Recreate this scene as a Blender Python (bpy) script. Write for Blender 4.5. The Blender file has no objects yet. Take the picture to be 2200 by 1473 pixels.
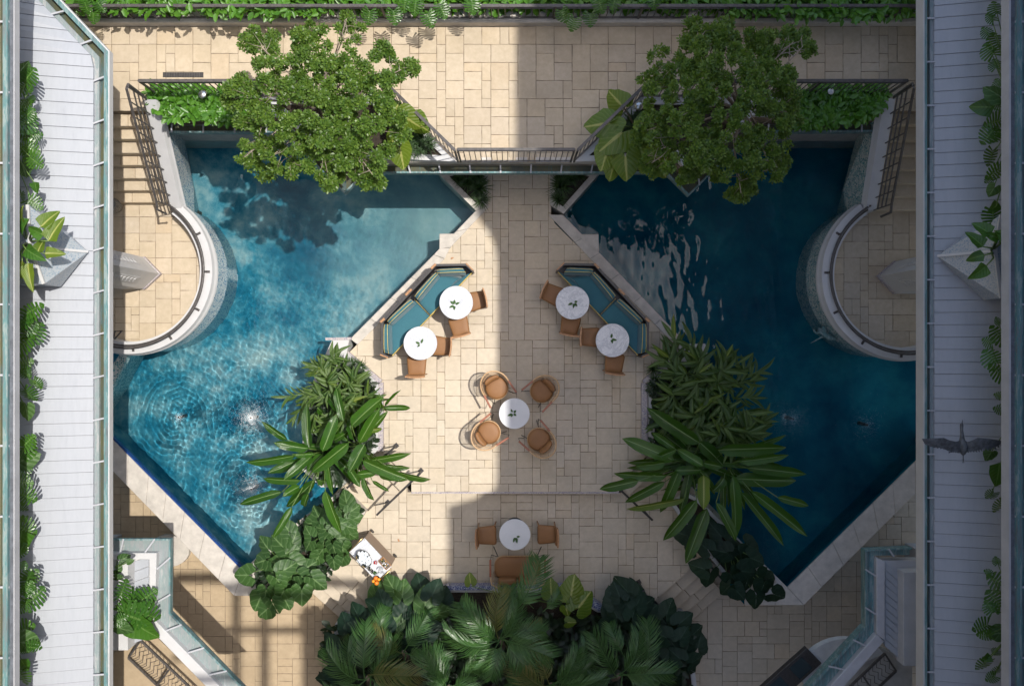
import bpy, bmesh, math, random
import numpy as np
from mathutils import Vector, Matrix, noise
random.seed(11)
np.random.seed(11)
R = math.radians
SC = bpy.context.scene
COL = SC.collection

# ------------------------------------------------------------------ camera, sky, sun, exposure
CAM_H = 17.8
F = 1711.0                     # focal length in pixels of the 2200 px wide photograph
CX, CY = 1100.0, 736.5
cam = bpy.data.cameras.new('camera')
cam.sensor_width = 36.0
cam.lens = F / 2200.0 * 36.0
cam.clip_end = 2000.0
cam_o = bpy.data.objects.new('camera', cam)
COL.objects.link(cam_o)
cam_o.location = (0, 0, CAM_H)
SC.camera = cam_o

SUN_DIR = Vector((-0.42, -0.09, -1.0)).normalized()      # the way the light travels
elev = math.asin(-SUN_DIR.z)
azim = math.atan2(-SUN_DIR.x, -SUN_DIR.y)                # compass-like, from +Y towards +X
world = bpy.data.worlds.new('World')
SC.world = world
world.use_nodes = True
wn = world.node_tree
sky = wn.nodes.new('ShaderNodeTexSky')
sky.sky_type = 'NISHITA'
sky.sun_disc = False
sky.sun_elevation = elev
sky.sun_rotation = azim
sky.air_density = 1.0
sky.dust_density = 2.4
sky.ozone_density = 1.0
wn.links.new(sky.outputs[0], wn.nodes['Background'].inputs[0])
wn.nodes['Background'].inputs[1].default_value = 0.15
sun = bpy.data.lights.new('sun', 'SUN')
sun.energy = 2.75
sun.angle = R(0.53)
sun.color = (1.0, 0.95, 0.87)
sun.cycles.is_caustics_light = True
sun_o = bpy.data.objects.new('sun', sun)
COL.objects.link(sun_o)
sun_o.rotation_euler = SUN_DIR.to_track_quat('-Z', 'Y').to_euler()
SC.view_settings.view_transform = 'Standard'
SC.view_settings.look = 'None'
SC.view_settings.exposure = 0.72
SC.view_settings.gamma = 1.0
SC.view_settings.use_curve_mapping = False
SC.render.engine = 'CYCLES'
SC.cycles.use_denoising = True
SC.cycles.max_bounces = 10
SC.cycles.transparent_max_bounces = 16
SC.cycles.sample_clamp_indirect = 6.0

def P(px, py, z=0.0):
    """where the sight line through a photograph pixel meets the height z"""
    k = (CAM_H - z) / F
    return Vector(((px - CX) * k, (CY - py) * k, z))

def P2(px, py, z=0.0):
    v = P(px, py, z)
    return (v.x, v.y)

# ------------------------------------------------------------------ helpers
def tag(o, label=None, cat=None, group=None, kind=None):
    if label: o['label'] = label
    if cat: o['category'] = cat
    if group: o['group'] = group
    if kind: o['kind'] = kind
    return o

def thing(name, loc, label, cat, group=None, rz=0.0):
    o = bpy.data.objects.new(name, None)
    COL.objects.link(o)
    o.empty_display_size = 0.1
    o.location = loc
    o.rotation_euler = (0, 0, rz)
    return tag(o, label, cat, group)

def link(name, me, mat=None, parent=None, loc=None):
    if mat is not None and len(me.materials) == 0:
        me.materials.append(mat)
    o = bpy.data.objects.new(name, me)
    COL.objects.link(o)
    if parent is not None:
        o.parent = parent
    if loc is not None:
        o.location = loc
    return o

def world_to(parent):
    """offset that turns world coordinates into the frame of an unrotated thing"""
    return Vector(parent.location) if parent is not None else Vector((0, 0, 0))

class MB:
    def __init__(s):
        s.v, s.f, s.uv = [], [], None
    def add(s, vs, fs):
        b = len(s.v)
        s.v += [tuple(v) for v in vs]
        s.f += [tuple(i + b for i in f) for f in fs]
        return s
    def box(s, c, d, rz=0.0, rx=0.0, ry=0.0):
        m = Matrix.Rotation(rz, 3, 'Z') @ Matrix.Rotation(ry, 3, 'Y') @ Matrix.Rotation(rx, 3, 'X')
        c = Vector(c)
        vs = []
        for z in (-1, 1):
            for y in (-1, 1):
                for x in (-1, 1):
                    vs.append(c + m @ Vector((x * d[0] / 2, y * d[1] / 2, z * d[2] / 2)))
        return s.add(vs, [(0, 2, 3, 1), (4, 5, 7, 6), (0, 1, 5, 4), (2, 6, 7, 3), (0, 4, 6, 2), (1, 3, 7, 5)])
    def bar(s, a, b, w, h, up=Vector((0, 0, 1))):
        a, b = Vector(a), Vector(b)
        d = (b - a).normalized()
        y = up.cross(d)
        if y.length < 1e-4: y = Vector((0, 1, 0)).cross(d)
        y.normalize()
        z = d.cross(y)
        vs = []
        for p in (a, b):
            for sy, sz in ((-1, -1), (1, -1), (1, 1), (-1, 1)):
                vs.append(p + y * (sy * w / 2) + z * (sz * h / 2))
        return s.add(vs, [(0, 3, 2, 1), (4, 5, 6, 7), (0, 1, 5, 4), (1, 2, 6, 5), (2, 3, 7, 6), (3, 0, 4, 7)])
    def prism(s, poly, z0, z1):
        n = len(poly)
        z0 = z0 if hasattr(z0, '__len__') else [z0] * n
        z1 = z1 if hasattr(z1, '__len__') else [z1] * n
        vs = [(p[0], p[1], z0[i]) for i, p in enumerate(poly)] + [(p[0], p[1], z1[i]) for i, p in enumerate(poly)]
        return s.add(vs, [tuple(reversed(range(n))), tuple(range(n, 2 * n))] +
                     [(i, (i + 1) % n, n + (i + 1) % n, n + i) for i in range(n)])
    def loft(s, rings, closed=True, cap=True):
        n = len(rings[0])
        vs = [p for r in rings for p in r]
        fs = []
        for k in range(len(rings) - 1):
            for i in range(n if closed else n - 1):
                j = (i + 1) % n
                fs.append((k * n + i, k * n + j, (k + 1) * n + j, (k + 1) * n + i))
        if cap and closed:
            fs.append(tuple(reversed(range(n))))
            fs.append(tuple((len(rings) - 1) * n + i for i in range(n)))
        return s.add(vs, fs)
    def tube(s, pts, r, n=6, cap=True):
        pts = [Vector(p) for p in pts]
        rs = r if hasattr(r, '__len__') else [r] * len(pts)
        rings = []
        for i, p in enumerate(pts):
            d = (pts[min(i + 1, len(pts) - 1)] - pts[max(i - 1, 0)]).normalized()
            a = Vector((0, 0, 1)) if abs(d.z) < 0.95 else Vector((1, 0, 0))
            y = a.cross(d).normalized()
            z = d.cross(y)
            rings.append([p + (y * math.cos(2 * math.pi * k / n) + z * math.sin(2 * math.pi * k / n)) * rs[i] for k in range(n)])
        return s.loft(rings, True, cap)
    def lathe(s, prof, c=(0, 0, 0), n=24, sx=1.0, sy=1.0):
        rings = [[(c[0] + r * sx * math.cos(2 * math.pi * k / n), c[1] + r * sy * math.sin(2 * math.pi * k / n), c[2] + z)
                  for k in range(n)] for r, z in prof]
        return s.loft(rings)
    def ball(s, c, r, n=10, sz=1.0):
        prof = [(max(1e-4, r * math.sin(math.pi * k / (n // 2))), -r * sz * math.cos(math.pi * k / (n // 2))) for k in range(n // 2 + 1)]
        return s.lathe(prof, c, n)
    def mesh(s, name, smooth=False, fix=True):
        me = bpy.data.meshes.new(name)
        me.from_pydata(s.v, [], s.f)
        if fix:
            b = bmesh.new()
            b.from_mesh(me)
            bmesh.ops.recalc_face_normals(b, faces=b.faces)
            b.to_mesh(me)
            b.free()
        if smooth:
            me.polygons.foreach_set('use_smooth', [True] * len(me.polygons))
        me.update()
        return me
    def build(s, name, mat, parent=None, smooth=False, bevel=0.0, loc=None):
        me = s.mesh(name, smooth)
        if bevel > 0:
            b = bmesh.new()
            b.from_mesh(me)
            es = [e for e in b.edges if len(e.link_faces) == 2 and e.calc_face_angle(0) > 0.6]
            bmesh.ops.bevel(b, geom=es, offset=bevel, segments=1, affect='EDGES', clamp_overlap=True)
            b.to_mesh(me)
            b.free()
        return link(name, me, mat, parent, loc)

def shift(mb, v):
    mb.v = [(p[0] - v[0], p[1] - v[1], p[2] - v[2]) for p in mb.v]
    return mb

def part(name, mb, mat, parent, smooth=False, bevel=0.0):
    """a part whose vertices were given in world coordinates, under an unrotated thing"""
    off = Vector(parent.location)
    if parent.parent is not None:
        off = off + Vector(parent.parent.location)
    return shift(mb, off).build(name, mat, parent, smooth, bevel)

def dup(root, loc, rz, label, group=None):
    r = root.copy()
    COL.objects.link(r)
    r.location = loc
    r.rotation_euler = (0, 0, rz)
    r['label'] = label
    if group: r['group'] = group
    for ch in list(root.children):
        c = ch.copy()
        COL.objects.link(c)
        c.parent = r
        for g in list(ch.children):
            d = g.copy()
            COL.objects.link(d)
            d.parent = c
    return r

def inside(poly, x, y):
    c = False
    n = len(poly)
    j = n - 1
    for i in range(n):
        xi, yi = poly[i]
        xj, yj = poly[j]
        if (yi > y) != (yj > y) and x < (xj - xi) * (y - yi) / (yj - yi) + xi:
            c = not c
        j = i
    return c

def clip_rect(poly, x0, y0, x1, y1):
    def half(pts, axis, val, keep_less):
        out = []
        for i in range(len(pts)):
            a, b = pts[i - 1], pts[i]
            ia = a[axis] <= val if keep_less else a[axis] >= val
            ib = b[axis] <= val if keep_less else b[axis] >= val
            if ia != ib:
                t = (val - a[axis]) / (b[axis] - a[axis])
                out.append((a[0] + t * (b[0] - a[0]), a[1] + t * (b[1] - a[1])))
            if ib: out.append(b)
        return out
    p = list(poly)
    for ax, v, kl in ((0, x0, False), (0, x1, True), (1, y0, False), (1, y1, True)):
        p = half(p, ax, v, kl)
        if len(p) < 3: return []
    q = [p[0]]
    for a in p[1:]:
        if abs(a[0] - q[-1][0]) + abs(a[1] - q[-1][1]) > 1e-4: q.append(a)
    return q

def area(p):
    return 0.5 * sum(p[i - 1][0] * p[i][1] - p[i][0] * p[i - 1][1] for i in range(len(p)))

# ------------------------------------------------------------------ materials
def new_mat(name):
    m = bpy.data.materials.new(name)
    m.use_nodes = True
    return m, m.node_tree, m.node_tree.nodes['Principled BSDF']

def N(nt, t, **kw):
    n = nt.nodes.new(t)
    for k, v in kw.items():
        if k in ('loc',): continue
        if k.startswith('i_'):
            n.inputs[k[2:].replace('_', ' ')].default_value = v
        else:
            setattr(n, k, v)
    return n

def ramp(nt, fac, stops):
    r = nt.nodes.new('ShaderNodeValToRGB')
    e = r.color_ramp.elements
    while len(e) < len(stops): e.new(0.5)
    for k, (p, c) in enumerate(stops):
        e[k].position = p
        e[k].color = (*c, 1)
    nt.links.new(fac, r.inputs[0])
    return r.outputs[0]

def mixc(nt, fac, a, b, mode='MIX'):
    m = nt.nodes.new('ShaderNodeMix')
    m.data_type = 'RGBA'
    m.blend_type = mode
    for s, v in ((m.inputs[0], fac), (m.inputs[6], a), (m.inputs[7], b)):
        if isinstance(v, (int, float)): s.default_value = v
        elif isinstance(v, tuple): s.default_value = (*v, 1)
        else: nt.links.new(v, s)
    return m.outputs[2]

def coords(nt, scale=1.0, obj=False):
    if obj:
        t = nt.nodes.new('ShaderNodeTexCoord')
        return t.outputs['Object']
    g = nt.nodes.new('ShaderNodeNewGeometry')
    return g.outputs['Position']

def noise_tex(nt, vec, scale, detail=4.0, rough=0.6, dist=0.0):
    n = nt.nodes.new('ShaderNodeTexNoise')
    n.inputs['Scale'].default_value = scale
    n.inputs['Detail'].default_value = detail
    n.inputs['Roughness'].default_value = rough
    n.inputs['Distortion'].default_value = dist
    nt.links.new(vec, n.inputs['Vector'])
    return n.outputs['Fac']

def bump(nt, h, bsdf, strength=0.3, dist=0.01):
    b = nt.nodes.new('ShaderNodeBump')
    b.inputs['Strength'].default_value = strength
    b.inputs['Distance'].default_value = dist
    nt.links.new(h, b.inputs['Height'])
    nt.links.new(b.outputs[0], bsdf.inputs['Normal'])

def plain(name, c, rough=0.6, metal=0.0, var=0.12, scale=6.0, bmp=0.0, bscale=60.0, spec=0.5, obj=False):
    """paint, wood, metal, cloth: a base colour with a little wear"""
    m, nt, b = new_mat(name)
    v = coords(nt, obj=obj)
    n = noise_tex(nt, v, scale, 5.0)
    lo = tuple(x * (1 - var) for x in c)
    hi = tuple(min(1, x * (1 + var)) for x in c)
    nt.links.new(ramp(nt, n, [(0.3, lo), (0.7, hi)]), b.inputs['Base Color'])
    b.inputs['Roughness'].default_value = rough
    b.inputs['Metallic'].default_value = metal
    b.inputs['Specular IOR Level'].default_value = spec
    if bmp: bump(nt, noise_tex(nt, v, bscale, 3.0), b, bmp, 0.004)
    return m

def paver_mat(name, tones, grey=0.0):
    m, nt, b = new_mat(name)
    v = coords(nt)
    oi = nt.nodes.new('ShaderNodeObjectInfo')
    base = ramp(nt, oi.outputs['Random'], tones)
    hs = nt.nodes.new('ShaderNodeHueSaturation')
    r2 = N(nt, 'ShaderNodeMath', operation='MULTIPLY')
    nt.links.new(oi.outputs['Random'], r2.inputs[0])
    r2.inputs[1].default_value = 37.7
    r3 = N(nt, 'ShaderNodeMath', operation='FRACT')
    nt.links.new(r2.outputs[0], r3.inputs[0])
    r4 = N(nt, 'ShaderNodeMapRange')
    nt.links.new(r3.outputs[0], r4.inputs[0])
    r4.inputs[3].default_value = 0.72
    r4.inputs[4].default_value = 1.14
    nt.links.new(r4.outputs[0], hs.inputs['Value'])
    nt.links.new(base, hs.inputs['Color'])
    base = hs.outputs[0]
    base2 = mixc(nt, noise_tex(nt, v, 1.3, 3.0), base, tuple(x * 0.8 for x in tones[1][1]))
    n1 = noise_tex(nt, v, 9.0, 6.0, 0.65)
    c = mixc(nt, n1, mixc(nt, 0.5, base2, base), (0.66, 0.56, 0.42), 'MULTIPLY')
    c = mixc(nt, 0.8, base2, mixc(nt, n1, tuple(x * 0.62 for x in tones[1][1]), mixc(nt, noise_tex(nt, v, 2.6, 5.0, 0.7), base2, tuple(min(0.8, x * 1.22) for x in tones[2][1]))))
    # pits and stains of the stone
    vo = nt.nodes.new('ShaderNodeTexVoronoi')
    vo.inputs['Scale'].default_value = 55.0
    nt.links.new(v, vo.inputs['Vector'])
    pit = ramp(nt, vo.outputs['Distance'], [(0.05, (1, 1, 1)), (0.16, (0, 0, 0))])
    sp = ramp(nt, noise_tex(nt, v, 4.0, 2.0), [(0.45, (0, 0, 0)), (0.62, (1, 1, 1))])
    pf = mixc(nt, 1.0, pit, sp, 'MULTIPLY')
    c = mixc(nt, pf, c, (0.2, 0.16, 0.11))
    stain = ramp(nt, noise_tex(nt, v, 0.9, 6.0, 0.7), [(0.5, (0, 0, 0)), (0.75, (0.65, 0.65, 0.65))])
    c = mixc(nt, stain, c, tuple(x * 0.62 for x in tones[1][1]))
    nt.links.new(c, b.inputs['Base Color'])
    b.inputs['Roughness'].default_value = 0.75
    b.inputs['Specular IOR Level'].default_value = 0.3
    bump(nt, noise_tex(nt, v, 40.0, 5.0, 0.7), b, 0.35, 0.006)
    return m

M = {}
M['paver'] = paver_mat('pale travertine paver', [(0.0, (0.50, 0.40, 0.28)), (0.2, (0.66, 0.575, 0.45)), (0.4, (0.63, 0.54, 0.43)), (0.55, (0.68, 0.61, 0.50)), (0.72, (0.65, 0.52, 0.34)), (0.86, (0.53, 0.475, 0.40)), (1.0, (0.60, 0.43, 0.25))])
M['paver_up'] = paver_mat('honey travertine paver', [(0.0, (0.44, 0.36, 0.26)), (0.2, (0.60, 0.49, 0.34)), (0.38, (0.58, 0.50, 0.40)), (0.55, (0.64, 0.54, 0.41)), (0.72, (0.63, 0.47, 0.28)), (0.86, (0.52, 0.46, 0.40)), (1.0, (0.58, 0.40, 0.22))])
M['paver_tan'] = paver_mat('tan paver', [(0.0, (0.46, 0.345, 0.22)), (0.35, (0.51, 0.39, 0.25)), (0.65, (0.49, 0.39, 0.27)), (1.0, (0.42, 0.32, 0.21))])
M['mortar'] = plain('mortar joint', (0.2, 0.155, 0.11), 0.95, var=0.45, scale=14)
M['ground'] = plain('ground', (0.22, 0.19, 0.15), 0.95, var=0.3, scale=0.6)
M['coping'] = plain('coping travertine', (0.50, 0.465, 0.42), 0.7, var=0.17, scale=5, bmp=0.15, bscale=40)
M['white'] = plain('white painted render', (0.52, 0.52, 0.525), 0.7, var=0.06, scale=2.5, bmp=0.15, bscale=80)
M['fascia'] = plain('pale grey painted fascia', (0.42, 0.43, 0.46), 0.6, var=0.1, scale=3)
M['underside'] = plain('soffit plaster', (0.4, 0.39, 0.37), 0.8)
M['black'] = plain('dark bronze painted iron', (0.045, 0.042, 0.042), 0.45, var=0.3, scale=20)
M['railing'] = plain('weathered charcoal iron', (0.075, 0.068, 0.065), 0.45, var=0.35, scale=14)
M['soil'] = plain('planter soil', (0.035, 0.026, 0.018), 0.95, var=0.5, scale=30, bmp=0.8)
M['wood'] = plain('oiled light wood', (0.42, 0.22, 0.105), 0.45, var=0.25, scale=18)
M['redwood'] = plain('reddish oiled wood', (0.30, 0.105, 0.055), 0.4, var=0.25, scale=18)
M['leather'] = plain('tan leather cloth', (0.25, 0.117, 0.042), 0.6, var=0.06, scale=8, bmp=0.1, bscale=220)
M['rattan'] = plain('natural rattan', (0.55, 0.36, 0.2), 0.5, var=0.2, scale=40)
M['piping'] = plain('yellow piping', (0.62, 0.47, 0.14), 0.6)
M['brass'] = plain('polished brass', (0.7, 0.5, 0.22), 0.25, 1.0)
M['steel'] = plain('brushed steel', (0.6, 0.6, 0.6), 0.3, 1.0)
M['ice'] = plain('ice cubes', (0.75, 0.8, 0.86), 0.15, var=0.2, scale=60)
M['orange'] = plain('orange peel', (0.75, 0.2, 0.02), 0.45, bmp=0.3, bscale=300)
M['tangerine'] = plain('yellow orange peel', (0.8, 0.33, 0.02), 0.45, bmp=0.3, bscale=300)
M['lime'] = plain('yellow green glass', (0.25, 0.22, 0.02), 0.2)
M['red'] = plain('red berry', (0.45, 0.02, 0.03), 0.35)
M['bottle'] = plain('dark bottle glass', (0.012, 0.016, 0.012), 0.1)
M['clear'] = plain('pale glassware', (0.55, 0.57, 0.6), 0.1, var=0.3, scale=40)
M['cartpanel'] = plain('taupe lacquered panel', (0.24, 0.165, 0.12), 0.4, var=0.06)
M['bark'] = plain('grey brown bark', (0.16, 0.125, 0.09), 0.9, var=0.35, scale=25, bmp=0.6)
M['stem'] = plain('green stem', (0.10, 0.17, 0.035), 0.5, var=0.3, scale=20)
M['palmstem'] = plain('palm stalk', (0.16, 0.19, 0.06), 0.5, var=0.3)
M['bird'] = plain('dark slate feathers', (0.085, 0.092, 0.1), 0.6, var=0.5, scale=16, bmp=0.5, bscale=60)
M['pot'] = plain('pebbled stone pot', (0.2, 0.19, 0.17), 0.9, var=0.8, scale=60, bmp=1.0, bscale=70)
M['foam'] = plain('white water foam', (0.8, 0.84, 0.86), 0.3)
M['tower'] = plain('warm bounce tower render', (0.64, 0.55, 0.41), 0.8, var=0.08, scale=1.0)  # tint picked so the unseen left tower bounces warm light
M['tower_dark'] = plain('light absorbing tower cladding', (0.10, 0.09, 0.08), 0.6, var=0.1, scale=1.0)  # darkened so the unseen towers send little light back
M['slate'] = plain('dark slate coloured flashing', (0.11, 0.12, 0.14), 0.6, var=0.35, scale=9)
M['cobalt'] = plain('cobalt blue glazed tile', (0.015, 0.05, 0.20), 0.2, var=0.4, scale=25)
M['awning'] = plain('white canvas', (0.55, 0.57, 0.58), 0.8)

def copper():
    m, nt, b = new_mat('verdigris copper')
    v = coords(nt)
    mp = N(nt, 'ShaderNodeMapping')
    mp.inputs['Scale'].default_value = (6.0, 0.8, 4.0)
    nt.links.new(v, mp.inputs['Vector'])
    n = noise_tex(nt, mp.outputs[0], 2.2, 7.0, 0.7)
    c = ramp(nt, n, [(0.28, (0.09, 0.13, 0.14)), (0.42, (0.17, 0.22, 0.23)), (0.5, (0.10, 0.24, 0.25)), (0.57, (0.28, 0.34, 0.34)), (0.66, (0.13, 0.29, 0.29)), (0.76, (0.36, 0.37, 0.36)), (0.86, (0.2, 0.18, 0.14))])
    nt.links.new(c, b.inputs['Base Color'])
    b.inputs['Roughness'].default_value = 0.65
    b.inputs['Metallic'].default_value = 0.25
    return m
M['copper'] = copper()

def gutter_bed():
    m, nt, b = new_mat('gutter bed grime')
    v = coords(nt)
    mp = N(nt, 'ShaderNodeMapping')
    mp.inputs['Scale'].default_value = (5.0, 0.7, 3.0)
    nt.links.new(v, mp.inputs['Vector'])
    n = noise_tex(nt, mp.outputs[0], 1.7, 6.0, 0.65)
    c = ramp(nt, n, [(0.25, (0.03, 0.045, 0.04)), (0.42, (0.06, 0.07, 0.05)), (0.55, (0.075, 0.075, 0.03)), (0.65, (0.05, 0.09, 0.09)), (0.8, (0.15, 0.16, 0.14))])
    nt.links.new(c, b.inputs['Base Color'])
    b.inputs['Roughness'].default_value = 0.5
    return m
M['gutter'] = gutter_bed()
def streaked(name, stops, rough=0.55):
    m, nt, b = new_mat(name)
    v = coords(nt)
    mp = N(nt, 'ShaderNodeMapping')
    mp.inputs['Scale'].default_value = (7.0, 1.1, 4.0)
    nt.links.new(v, mp.inputs['Vector'])
    nt.links.new(ramp(nt, noise_tex(nt, mp.outputs[0], 1.9, 8.0, 0.72), stops), b.inputs['Base Color'])
    b.inputs['Roughness'].default_value = rough
    return m
M['roofpaint'] = streaked('white roof board', [(0.2, (0.27, 0.29, 0.32)), (0.38, (0.345, 0.365, 0.40)), (0.6, (0.37, 0.39, 0.425)), (0.8, (0.33, 0.345, 0.37))])
M['flash'] = streaked('weathered grey flashing', [(0.25, (0.12, 0.15, 0.15)), (0.42, (0.27, 0.29, 0.30)), (0.52, (0.2, 0.26, 0.26)), (0.62, (0.36, 0.37, 0.37)), (0.78, (0.22, 0.22, 0.19))])


def mosaic(name, cols, scale, grout, gw=0.06, rough=0.25):
    m, nt, b = new_mat(name)
    v = coords(nt)
    v1 = N(nt, 'ShaderNodeTexVoronoi')
    v1.inputs['Scale'].default_value = scale
    nt.links.new(v, v1.inputs['Vector'])
    v2 = N(nt, 'ShaderNodeTexVoronoi', feature='DISTANCE_TO_EDGE')
    v2.inputs['Scale'].default_value = scale
    nt.links.new(v, v2.inputs['Vector'])
    sep = N(nt, 'ShaderNodeSeparateColor')
    nt.links.new(v1.outputs['Color'], sep.inputs[0])
    c = ramp(nt, sep.outputs[0], cols)
    e = ramp(nt, v2.outputs['Distance'], [(gw * 0.5, (1, 1, 1)), (gw, (0, 0, 0))])
    c = mixc(nt, e, c, grout)
    nt.links.new(c, b.inputs['Base Color'])
    b.inputs['Roughness'].default_value = rough
    bump(nt, v2.outputs['Distance'], b, 0.3, 0.004)
    return m
M['mosaic'] = mosaic('broken blue tile mosaic', [(0.0, (0.04, 0.15, 0.32)), (0.35, (0.12, 0.28, 0.42)), (0.65, (0.3, 0.43, 0.5)), (1.0, (0.5, 0.56, 0.58))], 19.0, (0.68, 0.69, 0.68), 0.16)
M['mosaic_fine'] = mosaic('fine blue tile mosaic', [(0.0, (0.18, 0.25, 0.33)), (0.35, (0.25, 0.31, 0.37)), (0.65, (0.30, 0.35, 0.39)), (1.0, (0.36, 0.39, 0.42))], 40.0, (0.38, 0.40, 0.42), 0.13)
M['mosaic_green'] = mosaic('broken sea green tile mosaic', [(0.0, (0.05, 0.2, 0.23)), (0.4, (0.12, 0.33, 0.36)), (0.7, (0.3, 0.45, 0.46)), (1.0, (0.6, 0.64, 0.62))], 22.0, (0.6, 0.6, 0.57), 0.11)
M['band'] = mosaic('small grey violet mosaic band', [(0.0, (0.22, 0.2, 0.3)), (0.5, (0.42, 0.37, 0.36)), (1.0, (0.55, 0.5, 0.48))], 48.0, (0.36, 0.33, 0.34), 0.1, 0.5)
M['bluetile'] = mosaic('blue and white patterned tile', [(0.0, (0.015, 0.03, 0.16)), (0.7, (0.02, 0.045, 0.22)), (0.72, (0.45, 0.46, 0.5)), (1.0, (0.5, 0.51, 0.56))], 62.0, (0.55, 0.56, 0.6), 0.06, 0.3)

def marble():
    m, nt, b = new_mat('white marble')
    v = coords(nt)
    n = noise_tex(nt, v, 3.0, 8.0, 0.65, 1.6)
    vein = ramp(nt, n, [(0.44, (0, 0, 0)), (0.495, (1, 1, 1)), (0.55, (0, 0, 0))])
    n2 = noise_tex(nt, v, 14.0, 8.0, 0.7, 2.2)
    vein2 = ramp(nt, n2, [(0.45, (0, 0, 0)), (0.5, (0.7, 0.7, 0.7)), (0.55, (0, 0, 0))])
    c = mixc(nt, vein, (0.68, 0.69, 0.71), (0.46, 0.48, 0.52))
    c = mixc(nt, vein2, c, (0.46, 0.48, 0.53))
    nt.links.new(c, b.inputs['Base Color'])
    b.inputs['Roughness'].default_value = 0.3
    return m
M['marble'] = marble()
M['whitetop'] = plain('plain white stone top', (0.66, 0.67, 0.69), 0.4, var=0.05, scale=4)

def fabric():
    m, nt, b = new_mat('teal woven cloth')
    v = coords(nt)
    n = noise_tex(nt, v, 130.0, 3.0, 0.6)
    n2 = noise_tex(nt, v, 5.0, 3.0)
    c = mixc(nt, n, (0.018, 0.085, 0.12), (0.05, 0.17, 0.215))
    c = mixc(nt, mixc(nt, 1.0, n2, (0.4, 0.4, 0.4), 'MULTIPLY'), c, (0.04, 0.17, 0.2))
    nt.links.new(c, b.inputs['Base Color'])
    b.inputs['Roughness'].default_value = 0.9
    b.inputs['Sheen Weight'].default_value = 0.3
    bump(nt, n2, b, 0.4, 0.03)
    return m
M['fabric'] = fabric()

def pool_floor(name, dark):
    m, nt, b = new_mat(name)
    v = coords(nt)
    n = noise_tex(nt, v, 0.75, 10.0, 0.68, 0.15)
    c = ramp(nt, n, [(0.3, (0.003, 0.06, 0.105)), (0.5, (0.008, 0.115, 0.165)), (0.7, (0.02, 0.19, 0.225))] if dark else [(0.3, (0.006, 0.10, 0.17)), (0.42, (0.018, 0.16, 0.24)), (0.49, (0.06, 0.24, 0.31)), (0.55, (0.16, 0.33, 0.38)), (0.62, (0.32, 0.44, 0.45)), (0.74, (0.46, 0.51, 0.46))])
    # the worn, paler plaster of the sunny corner near the terrace
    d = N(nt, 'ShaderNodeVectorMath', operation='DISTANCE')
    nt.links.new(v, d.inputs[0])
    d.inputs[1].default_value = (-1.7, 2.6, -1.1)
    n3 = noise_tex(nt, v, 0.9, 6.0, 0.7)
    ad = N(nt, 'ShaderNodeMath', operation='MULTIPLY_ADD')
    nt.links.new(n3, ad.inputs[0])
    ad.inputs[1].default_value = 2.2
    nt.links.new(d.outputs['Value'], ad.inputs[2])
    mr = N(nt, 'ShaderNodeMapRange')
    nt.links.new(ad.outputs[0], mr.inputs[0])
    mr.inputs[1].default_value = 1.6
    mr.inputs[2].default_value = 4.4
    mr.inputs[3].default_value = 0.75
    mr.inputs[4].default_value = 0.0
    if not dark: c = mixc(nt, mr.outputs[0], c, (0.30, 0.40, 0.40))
    nt.links.new(c, b.inputs['Base Color'])
    b.inputs['Roughness'].default_value = 0.9
    b.inputs['Specular IOR Level'].default_value = 0.0
    return m
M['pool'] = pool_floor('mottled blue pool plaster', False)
M['pool_shaded'] = pool_floor('shade darkened pool plaster', True)  # same plaster, darkened in colour for the shade over the right pool

def water():
    m = bpy.data.materials.new('clear pool water')
    m.use_nodes = True
    nt = m.node_tree
    for n in list(nt.nodes): nt.nodes.remove(n)
    out = nt.nodes.new('ShaderNodeOutputMaterial')
    g = nt.nodes.new('ShaderNodeBsdfGlass')
    g.inputs['IOR'].default_value = 1.33
    g.inputs['Roughness'].default_value = 0.0
    g.inputs['Color'].default_value = (0.86, 0.97, 1.0, 1)
    nt.links.new(g.outputs[0], out.inputs[0])
    return m
M['water'] = water()

def glass():
    m, nt, b = new_mat('greenish glass')
    b.inputs['Base Color'].default_value = (0.03, 0.05, 0.06, 1)
    b.inputs['Roughness'].default_value = 0.08
    b.inputs['Specular IOR Level'].default_value = 0.8
    return m
M['glass'] = glass()

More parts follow.
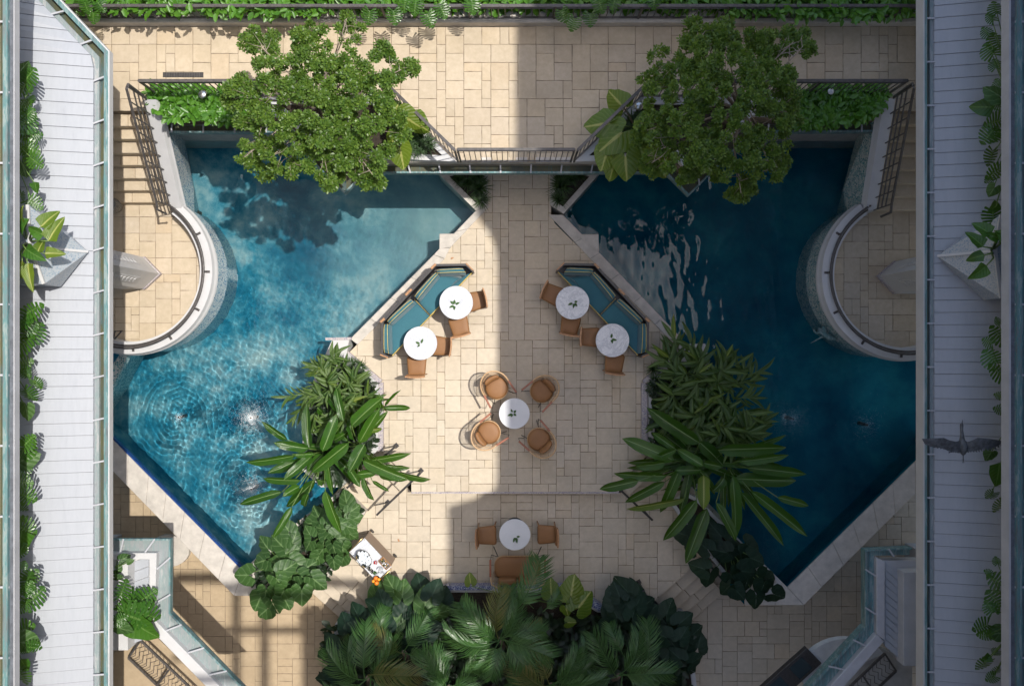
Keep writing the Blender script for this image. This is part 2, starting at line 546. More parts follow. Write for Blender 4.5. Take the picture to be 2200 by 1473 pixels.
def leaf_mat(name, c1, c2, vein=(0.35, 0.45, 0.16), vw=0.05, side=18.0, sidew=0.25, rough=0.35, trans=0.3, island=False, spec=0.5, tips=False):
    m, nt, b = new_mat(name)
    uv = nt.nodes.new('ShaderNodeUVMap')
    sep = N(nt, 'ShaderNodeSeparateXYZ')
    nt.links.new(uv.outputs[0], sep.inputs[0])
    if island:
        g = nt.nodes.new('ShaderNodeNewGeometry')
        rnd = g.outputs['Random Per Island']
    else:
        oi = nt.nodes.new('ShaderNodeObjectInfo')
        rnd = oi.outputs['Random']
    v = coords(nt)
    c = mixc(nt, rnd, c1, c2)
    n = noise_tex(nt, v, 3.5 if island else 12.0, 3.0)
    c = mixc(nt, mixc(nt, 1.0, n, (0.9, 0.9, 0.9) if island else (0.5, 0.5, 0.5), 'MULTIPLY'), c, tuple(x * 0.75 for x in c1))
    if not island:
        a = N(nt, 'ShaderNodeMath', operation='SUBTRACT')
        nt.links.new(sep.outputs[0], a.inputs[0])
        a.inputs[1].default_value = 0.5
        ab = N(nt, 'ShaderNodeMath', operation='ABSOLUTE')
        nt.links.new(a.outputs[0], ab.inputs[0])
        # side veins slant towards the tip
        k = N(nt, 'ShaderNodeMath', operation='MULTIPLY_ADD')
        nt.links.new(ab.outputs[0], k.inputs[0])
        k.inputs[1].default_value = -0.5
        nt.links.new(sep.outputs[1], k.inputs[2])
        s = N(nt, 'ShaderNodeMath', operation='MULTIPLY')
        nt.links.new(k.outputs[0], s.inputs[0])
        s.inputs[1].default_value = side * 6.283
        sn = N(nt, 'ShaderNodeMath', operation='SINE')
        nt.links.new(s.outputs[0], sn.inputs[0])
        sv = ramp(nt, sn.outputs[0], [(0.75, (0, 0, 0)), (1.0, (sidew,) * 3)])
        c = mixc(nt, sv, c, vein)
        mv = ramp(nt, ab.outputs[0], [(vw * 0.5, (1, 1, 1)), (vw, (0, 0, 0))])
        c = mixc(nt, mv, c, vein)
        bump(nt, sn.outputs[0], b, 0.35, 0.006)
        if tips:
            ta = N(nt, 'ShaderNodeMath', operation='MULTIPLY_ADD')
            nt.links.new(noise_tex(nt, v, 9.0, 4.0), ta.inputs[0])
            ta.inputs[1].default_value = 0.35
            tb = N(nt, 'ShaderNodeMath', operation='ADD')
            nt.links.new(sep.outputs[1], tb.inputs[0])
            tc = N(nt, 'ShaderNodeMath', operation='MULTIPLY')
            nt.links.new(ab.outputs[0], tc.inputs[0])
            tc.inputs[1].default_value = 0.3
            nt.links.new(tc.outputs[0], tb.inputs[1])
            nt.links.new(tb.outputs[0], ta.inputs[2])
            mr = N(nt, 'ShaderNodeMapRange')
            nt.links.new(ta.outputs[0], mr.inputs[0])
            mr.inputs[1].default_value = 1.2
            mr.inputs[2].default_value = 1.3
            c = mixc(nt, mr.outputs[0], c, (0.20, 0.13, 0.04))
    nt.links.new(c, b.inputs['Base Color'])
    b.inputs['Roughness'].default_value = rough
    b.inputs['Specular IOR Level'].default_value = spec
    out = nt.nodes['Material Output']
    t = nt.nodes.new('ShaderNodeBsdfTranslucent')
    nt.links.new(mixc(nt, 0.6, c, (0.24, 0.34, 0.02)), t.inputs['Color'])
    mx = nt.nodes.new('ShaderNodeMixShader')
    mx.inputs[0].default_value = trans
    nt.links.new(b.outputs[0], mx.inputs[1])
    nt.links.new(t.outputs[0], mx.inputs[2])
    nt.links.new(mx.outputs[0], out.inputs[0])
    return m
M['l_tree'] = leaf_mat('tree leaf', (0.06, 0.14, 0.022), (0.23, 0.35, 0.055), rough=0.36, trans=0.36, island=True, spec=0.38)
M['l_creeper'] = leaf_mat('creeper leaf', (0.06, 0.19, 0.018), (0.14, 0.34, 0.03), rough=0.36, trans=0.3, island=True)
M['l_grass'] = leaf_mat('grassy blade', (0.02, 0.06, 0.015), (0.06, 0.13, 0.03), rough=0.45, trans=0.2, island=True)
M['l_helic'] = leaf_mat('banana like leaf', (0.022, 0.085, 0.009), (0.05, 0.15, 0.014), (0.26, 0.38, 0.13), 0.035, 24, 0.10, 0.24, 0.32, tips=True)
M['l_yellow'] = leaf_mat('yellow green leaf', (0.085, 0.17, 0.012), (0.15, 0.22, 0.018), (0.4, 0.42, 0.12), 0.06, 14, 0.25, 0.35, 0.35)
M['l_ginger'] = leaf_mat('lance leaf', (0.03, 0.085, 0.015), (0.12, 0.20, 0.045), (0.25, 0.33, 0.12), 0.05, 10, 0.1, 0.36, 0.3, tips=True)
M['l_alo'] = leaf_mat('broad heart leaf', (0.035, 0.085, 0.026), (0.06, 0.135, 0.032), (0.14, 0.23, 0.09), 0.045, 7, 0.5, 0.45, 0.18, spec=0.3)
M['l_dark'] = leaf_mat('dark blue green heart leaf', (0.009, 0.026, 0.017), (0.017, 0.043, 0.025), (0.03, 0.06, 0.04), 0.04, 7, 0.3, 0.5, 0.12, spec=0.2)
M['l_monst'] = leaf_mat('split leaf', (0.028, 0.10, 0.014), (0.06, 0.17, 0.018), (0.11, 0.22, 0.05), 0.04, 7, 0.25, 0.3, 0.25)
M['l_palm'] = leaf_mat('palm leaflet', (0.04, 0.115, 0.03), (0.10, 0.20, 0.055), rough=0.33, trans=0.2, island=True)
M['l_palmy'] = leaf_mat('yellowing palm leaflet', (0.11, 0.14, 0.03), (0.2, 0.17, 0.06), rough=0.4, trans=0.2, island=True)
M['l_sprig'] = leaf_mat('herb leaf', (0.03, 0.09, 0.02), (0.05, 0.13, 0.03), (0.1, 0.2, 0.07), 0.06, 8, 0.2, 0.4, 0.2)
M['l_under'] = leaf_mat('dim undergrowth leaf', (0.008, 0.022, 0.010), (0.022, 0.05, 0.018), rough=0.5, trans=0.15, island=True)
M['twig'] = plain('pale grey twig', (0.3, 0.25, 0.2), 0.9, var=0.3, scale=25)

# ------------------------------------------------------------------ levels
ZM, ZS, ZL, ZU, ZC = 0.0, -0.3, -1.2, 2.1, 0.42      # middle, south, lower, upper and round terraces
ZW = -0.13                                           # water
ZF = -1.05                                           # pool floor

def wpoly(pts, z):
    return [P2(x, y, z) for x, y in pts]

def structure(name, mb, mat, smooth=False, bevel=0.0, label=None):
    o = mb.build(name, mat, None, smooth, bevel)
    return tag(o, label, None, None, 'structure')

structure('ground', MB().add([(-300, -300, -1.4), (300, -300, -1.4), (300, 300, -1.4), (-300, 300, -1.4)], [(0, 1, 2, 3)]), M['ground'])

# ------------------------------------------------------------------ paving, stone by stone
U = 0.178
SHAPES = [((3, 2), 30), ((2, 3), 14), ((2, 2), 40), ((1, 2), 10), ((2, 1), 13), ((1, 1), 3)]
PAVER_MESH = {}

def paver_mesh(outline, th, rng, key=None):
    """a stone with a slightly chipped outline; outline is counter-clockwise round its own middle"""
    pts = []
    n = len(outline)
    for i in range(n):
        a, b = Vector((*outline[i], 0)), Vector((*outline[(i + 1) % n], 0))
        L = (b - a).length
        k = max(1, min(5, int(L / 0.09)))
        for j in range(k):
            p = a.lerp(b, j / k)
            pts.append((p.x + rng.uniform(-0.0035, 0.0035), p.y + rng.uniform(-0.0035, 0.0035)))
    m = MB()
    k = len(pts)
    top = [(x, y, rng.uniform(-0.001, 0.001)) for x, y in pts]
    m.add(top + [(x, y, -th) for x, y in pts], [tuple(range(k))] + [(i, k + i, k + (i + 1) % k, (i + 1) % k) for i in range(k)])
    return m.mesh('paver', False, False)

def pave(owner, poly, z, mat, seed, org=(-0.433, 1.84), joint=0.008, angle=0.0, limit=300, prio=None, avoid=None):
    rng = random.Random(seed)
    ca, sa = math.cos(angle), math.sin(angle)
    loc = [((x - org[0]) * ca + (y - org[1]) * sa, -(x - org[0]) * sa + (y - org[1]) * ca) for x, y in poly]
    if area(loc) < 0: loc = loc[::-1]
    i0 = int(math.floor(min(p[0] for p in loc) / U)) - 1
    i1 = int(math.ceil(max(p[0] for p in loc) / U)) + 1
    j0 = int(math.floor(min(p[1] for p in loc) / U)) - 1
    j1 = int(math.ceil(max(p[1] for p in loc) / U)) + 1
    used = set()
    stones = []
    for j in range(j1, j0 - 1, -1):
        for i in range(i0, i1 + 1):
            if (i, j) in used: continue
            opts = []
            for (w, h), wt in SHAPES:
                cells = [(i + a, j - b) for a in range(w) for b in range(h)]
                if all(c not in used for c in cells): opts.append((cells, w, h, wt))
            # a lone gap takes what fits
            r = rng.random() * sum(o[3] for o in opts)
            for o in opts:
                r -= o[3]
                if r <= 0: break
            cells, w, h, _ = o
            used.update(cells)
            x0, y1 = i * U, (j + 1) * U
            x1, y0 = x0 + w * U, y1 - h * U
            g = joint / 2 + rng.uniform(0, 0.0025)
            c = clip_rect(loc, x0 + g, y0 + g, x1 - g, y1 - g)
            if len(c) < 3 or abs(area(c)) < 0.0012: continue
            full = len(c) == 4 and abs(area(c) - (w * U - 2 * g) * (h * U - 2 * g)) < 1e-5
            stones.append((abs(area(c)), c, full, (w, h), (x0 + x1) / 2, (y0 + y1) / 2))
    def wcoord(x, y):
        return (org[0] + x * ca - y * sa, org[1] + x * sa + y * ca)
    if prio is None:
        prio = lambda x, y: 0
    stones.sort(key=lambda s: (prio(*wcoord(s[4], s[5])), -s[0]))
    off = Vector(owner.location)
    rest = MB()
    for k, (ar, c, full, wh, mx, my) in enumerate(stones):
        wx, wy = wcoord(mx, my)
        lift = rng.uniform(-0.0025, 0.0025)
        if k < limit:
            if full:
                key = (wh, rng.randrange(4))
                if key not in PAVER_MESH:
                    w2, h2 = wh[0] * U / 2 - 0.005, wh[1] * U / 2 - 0.005
                    PAVER_MESH[key] = paver_mesh([(-w2, -h2), (w2, -h2), (w2, h2), (-w2, h2)], 0.03, rng)
                me = PAVER_MESH[key]
            else:
                me = paver_mesh([(x - mx, y - my) for x, y in c], 0.03, rng)
            if len(me.materials) == 0: me.materials.append(mat)
            o = bpy.data.objects.new('paver', me)
            COL.objects.link(o)
            o.parent = owner
            o.location = Vector((wx, wy, z + lift)) - off
            o.rotation_euler = (rng.uniform(-0.003, 0.003), rng.uniform(-0.003, 0.003), angle)
            # shared meshes take the stone colour of the floor they lie in
            if o.data.materials[0] is not mat:
                o.material_slots[0].link = 'OBJECT'
                o.material_slots[0].material = mat
        else:
            n = len(c)
            w3 = [wcoord(x, y) for x, y in c]
            rest.add([(x - off.x, y - off.y, z + lift - off.z) for x, y in w3] + [(x - off.x, y - off.y, z - 0.03 - off.z) for x, y in w3],
                     [tuple(range(n))] + [(i, n + i, n + (i + 1) % n, (i + 1) % n) for i in range(n)])
    if rest.v:
        o = rest.build('small_pavers', mat, owner)
        o['kind'] = 'stuff'
    return len(stones)

def bed(name, poly, z, zb, mat=None):
    return structure(name, MB().prism(poly, zb, z - 0.011), mat or M['mortar'])

# middle terrace
mt = [(1046, 300), (1046, 443), (946, 557), (769, 738), (750, 757), (817, 819), (819, 968), (884, 1033), (884, 1056), (1330, 1056), (1330, 1040), (1391, 978), (1389, 819), (1457, 745), (1393, 680), (1276, 562), (1192, 480), (1184, 462), (1184, 300)]
mtw = wpoly(mt, ZM)
o = bed('middle_terrace', mtw, ZM, -1.38)
pave(o, mtw, ZM, M['paver'], 3)

# south terrace, one step lower, and a tread on each cut corner
st = [(884, 1058), (1334, 1058), (1420, 975), (1560, 1120), (1560, 1150), (1495, 1211), (1406, 1290), (1286, 1300), (1222, 1262), (968, 1262), (830, 1300), (818, 1290), (729, 1211), (700, 1190), (690, 1100), (735, 1040), (810, 962)]
stw = wpoly(st, ZS)
o = bed('south_terrace', stw, ZS, -1.385)
pave(o, stw, ZS, M['paver'], 5, org=(-0.433, P(0, 1062, ZS).y))
for k, (a, b) in enumerate((((806, 955), (884, 1033)), ((1330, 1040), (1402, 970)))):
    av, bv = P(*a, -0.15), P(*b, -0.15)
    d = (bv - av).normalized()
    nrm = Vector((d.y, -d.x, 0)) if k == 0 else Vector((d.y, -d.x, 0))
    if nrm.y > 0: nrm = -nrm
    w = 0.34
    t = MB().prism([(p.x, p.y) for p in (av, av + nrm * w, bv + nrm * w, bv)], -0.4, -0.15)
    structure('corner_step', t, M['paver'], bevel=0.006)
structure('step_edge', MB().bar(P(884, 1057, 0) - Vector((0, 0.008, 0.02)), P(1330, 1057, 0) - Vector((0, 0.008, 0.02)), 0.035, 0.05), M['band'])

# lower ground floors, left and right
ll = [(120, 930), (560, 1180), (700, 1180), (735, 1205), (830, 1300), (960, 1320), (960, 1500), (120, 1500)]
llw = wpoly(ll, ZL)
o = bed('lower_pavement', llw, ZL, -1.42)
pave(o, llw, ZL, M['paver_tan'], 8, org=P2(500, 1350, ZL))
lr = [(2100, 930), (1640, 1180), (1480, 1220), (1406, 1300), (1260, 1320), (960.5, 1320), (960.5, 1500), (2100, 1500)]
lrw = wpoly(lr, ZL)
o = bed('lower_pavement', lrw, ZL, -1.42)
pave(o, lrw, ZL, M['paver'], 9, org=P2(1600, 1350, ZL))

def flight(name, a, b, n, z0, z1, tread, side, mat):
    """straight stairs whose top edge runs from a to b, going down to the given side"""
    a, b = Vector((*a, 0)), Vector((*b, 0))
    d = (b - a).normalized()
    nr = Vector((-d.y, d.x, 0)) * side
    o = structure(name, MB().prism([(p.x, p.y) for p in (a, b, b + nr * tread * (n - 1), a + nr * tread * (n - 1))], z1 - 0.1, z1 - 0.005), M['mortar'])
    for k in range(1, n):
        z = z0 + (z1 - z0) * k / n
        p0 = a + nr * tread * (k - 1)
        q0 = b + nr * tread * (k - 1)
        L = (b - a).length
        m = max(1, round(L / 0.6))
        cuts = [0] + [(i + random.uniform(-0.2, 0.2)) / m for i in range(1, m)] + [1]
        for i in range(m):
            u, w = p0.lerp(q0, cuts[i]) + d * 0.004, p0.lerp(q0, cuts[i + 1]) - d * 0.004
            t = MB().prism([(p.x, p.y) for p in (u - nr * 0.01, w - nr * 0.01, w + nr * (tread + 0.035), u + nr * (tread + 0.035))], z - 0.05, z)
            s = t.build('stone_tread', mat, o, False, 0.008)
        MB().prism([(p.x, p.y) for p in (p0, q0, q0 + nr * tread, p0 + nr * tread)], z - 0.3, z - 0.052).build('riser', M['mortar'], o)
    return o
flight('stairs_right', P2(1406, 1290, ZS), P2(1497, 1209, ZS), 5, ZS, ZL, 0.29, -1, M['paver'])
flight('stairs_left', P2(818, 1290, ZS), P2(727, 1209, ZS), 5, ZS, ZL, 0.29, 1, M['paver'])

# ------------------------------------------------------------------ the two pools
def wave_sheet(name, poly, cell, fn):
    xs0, xs1 = min(p[0] for p in poly), max(p[0] for p in poly)
    ys0, ys1 = min(p[1] for p in poly), max(p[1] for p in poly)
    nx, ny = int((xs1 - xs0) / cell) + 1, int((ys1 - ys0) / cell) + 1
    X, Y = np.meshgrid(np.linspace(xs0, xs1, nx), np.linspace(ys0, ys1, ny))
    Z = ZW + fn(X, Y)
    cx, cy = (X[:-1, :-1] + X[1:, 1:]) / 2, (Y[:-1, :-1] + Y[1:, 1:]) / 2
    inn = np.zeros(cx.shape, bool)
    n = len(poly)
    for i in range(n):
        (xi, yi), (xj, yj) = poly[i], poly[i - 1]
        if yi == yj: continue
        cr = ((yi > cy) != (yj > cy)) & (cx < (xj - xi) * (cy - yi) / (yj - yi) + xi)
        inn ^= cr
    jj, ii = np.nonzero(inn)
    a = jj * nx + ii
    quads = np.stack([a, a + 1, a + nx + 1, a + nx], 1)
    usedv, inv = np.unique(quads, return_inverse=True)
    quads = inv.reshape(quads.shape)
    co = np.stack([X, Y, Z], -1).reshape(-1, 3)[usedv]
    me = bpy.data.meshes.new(name)
    me.vertices.add(len(co))
    me.vertices.foreach_set('co', co.astype(np.float32).ravel())
    me.loops.add(quads.size)
    me.loops.foreach_set('vertex_index', quads.astype(np.int32).ravel())
    me.polygons.add(len(quads))
    me.polygons.foreach_set('loop_start', (np.arange(len(quads)) * 4).astype(np.int32))
    me.polygons.foreach_set('use_smooth', np.ones(len(quads), bool))
    me.update(calc_edges=True)
    me.validate()
    o = link(name, me, M['water'])
    o.cycles.is_caustics_caster = True
    return tag(o, None, None, None, 'structure')

SPOUTS_L = [(385, 896), (540, 897), (541, 1050)]
SPOUTS_R = [(1703, 900), (1862, 912)]
rngw = np.random.RandomState(4)
DIRS = [(rngw.uniform(0, 6.28), rngw.uniform(0.6, 1.4), rngw.uniform(0, 6.28)) for _ in range(14)]

def sea(X, Y, amp, lam):
    Z = np.zeros_like(X)
    for a, s, ph in DIRS:
        k = 2 * np.pi / (lam * s)
        Z += amp * s * np.sin(k * (X * np.cos(a) + Y * np.sin(a)) + ph + 0.8 * np.sin(k * 0.23 * (X - Y) + ph))
    return Z / len(DIRS) ** 0.5

def waves_left(X, Y):
    Z = np.zeros_like(X)
    near = np.zeros_like(X)
    wob = sea(X, Y, 1.0, 0.45)
    wob2 = sea(Y + 2, X - 1, 1.0, 0.9)
    for i, (px, py) in enumerate(SPOUTS_L):
        c = P(px, py, ZW)
        th = np.arctan2(Y - c.y, X - c.x)
        r = np.hypot(X - c.x, Y - c.y)
        turb = (0.4, 1.0, 1.0)[i]
        r = r * (1 + 0.02 * np.sin(3 * th + i) + 0.012 * np.sin(7 * th + 2 * i)) + (0.018 + 0.014 * turb) * wob
        lam = 0.10 + 0.016 * r
        gain = np.clip(0.75 + 0.55 * wob2 + 0.3 * np.sin(2 * th + 1.3 * i), 0.1, 1.6)
        Z += (0.0019 - 0.0005 * turb) * gain * np.exp(-r / 1.1) * np.sin(2 * np.pi * r / lam) * np.clip((r - 0.15) / 0.3, 0, 1)
        Z += 0.0011 * np.exp(-r / 2.4) * np.sin(2 * np.pi * r / 0.31 + i)
        Z += 0.03 * np.exp(-(r / 0.16) ** 2)
        near += turb * np.exp(-(r / 0.62) ** 2)
    Z += np.clip(near, 0, 1.2) * (sea(X + 3, Y, 0.0015, 0.085) + sea(Y, X + 5, 0.0024, 0.16))
    d = np.hypot(X + 6.2, Y + 1.8)
    fade = np.exp(-(d / 4.6) ** 2)
    Z += sea(X, Y, 0.0011, 0.30) * fade + sea(X + 9, Y, 0.00075, 0.13) * fade + sea(Y, X, 0.0008, 0.9)
    return Z

def waves_right(X, Y):
    Z = np.zeros_like(X)
    for i, (px, py) in enumerate(SPOUTS_R):
        c = P(px, py, ZW)
        r = np.hypot(X - c.x, Y - c.y)
        Z += 0.002 * np.exp(-r / 0.6) * np.sin(2 * np.pi * r / 0.14) * np.clip((r - 0.05) / 0.2, 0, 1)
        Z += 0.04 * np.exp(-(r / 0.2) ** 2)
        Z += 0.0035 * np.exp(-((r - 0.42) / 0.07) ** 2)
    Z += sea(X, Y * 0.6, 0.00125, 0.205) + sea(Y * 0.5, X + 3, 0.0012, 0.32)
    return Z

pl = [(330, 285), (1003, 340), (1034, 452), (757, 731), (730, 745), (790, 830), (790, 960), (700, 1060), (590, 1200), (525, 1240), (200, 958), (200, 700), (280, 640)]
plw = wpoly(pl, ZW)
wave_sheet('water', plw, 0.019, waves_left)
pr = [(1890, 285), (1240, 340), (1196, 452), (1460, 722), (1500, 745), (1420, 830), (1400, 960), (1490, 1050), (1640, 1225), (1694, 1275), (2010, 980), (2010, 700), (1900, 640)]
prw = wpoly(pr, ZW)
wave_sheet('water', prw, 0.026, waves_right)

def pool_sheet(poly, grow, mat):
    cx = sum(p[0] for p in poly) / len(poly)
    cy = sum(p[1] for p in poly) / len(poly)
    q = [(cx + (p[0] - cx) * grow, cy + (p[1] - cy) * grow) for p in poly]
    o = structure('pool_floor', MB().prism(q, ZF - 0.2, ZF), mat)
    o.cycles.is_caustics_receiver = True
    return o
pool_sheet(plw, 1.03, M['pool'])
pool_sheet(prw, 1.03, M['pool_shaded'])

# north pool wall under the walkway
yb = P(0, 303, ZW).y
for xa, xb in ((-8.6, -0.46), (0.8, 8.8)):
    o = structure('pool_wall', MB().box(((xa + xb) / 2, yb + 0.2, 0.2), (xb - xa, 0.4, 3.0)), M['underside'])

def band_mesh(inner, outer, z0, z1):
    m = MB()
    n = len(inner)
    for i in range(n - 1):
        m.prism([inner[i], inner[i + 1], outer[i + 1], outer[i]] , z0, z1)
    return m

def slab_run(owner, inner, outer, z, th, mat, step=0.62, name='coping_stone', seed=1):
    """a line of separate flat stones between two edges"""
    rng = random.Random(seed)
    for i in range(len(inner) - 1):
        a, b = Vector((*inner[i], 0)), Vector((*inner[i + 1], 0))
        c, d = Vector((*outer[i], 0)), Vector((*outer[i + 1], 0))
        L = (b - a).length
        k = max(1, round(L / step))
        cuts = [0] + [(j + rng.uniform(-0.12, 0.12)) / k for j in range(1, k)] + [1]
        for j in range(k):
            g = 0.003 / max(L, 0.1)
            t0, t1 = cuts[j] + g, cuts[j + 1] - g
            quad = [a.lerp(b, t0), a.lerp(b, t1), c.lerp(d, t1), c.lerp(d, t0)]
            zz = z + rng.uniform(-0.002, 0.002)
            MB().prism([(p.x, p.y) for p in quad], z - th, zz).build(name, mat, owner, False, 0.006)

# coping between pools and middle terrace
def coping(inner, outer, z, seed, core=None):
    iw, ow = wpoly(inner, z), wpoly(outer, z)
    o = structure('pool_edge_wall', band_mesh(iw, ow, -1.39, z - 0.04), core or M['pool'])
    slab_run(o, iw, ow, z, 0.05, M['coping'], seed=seed)
    return o
o = coping([(1023, 452), (944, 534), (932, 547), (752, 728)], [(1053, 441), (967, 532), (955, 556), (768, 740)], 0.025, 2)
MB().prism(wpoly([(944, 502), (986, 502), (985, 505), (966, 530), (944, 536)], 0.03), -1.0, 0.03).build('corner_block', M['coping'], o, False, 0.008)
o = coping([(1209, 461), (1256, 509), (1288, 543), (1466, 728)], [(1178, 461), (1235, 520), (1268, 556), (1452, 742)], 0.025, 3, M['pool_shaded'])
MB().prism(wpoly([(1250, 503), (1286, 503), (1287, 540), (1262, 528), (1245, 507)], 0.03), -1.0, 0.03).build('corner_block', M['coping'], o, False, 0.008)

# broad outer edges, with the cobalt tile line at the water
o = coping([(180, 888), (239, 941), (521, 1226)], [(180, 946), (239, 1008), (503, 1279)], 0.0, 4)
a, b = P(238, 940, 0), P(521, 1226, 0)
o2 = MB().bar(a + Vector((0.015, 0.015, -0.075)), b + Vector((0.015, 0.015, -0.075)), 0.035, 0.13).build('tile_line', M['cobalt'], o)
coping([(521, 1226), (600, 1150)], [(503, 1279), (660, 1279)], -0.002, 5)
o = coping([(2020, 940), (1967, 991), (1692, 1261)], [(2020, 1006), (1967, 1059), (1727, 1299)], 0.0, 6, M['pool_shaded'])
coping([(1692, 1261), (1600, 1170)], [(1727, 1299), (1600, 1299)], -0.002, 7, M['pool_shaded'])

# ------------------------------------------------------------------ planters of the terrace
def planter(name, poly, z0, z1, label, kerb=0.09, wall=None, kerb_mat=None, world=False):
    pw = poly if world else wpoly(poly, z1)
    c = Vector((sum(p[0] for p in pw) / len(pw), sum(p[1] for p in pw) / len(pw), z0))
    t = thing(name, c, label, 'planter')
    if area(pw) < 0: pw = pw[::-1]
    n = len(pw)
    inner = []
    for i in range(n):
        p0, p1, p2 = Vector(pw[i - 1]), Vector(pw[i]), Vector(pw[(i + 1) % n])
        d1, d2 = (p1 - p0).normalized(), (p2 - p1).normalized()
        n1, n2 = Vector((-d1.y, d1.x)), Vector((-d2.y, d2.x))
        bis = (n1 + n2)
        s = kerb / max(0.35, (1 + n1.dot(n2)))
        inner.append(tuple(p1 + bis * s))
    m = MB()
    for i in range(n):
        j = (i + 1) % n
        m.prism([pw[i], pw[j], inner[j], inner[i]], z0, z1)
    part('kerb_wall', m, kerb_mat or M['white'], t)
    part('soil', MB().prism(inner, z0 + 0.01, z1 - 0.06), M['soil'], t)
    return t, pw, inner

tl, pw, inn = planter('planter', [(713, 731), (750, 729), (745, 757), (812, 824), (812, 966), (735, 1046), (690, 1046), (650, 1010), (650, 870)], -1.05, 0.16, 'white walled planter beside the sunlit pool, packed with lance leaves and long leaves', kerb=0.13)
m = MB()
for a, b in (((745, 759), (818, 821)), ((818, 821), (818, 968))):
    m.bar(P(*a, 0.06), P(*b, 0.06), 0.125, 0.1)
m.bar(P(700, 728, 0.14), P(756, 727, 0.14), 0.06, 0.08)
part('mosaic_band', m, M['band'], tl)
part('corner_slab', MB().prism(wpoly([(715, 733), (748, 731), (743, 757), (775, 790), (690, 805), (703, 760)], 0.17), 0.0, 0.166), M['white'], tl)
tr, _, _ = planter('planter', [(1458, 740), (1515, 738), (1545, 860), (1540, 990), (1500, 1050), (1470, 1046), (1394, 975), (1394, 826), (1462, 756)], -1.05, 0.16, 'white walled planter beside the shaded pool, full of dark lance and broad leaves', kerb=0.13)
m = MB()
for a, b in (((1457, 751), (1384, 822)), ((1384, 822), (1384, 976))):
    m.bar(P(*a, 0.06), P(*b, 0.06), 0.13, 0.1)
part('mosaic_band', m, M['band'], tr)
part('corner_slab', MB().prism(wpoly([(1462, 741), (1514, 740), (1528, 795), (1440, 795), (1464, 760)], 0.17), 0.0, 0.166), M['white'], tr)
planter('planter', [(940, 370), (1048, 355), (1048, 440), (1022, 452)], -1.05, 0.07, 'triangular stone bed of spiky tufts at the left mouth of the covered walkway', 0.12, kerb_mat=M['coping'])
planter('planter', [(1182, 355), (1290, 370), (1211, 459), (1182, 440)], -1.05, 0.07, 'triangular stone bed of spiky tufts at the right mouth of the covered walkway', 0.12, kerb_mat=M['coping'])
planter('planter', [(735, 1052), (785, 1100), (742, 1170), (700, 1250), (560, 1276), (530, 1232), (640, 1120)], -1.19, 0.02, 'low stone bed of heart shaped leaves between the left pool corner and the drinks cart', 0.08, kerb_mat=M['coping'])
planter('planter', [(1470, 1056), (1500, 1070), (1680, 1250), (1640, 1292), (1560, 1240), (1500, 1165), (1440, 1080)], -1.19, 0.02, 'low stone bed of dark heart shaped leaves beside the right hand steps', 0.08)
tb, pw, inn = planter('planter', [(968, 1262), (1222, 1262), (1286, 1305), (1480, 1330), (1500, 1500), (700, 1500), (720, 1340), (850, 1310)], -1.19, -0.1, 'big raised bed of palms and heart leaves, edged with blue patterned tiles', 0.1)
m = MB()
m.bar(P(968, 1259, -0.1), P(1222, 1259, -0.1), 0.1, 0.22)
m.bar(P(1222, 1259, -0.1), P(1290, 1303, -0.1), 0.14, 0.22)
m.bar(P(968, 1259, -0.1), P(900, 1290, -0.1), 0.14, 0.22)
part('tile_edge', m, M['bluetile'], tb)

# ------------------------------------------------------------------ upper terrace
def ug(px, py): return P2(px, py, 1.9)
front = [ug(150, 285), ug(607, 285), ug(740, 417), ug(785, 372), ug(1431, 372), ug(1480, 421), ug(1617, 284), ug(1885, 283)]
def inset(line, d):
    out = []
    for i, p in enumerate(line):
        p = Vector(p)
        d1 = (p - Vector(line[i - 1])).normalized() if i > 0 else None
        d2 = (Vector(line[i + 1]) - p).normalized() if i < len(line) - 1 else None
        if d1 is None: d1 = d2
        if d2 is None: d2 = d1
        n1, n2 = Vector((-d1.y, d1.x)), Vector((-d2.y, d2.x))
        out.append(tuple(p + (n1 + n2) * (d / max(0.3, 1 + n1.dot(n2)))))
    return out
back = inset(front, 0.2)
yN = P(0, 57, ZU).y
slab = [(-9.3, yN + 0.1), (9.3, yN + 0.1), (9.3, back[-1][1])] + [back[k] for k in range(7, 0, -1)]
xl = P(345, 300, ZU).x
xr = P(1903, 300, ZU).x
yst = P(0, 238, ZU).y
slab = [(-9.4, yN + 0.6), (9.4, yN + 0.6), (9.4, yst), (xr, yst), (xr, back[7][1])] + [back[k] for k in range(6, 0, -1)] + [(xl, back[1][1]), (xl, yst), (-9.4, yst)]
o = structure('upper_terrace', MB().prism(slab, 1.72, ZU - 0.011), M['mortar'])
ut = wpoly([(90, 57), (1999, 57), (1999, 238), (1903, 238), (1903, 206), (1376, 206), (1229, 349), (986, 349), (842, 206), (345, 206), (345, 238), (90, 238)], ZU)
pave(o, ut, ZU, M['paver_up'], 21, org=P2(1171, 57, ZU))
m = MB()
o = structure('terrace_soffit', MB().prism(slab, 1.6, 1.715), M['underside'])
# ledge under the railing of the walkway bridge
structure('terrace_ledge', MB().bar(Vector((*ug(800, 372), 2.0)) + Vector((0, 0.22, 0)), Vector((*ug(1416, 372), 2.0)) + Vector((0, 0.22, 0)), 0.1, 0.2), M['coping'])

